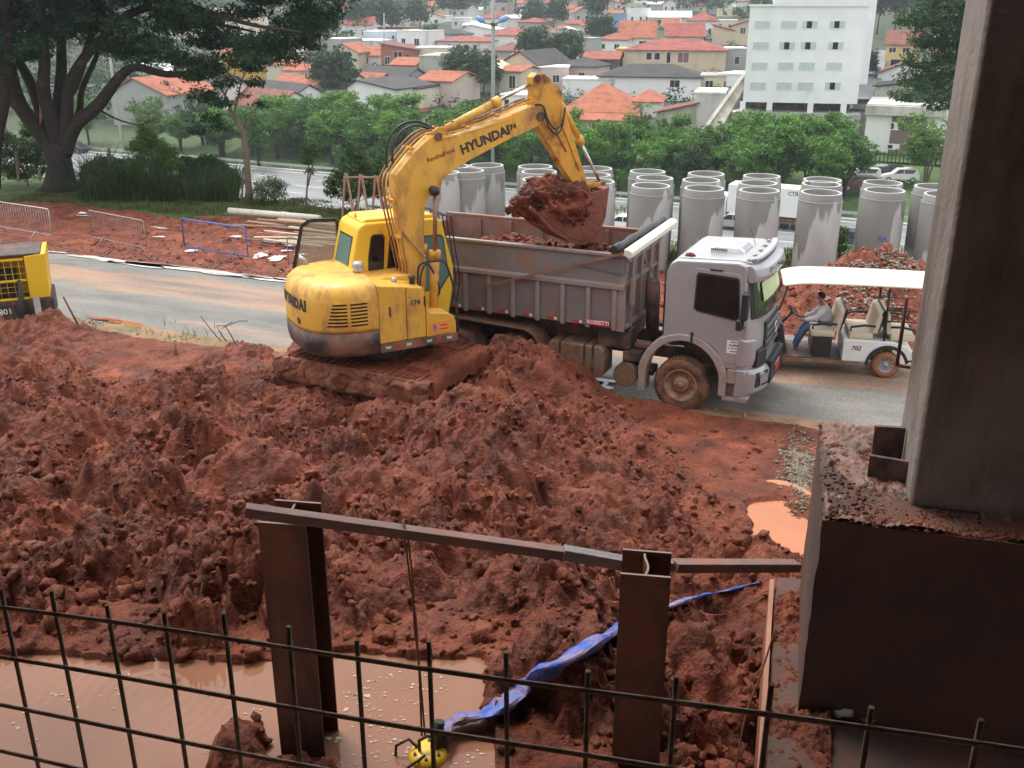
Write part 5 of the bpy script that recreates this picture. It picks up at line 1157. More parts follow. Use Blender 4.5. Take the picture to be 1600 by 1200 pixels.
# hydraulic hoist behind the cab
bd=MB(); bd.cyl((-.95,0,.95),(-1.0,0,2.2),.13,16); bd.build('hoist_cylinder',M['steel'],tr)
bd=MB(); bd.bb(-1.05,-.55,-.85,-.62,1.05,1.12); bd.bb(-1.05,-.55,.62,.85,1.05,1.12); 
tag(bd.build('catwalk',M['steel'],tr),kind='stuff')
# rolled tarpaulin and its cream channel across the front of the body
a,c=Vector((-1.40,-1.27,3.02)),Vector((-1.26,1.42,3.10))
bd=MB(); bd.tube([a+(c-a)*k/12+Vector((0,0,.012*math.sin(k*1.7))) for k in range(13)],.085,12,rs=[.085+.012*math.sin(k*2.1) for k in range(13)]); bd.build('tarpaulin_roll',M['hose'],tr)
bd=MB(); bd.prism([(-1.16,2.99),(-1.06,2.93),(-1.0,2.96),(-1.0,3.05),(-1.05,3.09),(-1.16,3.10)],-1.30,1.50,1); bd.warp(lambda v:(v[0]+.04*v[1]/1.5,v[1],v[2]+.03*v[1])); bd.build('tarpaulin_channel',M['cream'],tr,bevel=.012)
bd=MB(); bd.bar((-4.25,-1.30,1.98),(-1.22,-1.28,2.98),.03,.045); bd.build('tarpaulin_arm',M['rustrod'],tr)
bd=MB(); bd.add([(-2.3,-1.18,2.66),(-1.2,-1.18,2.93),(-1.2,-1.20,2.55),(-2.3,-1.172,2.66),(-1.2,-1.172,2.93),(-1.2,-1.192,2.55)],[(0,2,1),(3,4,5),(0,1,4,3),(1,2,5,4),(2,0,3,5)]); bd.build('tarpaulin_flap',mat('flap_grey',(.16,.13,.13),.7),tr)
bd=MB(); bd.tube([(-.55,-.95,1.2),(-.58,-.95,2.4),(-.95,-.9,2.9)],.012,6); bd.build('air_line',M['hose'],tr)
bd=MB(); bd.tube([(-.50,-.80,1.2),(-.52,-.80,2.85)],.02,6); bd.build('air_line',M['hose'],tr)
# the load: own thing
me_=lump_sheet(-6.12,-1.27,-1.085,1.085,lambda x,y:2.46+.16*np.exp(-((x+3.4)/1.1)**2-((y+.2)/.8)**2)+.26*np.exp(-((x+2.2)/.5)**2-((y+.4)/.6)**2)+.17*np.exp(-((x+4.3)/.5)**2-((y+.6)/.5)**2)-.14*np.clip((x+6.2)<1.2,0,1),170,80,51,.12,.0)
lo=link('truck_load',me_,M['mudc'],None,(3.70,18.85,0),TRH); tag(lo,'lumpy red mud filling the grey body of the tipper truck','mud load')
r=np.random.default_rng(8); vv=np.array([v.co[:] for v in me_.vertices]); pts=[];rad=[]
for _ in range(700):
    v=vv[r.integers(len(vv))]
    if v[2]<2.5 and r.random()<.6: continue
    s=float(np.clip(r.lognormal(-3.2,.45),.02,.10))
    if abs(v[1])+s>1.08: continue
    pts.append(v+np.array([0,0,s*.4])); rad.append(s)
tag(clods('load_clods',np.array(pts),rad,M['mudc'],lo,sub=2,seed=29),kind='stuff')
# ------------------------------------------------------------------ open electric cart with its driver (cart faces -x locally)
CTH=R(-11); CT=(7.77,19.52)
ca=empty('electric_cart',(CT[0],CT[1],.01),CTH,'white open electric cart with a cream roof and beige seats, driven past the truck','cart')
for (x,y) in ((0,.10),(0,1.05),(-2.62,.10),(-2.62,1.05)):
    b=MB(); b.lathe([(.15,-.09),(.20,-.105),(.26,-.10),(.28,-.05),(.28,.05),(.26,.10),(.20,.105),(.15,.09)],(x,y,.28),'y',28); t=b.build('wheel',mat('cart_tyre_mud',(.30,.13,.07),.8,var=.3,vs=6),ca)
    b=MB(); b.lathe([(.155,-.085),(.15,-.09),(.14,-.05),(.05,-.03),(.045,-.08),(0,-.085)],(x,y,.28),'y',24)
    for i in range(10):
        a=2*math.pi*i/10; b.bar((x+.05*math.cos(a),y-.07,.28+.05*math.sin(a)),(x+.145*math.cos(a),y-.075,.28+.145*math.sin(a)),.02,.014,Vector((0,1,0)))
    b.build('rim',M['galv'],t)
b=MB(); b.bb(-2.55,-.55,.03,1.15,.26,.36); b.build('floor_pan',M['blackd'],ca,bevel=.015)
b=MB(); b.bb(-2.5,-.50,.0,.04,.26,.33); b.bb(-2.5,-.50,1.13,1.17,.26,.33); tag(b.build('sill',M['tank'],ca),kind='stuff')
b=MB(); b.bb(-.75,-.60,.018,.028,.27,.32); b.build('reflector',M['red'],ca)
# rear body with an arched opening
rb=[(-.90,.42),(-.90,.80),(-.30,.82),(.30,.74),(.52,.62),(.54,.45),(.42,.42)]+[(.0+.37*math.cos(R(a)),.28+.37*math.sin(R(a))) for a in range(22,180,14)]+[(-.40,.42)]
rb=[(-.90,.33),(-.90,.76),(-.80,.80),(.10,.79),(.36,.70),(.52,.56),(.54,.44),(.38,.40)]+[(.37*math.cos(R(a)),.28+.37*math.sin(R(a))) for a in (24,45,65,90,115,135,155,172)]+[(-.40,.33)]
b=MB(); b.prism(rb,.0,1.15,1); rbo=b.build('rear_body',M['cart'],ca,bevel=.02)
arc=[(.37*math.cos(R(a)),.28+.37*math.sin(R(a))) for a in range(10,181,10)]; arco=[(.43*math.cos(R(a)),.28+.44*math.sin(R(a))) for a in range(10,181,10)]
b=MB(); b.prism(arco+arc[::-1],-.02,.03); b.build('wheel_arch',M['black'],rbo)
b=MB(); b.bb(.40,.60,.05,1.10,.36,.43); b.build('rear_step',M['black'],ca,bevel=.02)
b=MB(); b.bb(.47,.53,-.004,.03,.50,.62); b.build('tail_lamp',M['red'],ca)
text('lettering','702',.13,M['darkink'],ca,(-.64,-.004,.62),(R(90),0,0),.002,.002,shear=.25)
def seat(x,face,lab):
    b=MB(); b.bb(x-.24,x+.24,.06,1.10,.80,.94); b.build('seat_cushion',M['beige'],ca,bevel=.05,seg=3)
    b=MB(); s=face; b.prism([(x+s*.20,.93),(x+s*.32,.93),(x+s*.44,1.36),(x+s*.40,1.42),(x+s*.30,1.38)],.08,1.08); b.build('seat_back',M['beige'],ca,bevel=.03,seg=3)
    b=MB(); b.prism([(x+s*.33,.96),(x+s*.345,.95),(x+s*.46,1.36),(x+s*.42,1.44),(x+s*.40,1.43)],.07,1.09); b.build('back_shell',M['black'],ca)
    for y in (.05,1.11):
        b=MB(); b.tube([(x-s*.22,y,.98),(x-s*.22,y,1.06),(x+s*.05,y,1.11),(x+s*.26,y,1.10)],.025,8); b.build('armrest',M['black'],ca)
seat(-1.32,1,''); seat(-.56,1,''); seat(.26,-1,'')
b=MB(); b.bb(-1.50,-1.12,.08,1.08,.37,.79); b.build('seat_box',M['black'],ca,bevel=.02)
# nose and dash
b=MB(); b.prism([(-2.95,.35),(-2.20,.35),(-2.15,.5),(-2.30,1.0),(-2.42,1.05),(-2.62,.98),(-2.90,.70)],.03,1.12); b.build('front_cowl',M['cart'],ca,bevel=.04)
b=MB(); b.prism([(-2.28,.42),(-2.0,.42),(-2.05,.60),(-2.14,1.02),(-2.36,1.06)],.10,1.05); b.build('dashboard',M['black'],ca,bevel=.03)
b=MB(); b.tube([(-2.18,.72,.80),(-1.93,.72,1.12)],.03,8); b.build('steering_column',M['black'],ca)
b=MB(); c=Vector((-1.90,.72,1.15)); ax=Vector((.62,0,.78)).normalized(); u=Vector((0,1,0)); w_=ax.cross(u)
ring=[c+(u*math.cos(a)+w_*math.sin(a))*.17 for a in np.linspace(0,2*math.pi,25)]
b.tube(ring,.016,7); b.bar(ring[0],ring[12],.03,.015); b.bar(ring[6],c,.03,.015); b.build('steering_wheel',M['black'],ca)
for y in (.06,1.10):
    b=MB(); b.tube([(-2.40,y,.95),(-2.22,y,1.45),(-2.12,y,1.90)],.022,8); b.build('roof_post',M['black'],ca)
    b=MB(); b.tube([(-.10,y,.80),(-.12,y,1.90)],.026,8); b.build('roof_post',M['black'],ca)
    b=MB(); b.tube([(-.10,y,1.22),(.52,y,1.22),(.52,y,.95)],.016,7); b.build('grab_rail',M['black'],ca)
    b=MB(); b.tube([(-.10,y,1.45),(.60,y,1.45)],.012,7); b.build('grab_rail',M['black'],ca)
b=MB()
V=[];nx,ny=14,9
def roofz(x,y): 
    e=max(abs((y-.58)/.68)**6,0); ex_=max(abs((x+.40)/1.86)**10,0); return 2.09-.10*e-.09*ex_-.02*((x+.4)/1.8)**2
for j in range(ny):
    for i in range(nx):
        x=-2.26+(3.72)*i/(nx-1); y=-.10+1.36*j/(ny-1); V.append((x,y,roofz(x,y)))
Fc=[(j*nx+i,j*nx+i+1,(j+1)*nx+i+1,(j+1)*nx+i) for j in range(ny-1) for i in range(nx-1)]
b.add(V,Fc,True); rfo=b.build('roof',M['roofcream'],ca); md=rfo.modifiers.new('s','SOLIDIFY'); md.thickness=.05; md.offset=-1
md=rfo.modifiers.new('ss','SUBSURF'); md.levels=1; md.render_levels=1
# ---- driver
def skinfig(name,P,E,Rr,m,parent=None,lv=2,root=0):
    me=bpy.data.meshes.new(name); me.from_pydata(P,E,[]); o_=link(name,me,m,parent)
    sk_=o_.modifiers.new('skin','SKIN'); 
    for i,v in enumerate(me.skin_vertices[0].data): v.radius=(Rr[i],Rr[i]) if not isinstance(Rr[i],tuple) else Rr[i]; v.use_root=(i==root)
    sk_.use_smooth_shade=True
    ss=o_.modifiers.new('sub','SUBSURF'); ss.levels=lv; ss.render_levels=lv; return o_
# local frame of the cart: sits on the front bench, facing -x, leaning forward, hands on the wheel
PX,PYc,SZ=-1.32,.62,.94
pz=empty('person',(CT[0],CT[1],.01),CTH,'man in a white long sleeved shirt and blue jeans driving the open cart','person')
pz.scale=(.92,.92,.90); _c=math.cos(CTH); _s=math.sin(CTH); pz.location=(CT[0]+(-.02*_c-.05*_s),CT[1]+(-.02*_s+.05*_c),-.06)
pel=(PX+.06,PYc,SZ+.13); ch=(PX-.02,PYc,SZ+.42); sh=(PX-.08,PYc,SZ+.56); nk=(PX-.115,PYc,SZ+.66); hd=(PX-.17,PYc,SZ+.78); hd2=(PX-.19,PYc,SZ+.87)
P=[pel,ch,sh,nk,hd,hd2]; E_=[(0,1),(1,2),(2,3),(3,4),(4,5)]; Rr=[(.13,.14),(.13,.16),(.09,.13),(.052,.052),(.085,.075),(.07,.065)]
for s in (-1,1):
    i=len(P); P+=[(PX-.08,PYc+s*.19,SZ+.54),(PX-.26,PYc+s*.23,SZ+.36),(PX-.50,PYc+s*.15,SZ+.28),(PX-.57,PYc+s*.14,SZ+.28)]; E_+=[(2,i),(i,i+1),(i+1,i+2),(i+2,i+3)]; Rr+=[.060,.045,.034,.03]
for s in (-1,1):
    i=len(P); P+=[(PX+.03,PYc+s*.10,SZ+.10),(PX-.42,PYc+s*.14,SZ+.12),(PX-.60,PYc+s*.13,SZ-.30),(PX-.62,PYc+s*.13,SZ-.46)]; E_+=[(0,i),(i,i+1),(i+1,i+2),(i+2,i+3)]; Rr+=[.10,.068,.048,.040]
body=skinfig('body',P,E_,Rr,M['skin'],pz,2)
P=[(PX+.06,PYc,SZ+.10),ch,(PX-.08,PYc,SZ+.57)]; E_=[(0,1),(1,2)]; Rr=[(.155,.175),(.15,.185),(.10,.145)]
for s in (-1,1):
    i=len(P); P+=[(PX-.08,PYc+s*.20,SZ+.54),(PX-.26,PYc+s*.235,SZ+.36),(PX-.48,PYc+s*.155,SZ+.285)]; E_+=[(2,i),(i,i+1),(i+1,i+2)]; Rr+=[.078,.060,.046]
skinfig('shirt',P,E_,Rr,M['shirt'],pz,2)
P=[(PX+.07,PYc,SZ+.10)]; E_=[]; Rr=[(.16,.18)]
for s in (-1,1):
    i=len(P); P+=[(PX+.0,PYc+s*.11,SZ+.09),(PX-.42,PYc+s*.145,SZ+.125),(PX-.60,PYc+s*.13,SZ-.30),(PX-.62,PYc+s*.13,SZ-.43)]; E_+=[(0,i),(i,i+1),(i+1,i+2),(i+2,i+3)]; Rr+=[.115,.083,.063,.056]
skinfig('jeans',P,E_,Rr,M['jeans'],pz,2)
for s in (-1,1):
    skinfig('shoe',[(PX-.58,PYc+s*.13,SZ-.50),(PX-.68,PYc+s*.13,SZ-.51),(PX-.80,PYc+s*.135,SZ-.53)],[(0,1),(1,2)],[(.045,.05),(.042,.048),(.028,.04)],mat('brown_shoe',(.09,.045,.03),.6),pz,2)
    # hands: palm and five fingers closed on the wheel rim
    hp=Vector((PX-.56,PYc+s*.14,SZ+.285))
    P=[hp+Vector((.03,0,0)),hp+Vector((-.02,0,.005))]; E_=[(0,1)]; Rr=[(.022,.032),(.016,.038)]
    for k in range(4):
        i=len(P); y=(-.027+.018*k); P+=[hp+Vector((-.045,y,.012)),hp+Vector((-.068,y,-.008)),hp+Vector((-.055,y,-.028))]; E_+=[(1,i),(i,i+1),(i+1,i+2)]; Rr+=[.010,.009,.008]
    i=len(P); P+=[hp+Vector((-.005,-s*.035,.0)),hp+Vector((-.035,-s*.048,-.012))]; E_+=[(0,i),(i,i+1)]; Rr+=[.011,.009]
    skinfig('hand',[tuple(p) for p in P],E_,Rr,M['skin'],pz,1)
hc=Vector((PX-.155,PYc,SZ+.855))
V0,T0=ico(3); hv=V0*np.array([.105,.088,.095]); keep=~((V0[:,0]<-.25)&(V0[:,2]<.35)); hv=np.where(keep[:,None],hv*(1+.05*np.sin(V0*17).sum(1)[:,None]/2),V0*.06)
link('hair',tri_mesh('hair',hv+np.array(hc),T0,True),M['hair'],pz)
b=MB(); b.cyl((PX-.245,PYc,SZ+.80),(PX-.275,PYc,SZ+.785),.014,8,.006); b.build('nose',M['skin'],pz)
for s in (-1,1):
    b=MB(); b.box((PX-.15,PYc+s*.080,SZ+.80),(.035,.012,.05)); b.build('ear',M['skin'],pz,bevel=.005)
    b=MB(); b.cyl((PX-.245,PYc+s*.032,SZ+.825),(PX-.252,PYc+s*.032,SZ+.824),.010,8); b.build('eye',M['hair'],pz)
b=MB(); b.box((PX-.248,PYc,SZ+.755),(.008,.04,.008)); b.build('mouth',mat('lips',(.22,.09,.07),.5),pz)
# ------------------------------------------------------------------ concrete pipes standing on end
def pipe_material():
    m=bpy.data.materials.new('pipe_concrete_wet'); m.use_nodes=True; n=m.node_tree; b=n.nodes['Principled BSDF']; L=n.links.new
    tc=nd(n,'ShaderNodeTexCoord'); oi=nd(n,'ShaderNodeObjectInfo')
    of=nd(n,'ShaderNodeVectorMath',operation='ADD'); L(tc.outputs['Object'],of.inputs[0]); sc=nd(n,'ShaderNodeVectorMath',operation='SCALE'); L(oi.outputs['Location'],sc.inputs[0]); sc.inputs['Scale'].default_value=3.7; L(sc.outputs[0],of.inputs[1])
    def noise(src,s,sca,det=5):
        mp=nd(n,'ShaderNodeMapping'); mp.inputs['Scale'].default_value=sca; L(src,mp.inputs[0]); z=nd(n,'ShaderNodeTexNoise'); z.inputs['Scale'].default_value=s; z.inputs['Detail'].default_value=det; L(mp.outputs[0],z.inputs[0]); return z.outputs[0]
    # rain has soaked down from the rim: ragged wet line, lower on one side
    sp=nd(n,'ShaderNodeSeparateXYZ'); L(tc.outputs['Object'],sp.inputs[0])
    a=nd(n,'ShaderNodeMath',operation='MULTIPLY_ADD'); L(noise(of.outputs[0],3.2,(1,1,.12),5),a.inputs[0]); a.inputs[1].default_value=3.4; a.inputs[2].default_value=-1.7
    bq=nd(n,'ShaderNodeMath',operation='MULTIPLY_ADD'); L(sp.outputs['X'],bq.inputs[0]); bq.inputs[1].default_value=1.5; L(sp.outputs['Z'],bq.inputs[2])   # dry on +x side
    neg=nd(n,'ShaderNodeMath',operation='MULTIPLY_ADD'); L(sp.outputs['X'],neg.inputs[0]); neg.inputs[1].default_value=-1.55; L(sp.outputs['Z'],neg.inputs[2])
    s2=nd(n,'ShaderNodeMath',operation='ADD'); L(neg.outputs[0],s2.inputs[0]); L(a.outputs[0],s2.inputs[1])
    r=nd(n,'ShaderNodeMapRange'); r.inputs[1].default_value=1.25; r.inputs[2].default_value=1.40; L(s2.outputs[0],r.inputs[0])
    dry=nd(n,'ShaderNodeValToRGB'); dry.color_ramp.elements[0].position=.3; dry.color_ramp.elements[1].position=.7; dry.color_ramp.elements[0].color=(.38,.38,.37,1); dry.color_ramp.elements[1].color=(.47,.465,.45,1); L(noise(of.outputs[0],2.5,(1,1,.5),6),dry.inputs[0])
    wet=nd(n,'ShaderNodeValToRGB'); wet.color_ramp.elements[0].position=.3; wet.color_ramp.elements[1].position=.7; wet.color_ramp.elements[0].color=(.19,.187,.17,1); wet.color_ramp.elements[1].color=(.215,.21,.195,1); L(noise(of.outputs[0],3,(1,1,.4),6),wet.inputs[0])
    mx=nd(n,'ShaderNodeMixRGB'); L(r.outputs[0],mx.inputs[0]); L(dry.outputs[0],mx.inputs[1]); L(wet.outputs[0],mx.inputs[2]); L(mx.outputs[0],b.inputs['Base Color'])
    q_=nd(n,'ShaderNodeMapRange'); q_.inputs[3].default_value=.85; q_.inputs[4].default_value=.55; L(r.outputs[0],q_.inputs[0]); L(q_.outputs[0],b.inputs['Roughness'])
    bp=nd(n,'ShaderNodeBump'); bp.inputs['Strength'].default_value=.4; bp.inputs['Distance'].default_value=.01; L(noise(of.outputs[0],5,(.6,.6,9),3),bp.inputs['Height']); L(bp.outputs[0],b.inputs['Normal']); return m
PM=pipe_material(); PHt=2.45
b=MB(); b.lathe([(.60,0),(.60,PHt-.20),(.575,PHt-.17),(.56,PHt-.01),(.545,PHt),(.50,PHt),(.485,PHt-.02),(.485,.0)],n=44); pme=b.mesh('concrete_pipe'); pme.materials.append(PM)
b=MB(); b.lathe([(.601,PHt-.215),(.606,PHt-.21),(.606,PHt-.20),(.601,PHt-.195)],n=44); prm=b.mesh('joint_ring'); prm.materials.append(mat('pale_ring',(.50,.50,.48),.8,var=.1))
b=MB(); b.lathe([(.549,PHt+.0015),(.54,PHt+.004),(.505,PHt+.004),(.496,PHt+.0015)],n=44); plip=b.mesh('rim_lip'); plip.materials.append(mat('pale_rim',(.55,.55,.53),.75,var=.1))
PIP=[(1016,288.7,'front row behind the tarpaulin roll, blue letters on it','AG2'),(1100.7,292.7,'front row just left of the truck cab roof',None),(1187.5,296,'front row directly above the truck roof cooler',None),(1282.7,299,'front row left of the cart roof, mud splashed foot',None),(1383,296,'front row above the cart, marked RA2','RA2'),(1478,302,'front row against the dark column',None),
 (1022,276.7,'middle row behind the pipe with blue letters',None),(1096,280,'middle row left of the truck cab',None),(1186,284.7,'middle row above the truck cab',None),(1283,286,'middle row over the spoil heap',None),(1379,284,'back row behind the pipe marked RA2',None),(1462,290,'back row half hidden by the column',None),
 (1012,266.7,'back row, third behind the pipe with blue letters',None),(1103,270,'back row left of the white box truck',None),(1191,274,'back row beside the white box truck',None),(1285,279.5,'back row over the spoil heap',None),
 (728,265,'left group, behind the rear of the truck body',None),(761,257,'left group, its right hand pipe beside the utility pole',None),(690,268,'left group, mostly hidden behind the boom',None),(706,258,'left group, back pipe glimpsed beside the boom',None),
 (837,259,'back row right of the utility pole, behind the bucket mud',None),(843,267,'middle row right of the utility pole',None),(844,279,'front row half hidden by mud in the bucket',None),
 (930,262,'back row behind the bucket cylinder',None),(927,272,'middle row behind the bucket',None),(930,282,'front row just right of the bucket',None)]
for k,(x,y,lab,mark) in enumerate(PIP):
    r_=ray(x,y); kk=(PHt-CAMH)/r_.z; X_,Y_=r_.x*kk,r_.y*kk
    t=bpy.data.objects.new('concrete_pipe',pme); COL.objects.link(t); t.location=(X_,Y_,-.02); t.rotation_euler=(R(.4*math.sin(k*3)),R(.5*math.cos(k*2)),R(-15+30*math.sin(k*1.7)))
    tag(t,'grey concrete pipe on end, '+lab,'concrete pipe','concrete pipes standing on end')
    for nm,mm_ in (('joint_ring',prm),('rim_lip',plip)):
        c=bpy.data.objects.new(nm,mm_); COL.objects.link(c); c.parent=t
    if mark:
        d=Vector((-X_,-Y_,0)).normalized(); ang=math.atan2(d.y,d.x)+(-.35 if mark=='AG2' else .25)-t.rotation_euler.z
        for i,chh in enumerate(mark):
            a=ang+(i-1)*.20; text('lettering',chh,.21,M['blue_ink'],t,(.604*math.cos(a),.604*math.sin(a),1.18),(R(90),0,a+R(90)),.001,.002,shear=.1)
# ------------------------------------------------------------------ crowd barriers
def barrier(a,b_,label,m,h=1.08,bars=True,grp='crowd control barriers along the road'):
    a,b_=Vector(a),Vector(b_); L_=(b_-a).length; t=empty('crowd_barrier',(a.x,a.y,.06),math.atan2(b_.y-a.y,b_.x-a.x),label,'barrier',grp)
    b=MB(); b.tube([(0,0,.22),(0,0,h-.05),(.05,0,h),(L_-.05,0,h),(L_,0,h-.05),(L_,0,.22),(0,0,.22)],.019 if bars else .024,8); b.build('frame',m,t)
    if bars:
        bm_=MB().cyl((0,0,.22),(0,0,h),.006,5).mesh('spindle'); bm_.materials.append(m); n=int(L_/.13)
        for i in range(1,n):
            o_=bpy.data.objects.new('spindle',bm_); COL.objects.link(o_); o_.parent=t; o_.location=(L_*i/n,0,0)
    for x in (L_*.22,L_*.78):
        b=MB(); b.tube([(x-.05,-.28,0),(x,-.02,.26),(x,.02,.26),(x+.05,.28,0)],.016,7); b.build('foot',m,t)
    return t
barrier(at(-25,362),at(84,381),'grey barrier with thin bars, leftmost beside the road',M['galv'])
barrier(at(146,383),at(231,402),'rusty barrier with thin bars, between the grey one and the blue one',mat('rusty_galv',(.33,.27,.24),.6,metal=.3,var=.3,vs=9))
barrier(at(290,398),at(389,415),'blue painted empty frame barrier by the rutted red earth',M['bluepaint'],bars=False)
barrier(at(453,430),at(560,452),'grey barrier partly behind the excavator cab',M['galv'])
# ------------------------------------------------------------------ tow-behind compressor at the left edge
cp=empty('towed_compressor',(-10.93,22.0,.05),R(22),'yellow and black towed compressor with a mesh side at the left edge','compressor')
b=MB(); b.bb(-2.6,.42,.0,1.3,.40,.98); b.build('base_tank',M['blackd'],cp,bevel=.05)
b=MB(); b.prism([(-.06,.98),(.36,.98),(.40,2.0),(-.05,1.96)],.0,1.3); b.build('end_panel',M['yellow_clean'],cp,bevel=.02)
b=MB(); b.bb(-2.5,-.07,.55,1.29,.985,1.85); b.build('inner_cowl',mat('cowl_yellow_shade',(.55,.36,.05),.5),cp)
b=MB(); b.bb(-2.55,.30,.02,1.28,1.965,2.02); b.build('top_cover',M['blackd'],cp,bevel=.02)
b=MB(); b.bb(-1.05,-.30,.25,.6,1.0,1.62); b.cyl((-.75,.30,1.55),(-.75,.55,1.80),.16,14); b.build('engine',M['black'],cp,bevel=.03)
for z in (1.0,1.42,1.90):
    b=MB(); b.bb(-2.55,-.07,-.005,.04,z-.025,z+.025); b.build('guard_rail_bar',M['yellow_clean'],cp,bevel=.005)
for z in (1.16,1.28,1.58,1.74):
    b=MB(); b.cyl((-2.5,.02,z),(-.08,.02,z),.006,5); b.build('mesh_wire',M['yellow_clean'],cp)
for k in range(16):
    b=MB(); x=-.18-.15*k; b.cyl((x,.02,1.0),(x,.02,1.9),.006,5); b.build('mesh_wire',M['yellow_clean'],cp)
b=MB(); b.bb(-1.02,-.97,-.008,.04,.99,1.92); b.build('guard_post',M['yellow_clean'],cp)
text('lettering','A2801',.19,M['white'],cp,(-.72,-.002,.72),(R(90),R(-3),0),.003,.002)
for (x,y) in ((.02,-.02),(.02,1.3)):
    b=MB(); b.lathe([(.16,-.10),(.27,-.11),(.31,-.06),(.31,.06),(.27,.11),(.16,.10),(0,.08)],(x,y,.28),'y',26); b.build('wheel',M['tyre'],cp)
b=MB(); b.tube([(-.30,-.12,.05),(-.26,-.10,.8),(-.22,-.06,1.45)],.075,10,rs=[.08,.075,.03]); 
tag(b.build('rolled_strap',M['black'],None,loc=(-10.93,22.0,.05),rotz=R(22)),'black rolled strap leaning upright against the mesh side of the compressor','strap')
c0=at(72,500,.3); c1=onplane(56,465,21.6)
b=MB(); b.bar(at(84,528,.1)+Vector((0,-.5,-.1)),onplane(56,464,21.75),.16,.02,Vector((.2,1,0))); tag(b.build('leaning_board',mat('grey_board',(.40,.37,.34),.8,var=.25,vs=5)),'narrow grey board leaning against the end of the compressor','board')
# stakes and twisted rebars in the near mud
def stake(px,py,ln,lean,m,label,cat='stake',r_=.02,z=.3):
    p=at(px,py,z); zz=max(mud_z(p.x,p.y),0)-.1; b=MB(); b.tube([(0,0,0),(lean*ln*.5,0,ln*.5),(lean*ln,0,ln)],r_,6); tag(b.build('stake',m,loc=(p.x,p.y,zz)),label,cat)
stake(128,530,.75,-.35,M['rust'],'thin rusty stake leaning left out of the mud near the compressor')
stake(275,555,.42,.0,M['wood'],'short muddy wooden stub standing on the mud crest','stake',.045)
b=MB(); p=at(345,533,.2)
b.tube([(0,0,0),(-.18,0,.25),(-.42,.1,.55)],.012,5); b.tube([(.12,0,0),(.0,0,.22),(-.06,0,.36),(.10,.1,.33),(.28,.1,.42)],.012,5); b.tube([(.3,0,.0),(.22,0,.2),(.12,0,.38)],.012,5); b.tube([(.05,0,.30),(.45,.1,.45),(.62,.1,.44)],.009,5)
tag(b.build('bent_rebars',M['rust'],loc=(p.x,p.y,p.z)),'tangle of bent rusty bars sticking out of the mud edge beside the road','scrap bars')
# long pale tube, planks pile, trestles
a,c=at(358,329,.22),at(500,341,.22); b=MB(); b.cyl(a,c,.115,16); m_=a+(c-a)*.62; 
d_=(c-a).normalized(); b.cyl(m_-d_*.12,m_+d_*.12,.13,16); tag(b.build('plastic_tube',M['cream']),'long pale plastic tube lying at the edge of the grass','tube')
r=np.random.default_rng(31); lt=empty('plank_pile',at(480,366),0,'loose pile of muddy boards and poles behind the excavator cab','plank pile'); lo_=lt.location.copy()
for k in range(26):
    c=at(470+r.uniform(-35,60),352+r.uniform(-5,28),.12+.3*r.random()*.8)-lo_; L_=r.uniform(.8,1.7); a=R(-22+r.normal(0,9)); d_=Vector((math.cos(a),math.sin(a),r.normal(0,.04)))*L_
    b=MB(); b.bar(c-d_,c+d_,r.uniform(.06,.16),r.uniform(.025,.05)); b.build('plank',[M['wood'],M['woodr'],M['woodp'],M['wood']][r.integers(4)],lt)
def trestle(px,py,label,w_=1.0,h=1.35,n=3,lean=0):
    p=at(px,py); t=empty('timber_trestle',p,R(-25),label,'trestle','timber trestles behind the excavator')
    for i in range(n):
        x=w_*i/(n-1)-w_/2
        for s in (-1,1):
            b=MB(); b.bar((x+s*.35+lean*.2,-.1*s,0),(x+s*.03,.0,h),.07,.045,Vector((0,1,0))); b.build('leg',M['wood'],t)
    b=MB(); b.bar((-w_/2-.1,0,h*.92),(w_/2+.1,.02,h*.97),.07,.05); b.build('top_beam',M['wood'],t)
    b=MB(); b.bar((-w_/2-.2,.05,h*.35),(w_/2+.1,.05,h*.62),.06,.03); b.build('brace',M['wood'],t); return t
trestle(568,350,'raw timber trestle frames standing behind the excavator cab roof, left one',1.25,1.75,3)
trestle(628,352,'raw timber trestle behind the excavator, right one beside the boom',1.0,1.75,2)
r=np.random.default_rng(77)
for k in range(9):
    p=at([128,437,455,410,368,470,445,300,250][k],[333,378,384,399,370,398,392,392,370][k],.12); b=MB(); V=[(r.uniform(-.02,.02)+.22*math.cos(a)*r.uniform(.5,1.2),.12*math.sin(a)*r.uniform(.5,1.2),.03*r.random()) for a in np.linspace(0,5.8,9)]; b.add(V,[tuple(range(9))]); o_=b.build('plastic_scrap',M['white'],loc=p); tag(o_,['torn white scrap at the grass edge above the grey barrier','white scrap in the ruts behind the blue barrier','white scrap beside the half hidden barrier','small white scrap left of the ruts','white scrap on the verge above the blue barrier','white scrap right of the half hidden barrier end','white scrap nearest the excavator cab door','white scrap between the blue and rusty barriers','white scrap behind the rusty barrier'][k],'plastic scrap','white scraps on the red verge'); md=o_.modifiers.new('s','SOLIDIFY'); md.thickness=.012
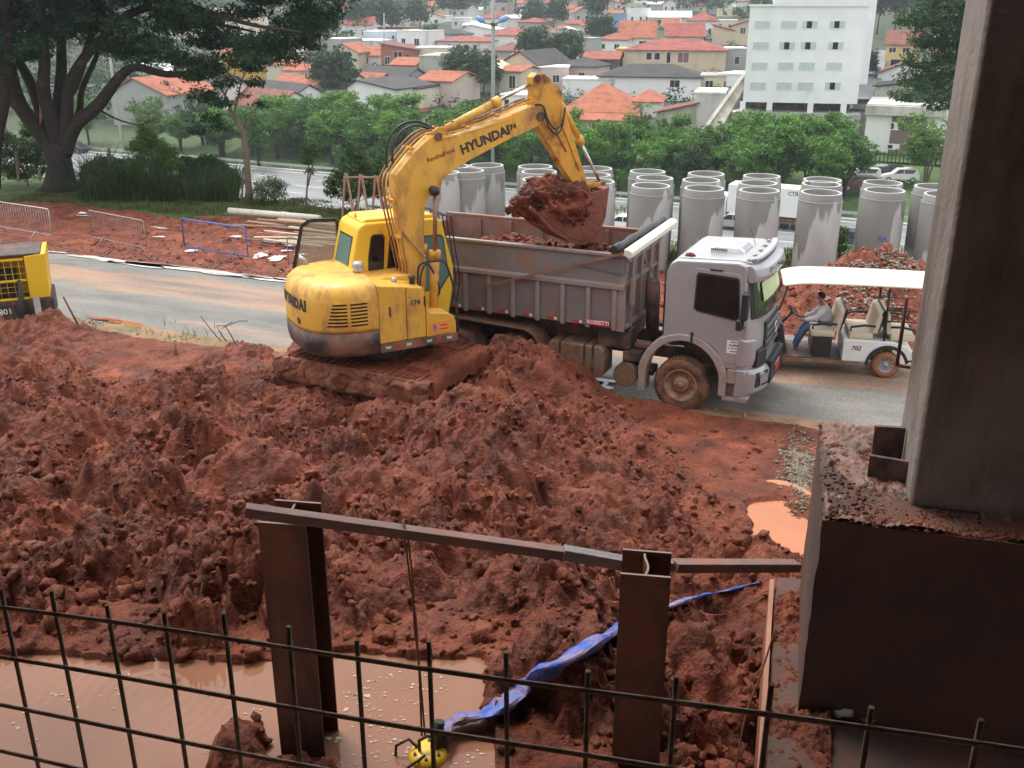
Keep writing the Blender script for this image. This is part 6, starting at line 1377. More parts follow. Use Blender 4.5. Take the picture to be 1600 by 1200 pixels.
# ------------------------------------------------------------------ vehicles on the avenue
AZ=-11.965
def car(px,py,heading,label,m,kind='hatch',L_=3.9):
    p=at(px,py,AZ); t=empty('car',p,A27+heading,label,'car','vehicles on the avenue')
    sh=[(-L_/2,.35),(-L_/2,.75),(-L_/2+.10,.95),(-L_/2+.25,1.42),(-L_/2+.6,1.48),(.25,1.45),(.85,.98),(L_/2-.2,.80),(L_/2,.62),(L_/2,.35)]
    b=MB(); b.prism(sh,-.80,.80,2); b.warp(lambda v:(v[0],v[1]*(1-.14*max(0,(v[2]-.9)/.55)),v[2])); bo_=b.build('body',m,t,bevel=.06,seg=2)
    for s in (-1,1):
        for pol in ([(-L_/2+.38,.98),(-L_/2+.45,1.36),(-.35,1.38),(-.35,.98)],[(-.25,.98),(-.25,1.38),(.20,1.36),(.66,.98)]):
            b=MB(); b.prism(pol,s*.797,s*.812,1); b.warp(lambda v:(v[0],v[1]*(1-.14*max(0,(v[2]-.9)/.55)),v[2])); b.build('window',M['glass'],t)
        for x in (-L_/2+.7,L_/2-.75):
            b=MB(); b.lathe([(0,-.10),(.30,-.10),(.32,0),(.30,.10),(0,.10)],(x,s*.74,.31),'y',18); w_=b.build('wheel',M['black'],t); b=MB(); b.lathe([(0,s*.105),(.18,s*.105),(.19,s*.10)],(x,s*.74,.31),'y',14); b.build('rim',M['galv'],w_)
    b=MB(); b.add([(-L_/2+.13,-.55,1.02),(-L_/2+.13,.55,1.02),(-L_/2+.24,.5,1.38),(-L_/2+.24,-.5,1.38)],[(0,1,2,3)]); o_=b.build('rear_window',M['glass'],t); md=o_.modifiers.new('s','SOLIDIFY'); md.thickness=.03; o_.location=(-.02,0,0)
    for s in (-1,1):
        b=MB(); b.box((-L_/2-.005,s*.68,.85),(.03,.16,.16)); b.build('tail_lamp',M['red'],t)
    return t
car(972,360,R(180),'small white hatchback on the avenue seen past the pipes',M['white'])
car(1142,357,R(180),'pale silver car on the avenue beside the white box truck',M['silver'],L_=4.3)
car(1322,385,R(180),'dark car on the avenue right of the tallest near pipe',mat('dark_car',(.03,.04,.06),.25),L_=4.2)
car(120,238,0,'dark car on the avenue seen left of the big tree trunk',mat('dark_car2',(.02,.02,.025),.25))
# box truck
p=at(1195,352,AZ); t=empty('box_truck',p,A27,'white box truck passing on the avenue behind the pipes','truck','vehicles on the avenue')
b=MB(); b.bb(-3.4,3.9,-1.2,1.2,1.15,3.75); bx=b.build('cargo_box',M['white'],t,bevel=.04)
b=MB(); b.bb(-3.4,3.9,-.5,.5,.75,1.1); b.build('chassis',M['steel'],t)
b=MB(); b.prism([(-5.35,.45),(-5.40,1.5),(-5.2,2.5),(-5.0,2.65),(-3.55,2.65),(-3.5,.7),(-3.8,.45)],-1.1,1.1); b.build('cab',M['white'],t,bevel=.06)
b=MB(); b.bb(-5.0,-4.1,-1.115,-1.105,1.55,2.3); b.build('cab_window',M['glass'],t)
for x in (-4.5,2.0,3.0):
    b=MB(); b.lathe([(0,-.14),(.42,-.14),(.46,0),(.42,.14),(0,.14)],(x,-1.0,.46),'y',20); b.build('wheel',M['black'],t)
b=MB(); b.bb(-3.3,3.8,-1.15,-1.1,.55,1.0); b.build('side_guard',M['steel'],t)
text('lettering','CTB',.5,M['darkink'],t,(2.55,-1.21,3.3),(R(90),0,0),.004,.005)
# ------------------------------------------------------------------ vegetation
def leaf_mat(name,dark,light,sc=.5,rough=.55,hue=None):
    m=bpy.data.materials.new(name); m.use_nodes=True; n=m.node_tree; b=n.nodes['Principled BSDF']; L=n.links.new
    g=nd(n,'ShaderNodeNewGeometry'); tc=nd(n,'ShaderNodeTexCoord'); oi=nd(n,'ShaderNodeObjectInfo')
    z=nd(n,'ShaderNodeTexNoise'); z.inputs['Scale'].default_value=sc; z.inputs['Detail'].default_value=4; L(tc.outputs['Object'],z.inputs[0])
    a=nd(n,'ShaderNodeMath',operation='MULTIPLY_ADD'); a.inputs[1].default_value=.30; L(g.outputs['Random Per Island'],a.inputs[0]); L(z.outputs[0],a.inputs[2])
    a2=nd(n,'ShaderNodeMath',operation='MULTIPLY_ADD'); a2.inputs[1].default_value=.22; L(oi.outputs['Random'],a2.inputs[0]); L(a.outputs[0],a2.inputs[2])
    c=nd(n,'ShaderNodeValToRGB'); c.color_ramp.elements[0].position=.45; c.color_ramp.elements[1].position=1.0; c.color_ramp.elements[0].color=(*dark,1); c.color_ramp.elements[1].color=(*light,1); L(a2.outputs[0],c.inputs[0])
    L(c.outputs[0],b.inputs['Base Color']); b.inputs['Roughness'].default_value=rough; b.inputs['Specular IOR Level'].default_value=.25
    tr_=nd(n,'ShaderNodeBsdfTranslucent'); L(c.outputs[0],tr_.inputs[0]); mx=nd(n,'ShaderNodeMixShader'); mx.inputs[0].default_value=.3; L(b.outputs[0],mx.inputs[1]); L(tr_.outputs[0],mx.inputs[2])
    L(mx.outputs[0],n.nodes['Material Output'].inputs[0]); return m
LM={'hedge':leaf_mat('hedge_leaves',(.026,.085,.012),(.14,.31,.038),.35),'fine':leaf_mat('fine_leaves',(.012,.040,.022),(.045,.105,.045),.22),
    'dark':leaf_mat('dark_leaves',(.014,.040,.014),(.05,.11,.030),.3),'light':leaf_mat('light_leaves',(.035,.085,.015),(.13,.24,.04),.6),
    'far':leaf_mat('far_leaves',(.016,.045,.020),(.055,.115,.035),.06),'grass':leaf_mat('tall_grass_leaves',(.022,.050,.015),(.085,.14,.045),.8),'olive':leaf_mat('olive_leaves',(.04,.085,.025),(.13,.20,.06),.6)}
def leaves(name,clumps,n,ls,seed,flat=.75,shell_=.55,aspect=.5,droop=0):
    """clumps: (x,y,z,rx,ry,rz); rhombic leaf faces gathered in tufts"""
    r=np.random.default_rng(seed); C=np.array(clumps,float); vol=(C[:,3]*C[:,4]*C[:,5])**(2/3); pr=vol/vol.sum()
    nt_=max(1,n//9); ci=r.choice(len(C),nt_,p=pr); d=r.normal(0,1,(nt_,3)); d/=np.linalg.norm(d,axis=1)[:,None]; rad=(shell_+(1-shell_)*r.random(nt_)**.6)
    d[:,2]=np.where(d[:,2]<-.35,d[:,2]*.5,d[:,2])
    tc_=C[ci,:3]+d*C[ci,3:6]*rad[:,None]
    cen=np.repeat(tc_,9,0)+r.normal(0,ls*1.15,(nt_*9,3))*np.array([1,1,.7]); N=len(cen)
    nrm=np.repeat(d,9,0)*.7+r.normal(0,.6,(N,3))+np.array([0,0,flat]); nrm/=np.linalg.norm(nrm,axis=1)[:,None]
    t=np.cross(nrm,r.normal(0,1,(N,3))); t/=np.linalg.norm(t,axis=1)[:,None]; b_=np.cross(nrm,t); t[:,2]-=droop; s=ls*r.uniform(.6,1.35,N)[:,None]
    V=np.stack([cen-t*s,cen+b_*s*aspect,cen+t*s,cen-b_*s*aspect],1).reshape(-1,3); T=np.arange(4*N).reshape(-1,4)
    return tri_mesh(name,V,T,False,4)
def limb(b,P,r0,r1,n=8):
    P,_=catm([Vector(p) for p in P],[1]*len(P),4); k=len(P); b.tube(P,0,n,rs=[r0+(r1-r0)*(i/(k-1))**.8 for i in range(k)])
def rtree_meshes(kind,h,rx,seed,nl,ls,mk,trunks=3,lowfrac=.17):
    r=np.random.default_rng(seed); cl=[]
    for k in range(16):
        a=r.uniform(0,6.28); q_=math.sqrt(r.random())*rx*.72; z=h*(lowfrac+.18)+r.random()*h*(1-lowfrac-.30); s=rx*r.uniform(.26,.48)*(1.15-.45*abs(z/h-.6))
        cl.append((q_*math.cos(a),q_*math.sin(a),z,s,s,s*.8))
    cr=leaves('crown',cl,nl,ls,seed+1); cr.materials.append(LM[mk])
    b=MB()
    for k in range(trunks):
        a=r.uniform(0,6.28); x,y=.15*math.cos(a),.15*math.sin(a); ex_,ey=rx*.55*math.cos(a),rx*.55*math.sin(a)
        limb(b,[(x,y,-.3),(x*1.6+r.normal(0,.1),y*1.6,h*.22),(ex_*.5,ey*.5,h*.45),(ex_,ey,h*.78)],.10+.012*h,.03)
    tk=b.mesh('trunk'); tk.materials.append(M['bark'] if mk!='light' else M['barkl']); return cr,tk
TT={}
for i,(key,h,rx,nl,ls,mk,tn) in enumerate((('h0',8.6,3.3,5200,.20,'hedge',4),('h1',8.2,3.6,5600,.20,'hedge',5),('h2',9.2,3.0,5000,.20,'hedge',3),('h3',8.0,3.1,5000,.20,'dark',4),
    ('f0',10,4.2,2600,.50,'far',1),('f1',9,4.8,2600,.50,'far',1),('f2',13,4.5,2800,.55,'dark',1),('l0',7,3.6,4200,.20,'light',3),('d0',9,4.0,4200,.26,'dark',2))):
    TT[key]=rtree_meshes(key,h,rx,100+i,nl,ls,mk,tn)
def tree(key,loc,label,cat='tree',group=None,s=1.0,rot=None,name='tree',sz=None):
    t=empty(name,loc,rot if rot is not None else random.uniform(0,6.28),label,cat,group); t.scale=(s,s,sz or s)
    for nm,me in zip(('crown','trunk'),TT[key]):
        o_=bpy.data.objects.new(nm,me); COL.objects.link(o_); o_.parent=t
    return t
# hedge of trees beyond the avenue
random.seed(11); k=0
for row,q0 in enumerate((103.5,107.0,110.5)):
    p=-96+row*2
    while p<-15:
        X_,Y_=aq(p,q0+random.uniform(-1.3,1.3)); z=float(terr(X_,Y_)); px_=800+X_/(Y_*cT+(CAMH-z)*sT)*F
        pos=['behind the tall grass and crooked tree','behind the bushy small tree','behind the excavator boom','beside the utility pole','behind the pipes nearest the bucket','behind the middle pipes','behind the box truck','below the white apartment block'][int(min(7,max(0,(px_-330)/125)))]
        tree(random.choice(['h0','h1','h2','h0','h1','h3']),(X_,Y_,z-.1),('bushy green tree in the front of the hedge, ' if row==0 else ('round crowned tree in the middle of the hedge, ' if row==1 else 'green tree in the back of the hedge, '))+pos,group='hedge trees, '+['front ','middle ','back '][row]+pos,s=random.uniform(.88,1.1)*float(np.interp(px_,[380,620,760,930,1080,1190,1300],[.80,.86,.84,.76,.74,.96,.90])),name='hedge_tree'); p+=random.uniform(3.6,4.8); k+=1
for (x,y,key,s,lab) in ((240,232,'l0',.95,'round light green tree between the big tree and the leaning pole'),(318,228,'d0',.78,'dark green tree behind the bent trunk sapling'),(140,226,'h0',.80,'green tree seen between the limbs of the big tree'),(345,245,'h3',.75,'low dark tree just left of the bent sapling'),(283,236,'h1',.66,'small dark green tree right of the round light green one'),(60,222,'l0',.8,'light green tree behind the big tree at the left edge'),(405,262,'h2',.85,'slender green tree at the left end of the hedge row')):
    P,kk=at_terr(x,y); tree(key,P,lab,s=s)
# mid and far trees on the hillside (pixel of the foot, size in m)
FT=[(522,165,'f0',.95,'leafy tree between dark row roofs and white walls'),(728,158,'d0',1.0,'spreading dark tree left of the utility pole above the hedge'),(755,150,'f0',.75,'rounded tree touching the utility pole'),(842,112,'f1',.95,'big round tree behind the arm of the excavator'),(885,115,'f0',.85,'olive tree right of the round tree above the excavator arm'),
 (610,56,'f1',1.25,'broad dark tree on the ridge above the blue grey house'),(560,62,'f0',1.2,'dark tree above the green white house'),(655,48,'f1',1.1,'umbrella shaped tree above the light blue house'),(668,82,'f0',.7,'small round tree beside the grey block'),(500,62,'f1',1.3,'dark tree above the cream gable house'),(470,66,'f0',1.2,'dark tree beneath the big canopy tip'),
 (830,47,'f1',1.0,'reddish dark tree above the long red roof'),(865,48,'f0',1.0,'round tree behind the palm'),(935,78,'f0',.85,'dark tree behind the palm house'),(925,52,'f2',1.1,'tall dark tree above the white wall'),(950,30,'f2',1.5,'tall dark tree group member on the ridge, left of the white block'),(705,30,'f1',1.4,'wide tree left of the street lamp arms'),(735,28,'f0',1.5,'wide tree behind the street lamp arms'),
 (805,24,'f2',1.6,'tall hazy tree right of the utility pole'),(1370,52,'f2',1.1,'tall dark tree above the sloping street'),(1398,50,'f2',1.15,'second tall dark tree above the sloping street'),(1420,48,'f2',1.2,'third tall dark tree above the yellow house'),(1350,128,'f0',.55,'feathery tree against the side of the white apartment block'),
 (1430,232,'d0',.85,'dark tree in front of the brown and white building'),(1445,290,'l0',1.0,'bright green tree beside the concrete column foot'),(1462,225,'f0',.9,'dark green tree beside the concrete column'),(1105,22,'f1',1.1,'tree above the red roofed white houses')]
for (x,y,key,s,lab) in FT:
    P,kk=at_terr(x,y); tree(key,P,lab,s=s,rot=x*.7)
# the large tree at right in front of the hill
def pxy(x,y,Y_): return onplane(x,y,Y_)
def px_clumps(L_,Y0,seed,dy=3,k=None):
    r=np.random.default_rng(seed); out=[]
    for (x,y,rp) in L_:
        Yc=Y0+r.uniform(-dy,dy); p=pxy(x,y,Yc); rr=rp*Yc/F*1.05; out.append((p.x,p.y,p.z,rr,rr*1.1,rr*.72))
    return out
rt_=empty('tree',(0,0,0),0,'tall airy tree hanging down beside the concrete column at the right','tree'); Yt=62
cl=px_clumps([(1440,95,28),(1425,125,24),(1455,60,34),(1470,20,40),(1410,150,18),(1450,130,26),(1480,110,30),(1400,60,0.1),(1430,30,26),(1490,60,40),(1495,160,22),(1465,165,16),(1500,0,50),(1530,80,60),(1540,0,60),(1440,-40,50)],Yt,5)
rt_.location=(pxy(1500,250,Yt).x,Yt,float(terr(pxy(1500,250,Yt).x,Yt))); o0=rt_.location.copy()
cl=[(a-o0.x,b_-o0.y,c-o0.z,d,e,f) for a,b_,c,d,e,f in cl]
me=leaves('crown',cl,26000,.13,6,aspect=.35); link('crown',me,LM['dark'],rt_)
b=MB(); limb(b,[(0,0,-.5),(.2,0,3),pxy(1510,120,Yt)-o0,pxy(1500,-20,Yt)-o0],.28,.1); 
for (x,y) in ((1440,100),(1415,140),(1455,40),(1450,150)): limb(b,[pxy(1508,110,Yt)-o0,pxy((1508+x)/2,(110+y)/2+12,Yt)-o0,pxy(x,y,Yt)-o0],.09,.02)
b.build('trunk',M['bark'],rt_)
# ---- big spreading tree on the bank at left
YB_=42.5
bt_=empty('big_tree',(onplane(95,292,YB_).x,YB_,-.1),0,'big dark spreading tree with many limbs from a low fork on the grassy bank','tree'); ob=bt_.location.copy()
def q3(x,y,dy=0): return onplane(x,y,YB_+dy)-ob
b=MB()
b.tube([q3(96,298),q3(95,285),q3(94,262),q3(90,240),q3(88,222)],0,14,rs=[.86,.66,.52,.50,.60])
for s_ in range(7):
    a=s_*.9; limb(b,[(0,0,.45),(.7*math.cos(a),.5*math.sin(a),.12),(1.2*math.cos(a),.9*math.sin(a),-.1)],.26,.08,8)
LI=[([(82,232),(62,205),(32,165),(18,120),(10,60),(5,0)],0,.42,.20),([(86,228),(68,185),(48,130),(28,90),(18,40)],1.5,.32,.15),([(92,225),(78,180),(68,140),(70,95),(66,45),(62,0)],-1,.36,.14),
    ([(94,222),(92,170),(96,110),(96,60),(100,0)],.8,.34,.14),([(98,228),(104,180),(108,135),(132,90),(165,55),(200,20)],-.6,.34,.12),([(100,232),(96,170),(118,130),(138,70),(150,20)],2,.30,.12),
    ([(100,240),(118,195),(150,168),(172,140),(192,115),(215,105),(260,116),(305,112),(340,92)],-.8,.34,.08),([(108,215),(124,175),(128,140),(150,90),(158,62),(190,70),(225,62)],1.2,.17,.05),
    ([(84,215),(40,180),(10,155),(-30,120)],1.2,.22,.1),([(200,20),(240,5),(300,-10)],-.6,.12,.05),([(165,55),(210,20),(260,15),(330,35),(400,50)],1.5,.16,.04),([(150,168),(180,185),(215,195),(235,190)],-.5,.05,.02),([(190,5),(230,-12),(330,20),(400,40),(470,50)],-2,.18,.04)]
for P,dy,r0,r1 in LI:
    n_=len(P); limb(b,[q3(x,y,dy*i/(n_-1)*2) for i,(x,y) in enumerate(P)],r0,r1,10)
b.build('trunk',M['bark'],bt_)
b=MB(); b.tube([q3(63,195,-.36),q3(66,170,-.36),q3(62,150,-.36)],0,7,rs=[.03,.11,.05]); b.build('bark_scar',mat('bare_wood',(.30,.15,.09),.8,var=.3),bt_)
r=np.random.default_rng(17); cl=[]
def inside(x,y):   # lower edge of the canopy in the photograph
    lo=np.interp(x,[-120,0,40,80,120,160,200,240,280,320,350,380,420,450,480,510,530],[150,118,95,62,62,84,100,112,118,128,122,104,92,104,84,56,20]); return y<lo
for _ in range(12000):
    x=r.uniform(-160,530); y=r.uniform(-200,128); rp=r.uniform(14,30)
    if not inside(x,y+rp*.35): continue
    # leave windows of light
    if (x-425)**2/40**2+(y-22)**2/22**2<1 and r.random()<.9: continue
    if vnoise(np.array([x*.018]),np.array([y*.03]),9)[0]<-.62: continue
    Yc=YB_+r.uniform(-3.5,4.5); p=onplane(x,y,Yc)-ob; rr=rp*Yc/F; cl.append((p.x,p.y,p.z,rr*1.35,rr*1.3,rr*.55))
    if len(cl)>=800: break
me=leaves('crown',cl,235000,.10,18,flat=1.0,shell_=.2,aspect=.34,droop=.25); link('crown',me,LM['fine'],bt_)
# second trunk cut by the left edge
l2=empty('tree',onplane(-12,290,41.0),0,'dark trunk cut off by the left edge of the photo, left of the big tree','tree'); ol=l2.location.copy(); b=MB()
limb(b,[onplane(-12,292,41)-ol,onplane(-8,220,41)-ol,onplane(6,150,41)-ol,onplane(10,80,41)-ol,onplane(4,-20,41)-ol],.34,.22,10); b.build('trunk',M['bark'],l2)
cl=[(c[0],c[1],c[2],c[3],c[4],c[5]) for c in [(*(onplane(x,y,41)-ol),1.1,1.0,.5) for x,y in ((-20,-40),(10,-30),(-60,-20),(0,-70),(30,-90))]]
link('crown',leaves('crown',cl,6000,.075,19,flat=1),LM['fine'],l2)
# bent sapling by the grass
Ys=39.6; sp_=empty('bent_tree',onplane(388,317,Ys),0,'slim tree with a crooked pale trunk and props beside the tall grass','tree'); os_=sp_.location.copy()
def q4(x,y,dy=0): return onplane(x,y,Ys+dy)-os_
b=MB(); b.tube([q4(389,322),q4(389,300),q4(387,270),q4(384,235),q4(380,205),q4(372,192),q4(362,175)],0,10,rs=[.22,.14,.12,.12,.12,.11,.085])
for P in ([(362,175),(345,135),(330,110),(318,80)],[(366,180),(372,150),(380,120),(395,100)],[(364,178),(352,150),(362,128),(372,95)],[(384,200),(392,180),(402,168)],[(345,140),(355,115),(372,85)]): limb(b,[q4(x,y,i*.3) for i,(x,y) in enumerate(P)],.06,.015,7)
b.build('trunk',M['barkl'],sp_)
cl=[]
r=np.random.default_rng(23)
for (x,y,rp) in ((330,110,18),(315,150,18),(345,160,14),(372,100,14),(395,105,16),(398,130,12),(352,130,16),(405,165,9),(300,120,16),(330,185,14),(310,205,12),(378,150,8),(410,95,10),(345,200,12)):
    p=q4(x,y,r.uniform(-1,1)); rr=rp*Ys/F; cl.append((p.x,p.y,p.z,rr*1.2,rr*1.2,rr*.7))
link('crown',leaves('crown',cl,5200,.075,24,aspect=.4),LM['dark'],sp_)
for (x0,y0,x1,y1) in ((378,318,380,262),(432,313,396,285)):
    b=MB(); b.bar(q4(x0,y0,-.2),q4(x1,y1,-.1),.06,.06); b.build('prop',M['barkl'],sp_)
# thin saplings and bushes on the bank
def bush(name,px,py,lab,L_,Y_,mk,n,ls,stems,cat='shrub',seed=1,asp=.4,sr=.02):
    base=onplane(px,py,Y_); t=empty(name,base,0,lab,cat); cl=[]
    r=np.random.default_rng(seed)
    for (x,y,rp) in L_:
        p=onplane(x,y,Y_+r.uniform(-.6,.6))-base; rr=rp*Y_/F; cl.append((p.x,p.y,p.z,rr,rr,rr*.75))
    link('foliage',leaves('foliage',cl,n,ls,seed,aspect=asp),LM[mk],t); b=MB()
    for P in stems: limb(b,[onplane(x,y,Y_)-base for x,y in P],sr*2,sr,6)
    b.build('stem',M['barkl'],t); return t
bush('bushy_tree',556,335,'dense green bushy small tree left of the excavator boom',[(555,250,22),(540,270,20),(575,265,22),(590,285,20),(525,285,16),(560,290,22),(600,255,14),(550,232,14),(520,300,12),(585,300,16),(610,280,12),(545,305,14)],37.5,'olive',9000,.075,[[(556,335),(556,310),(545,270)],[(556,335),(565,300),(580,270)]],'tree',31)
bush('sapling',478,322,'thin sapling with sparse leaves beside the avenue',[(480,232,12),(478,250,11),(490,240,9),(500,225,7),(485,268,6)],38.6,'olive',1300,.06,[[(478,322),(480,290),(482,255),(478,225)],[(481,290),(488,262),(496,235)]],'tree',32,sr=.022)
bush('shrub',412,312,'wispy grey green shrub right of the crooked tree',[(420,285,14),(435,290,12),(405,295,11),(428,300,12),(440,305,8)],39.3,'olive',1600,.085,[[(412,316),(420,295),(432,275)],[(414,316),(405,295),(400,280)]],seed=33,asp=.18)
bush('shrub',45,290,'leafy green shrub left of the big tree trunk',[(20,235,22),(45,245,22),(60,265,16),(10,260,20),(30,270,20),(-15,240,24),(62,230,14),(5,215,16)],43.5,'olive',8000,.075,[[(45,292),(35,260),(25,235)]],seed=34)
bush('shrub',60,282,'yellowish green shrub just behind the big tree trunk',[(50,205,16),(70,225,14),(40,225,14),(65,250,14)],47,'light',3200,.08,[[(60,282),(58,240),(50,215)]],seed=35)
bush('shrub',235,292,'yellow green bush rising above the tall grass',[(230,218,16),(245,228,16),(215,230,14),(255,245,14),(225,205,9),(270,238,10),(232,250,20),(252,262,18),(212,258,16),(275,258,14)],42.5,'light',7500,.075,[[(235,292),(232,250),(228,220)]],seed=36)
bush('shrub',170,300,'dark tangled bush behind the left part of the tall grass',[(150,262,15),(165,255,14),(182,262,16),(200,258,14),(140,270,12),(175,272,18),(205,270,16)],43,'dark',7500,.085,[[(170,300),(168,270)],[(190,300),(195,268)]],seed=38)
bush('shrub',320,300,'dark tangled bush behind the right part of the tall grass, beside the crooked tree',[(290,258,16),(308,262,16),(325,255,16),(342,265,15),(358,272,13),(300,275,18),(335,278,16),(365,285,12)],43,'dark',8500,.085,[[(310,300),(305,272)],[(340,300),(342,270)]],seed=39)
for i,(x0,y0,x1,y1,Y_) in enumerate(((27,272,25,236,41.5),(172,285,170,232,41.8),(60,270,62,262,41))):
    b=MB(); b.bar(onplane(x0,y0,Y_)-Vector((0,0,.3)),onplane(x1,y1,Y_),.10,.10,Vector((0,1,0))); tag(b.build('fence_post',M['barkl']),['pale wooden post in the shrubs at the left edge','grey post standing in the tall dark grass','short stump post near the big tree'][i],'post')
# tall grass clump, short grass: one mass each
def blades(name,pts,h,w_,m,seed,bend=.5,label=None):
    r=np.random.default_rng(seed); P=np.array(pts); n=len(P); a=r.uniform(0,6.28,n); hh=h*r.uniform(.5,1.25,n)*np.clip(.85+.9*vnoise(P[:,0]*.8,P[:,1]*.8,seed),.35,1.5); be=bend*hh*r.uniform(.2,1.2,n); wd=w_*r.uniform(.6,1.3,n)
    dx,dy=np.cos(a),np.sin(a); px_,py_=-dy*wd,dx*wd
    V=np.zeros((n,6,3))
    for j,(t,wf) in enumerate(((0,1),(.55,.8),(1,.08))):
        cx=P[:,0]+dx*be*t**2; cy=P[:,1]+dy*be*t**2; cz=P[:,2]+hh*(t-.28*t*t*bend)
        V[:,2*j]=np.stack([cx-px_*wf,cy-py_*wf,cz],1); V[:,2*j+1]=np.stack([cx+px_*wf,cy+py_*wf,cz],1)
    base=(np.arange(n)*6)[:,None]; T=np.concatenate([base+np.array([0,1,3,2]),base+np.array([2,3,5,4])],0)
    o_=link(name,tri_mesh(name,V.reshape(-1,3),T,False,4),m); return tag(o_,kind='stuff')
r=np.random.default_rng(41); pts=[]
for _ in range(5200):
    px_=r.uniform(128,372); Y_=r.uniform(39.6,42.5); x=(px_-800)/F*(Y_*cT+CAMH*sT); pts.append((x,Y_,-.05))
blades('tall_grass',pts,1.65,.014,LM['grass'],42,.9)
pts=[(x+r.normal(0,.3),y+r.normal(0,.2),-.02) for x,y in ((at(412,318).x,39.0),)*160]; blades('tall_grass',pts,.9,.010,LM['grass'],43,1.0)
pts=[]
while len(pts)<60000:
    p=r.uniform(-34,14); qv=r.uniform(29.0,34.4); x,y=pq(p,qv); n_=vnoise(np.array([x*.45]),np.array([y*.45]),3)[0]
    if n_<-.25 and r.random()<.85: continue
    if qv<29.8 and r.random()<.6: continue
    if x*.454+y*.891>32.2: continue
    pts.append((x,y,-.05))
blades('bank_grass',pts,.16,.012,leaf_mat('bank_grass_leaves',(.05,.075,.018),(.16,.17,.05),.5),44,.8)
# grass tufts among the pipes and by the avenue
pts=[]
for (px_,py_,n_,s_) in ((1233,405,240,.5),(1060,398,200,.35),(1310,395,300,.5),(965,330,120,.4),(1405,395,240,.5),(800,330,200,.6),(95,530,200,.9),(150,545,160,.9),(200,540,120,.8)):
    c=at(px_,py_)
    for _ in range(n_): pts.append((c.x+r.normal(0,s_),c.y+r.normal(0,s_*.6),.0))
blades('grass_tufts',pts,.30,.012,leaf_mat('tuft_leaves',(.06,.12,.02),(.18,.26,.05),.7),45,.8)
bush('shrub',1312,400,'small green weed bush between two pipes above the cart',[(1312,375,10),(1318,360,8),(1306,385,9),(1316,388,8)],30,'light',1300,.05,[[(1312,402),(1313,380),(1316,362)]],seed=37)
# ------------------------------------------------------------------ poles
def px_at_Y(x,y,Y_): return onplane(x,y,Y_)
pA=at_terr(770,290)[0]; Yp=pA.y; top_=onplane(771,-60,Yp); 
t=empty('utility_pole',(pA.x,pA.y,pA.z-.5),0,'tall concrete utility pole with blue lamp arms rising behind the excavator','utility pole')
o_=t.location.copy(); b=MB(); b.cyl((0,0,0),top_-o_,.24,12,.20); b.build('pole',mat('pole_concrete',(.30,.32,.30),.8,var=.1),t)
j=onplane(772,38,Yp)-o_; b=MB(); b.tube([j,onplane(760,36,Yp)-o_,onplane(748,30,Yp)-o_],.13,8); l_=onplane(752,32,Yp)-o_; b.build('lamp_arm',M['galv'],t)
b=MB(); b.tube([j,onplane(782,33,Yp-2)-o_,onplane(790,29,Yp-3)-o_],.13,8); b.build('lamp_arm',M['galv'],t)
for (xa,ya,xb,yb,d_) in ((757,34,745,27,0),(780,33,793,27,-3)):
    b=MB(); b.tube([onplane(xa,ya,Yp+d_)-o_,onplane((xa+xb)/2,(ya+yb)/2,Yp+d_)-o_,onplane(xb,yb,Yp+d_)-o_],.3,8,rs=[.20,.34,.22]); b.build('street_lamp',mat('lamp_blue',(.16,.32,.62),.4),t)
b=MB(); b.box(j,(.7,.7,.35)); b.build('bracket',M['steel'],t)
pB=at_terr(196,236)[0]; t=empty('utility_pole',(pB.x,pB.y,pB.z-.3),0,'pale leaning utility pole behind the tall grass, seen through the big tree','utility pole'); o_=t.location.copy()
b=MB(); b.tube([(0,0,0),onplane(190,215,pB.y)-o_,onplane(180,150,pB.y)-o_,onplane(168,62,pB.y)-o_],.19,10,rs=[.26,.22,.19,.15]); b.build('pole',mat('pole_wood_pale',(.36,.34,.29),.8,var=.15),t)
for i,(x,y0,y1,lab) in enumerate(((903,88,125,'slim grey pole left of the dark garage'),(928,105,126,'short grey pole in front of the dark garage'),(1064,25,70,'dark pole beside the red roofed house'),(600,20,88,'thin pole above the brick house'))):
    Y_=at_terr(x,y1)[0].y; a=onplane(x,y1,Y_); b=MB(); b.cyl((0,0,0),onplane(x,y0,Y_)-a,.12,8); tag(b.build('lamp_post',M['galv'],loc=a),lab,'pole')
# ------------------------------------------------------------------ houses
WC={}
def wallm(c,d=.2):
    k=(c,d)
    if k not in WC: WC[k]=mat('plaster',c,.85,var=.08,vs=.35,dirt=tuple(v*.55 for v in c),da=d,ds=.4,streak=(1,1,.35))
    return WC[k]
def tilem(c,name='roof_tiles'):
    k=('t',c)
    if k in WC: return WC[k]
    m=mat(name,c,.8,var=.22,vs=1.2,dirt=tuple(v*.45 for v in c),da=.35,ds=.5); n=m.node_tree; b=n.nodes['Principled BSDF']; L=n.links.new
    tc=nd(n,'ShaderNodeTexCoord'); wv=nd(n,'ShaderNodeTexWave'); wv.inputs['Scale'].default_value=1.6; wv.bands_direction='X'; L(tc.outputs['Object'],wv.inputs[0])
    bp=nd(n,'ShaderNodeBump'); bp.inputs['Strength'].default_value=.8; bp.inputs['Distance'].default_value=.08; L(wv.outputs['Fac'],bp.inputs['Height']); L(bp.outputs[0],b.inputs['Normal']); WC[k]=m; return m
OR,RD,DK,BR=(.44,.135,.065),(.36,.095,.065),(.055,.052,.05),(.25,.09,.06)
WH,CR,BG,GY,YL,PK=(.82,.82,.80),(.66,.60,.46),(.62,.50,.36),(.38,.39,.37),(.62,.45,.16),(.60,.48,.42)
glassM=M['glass']; frameM=M['white']
HR=[]
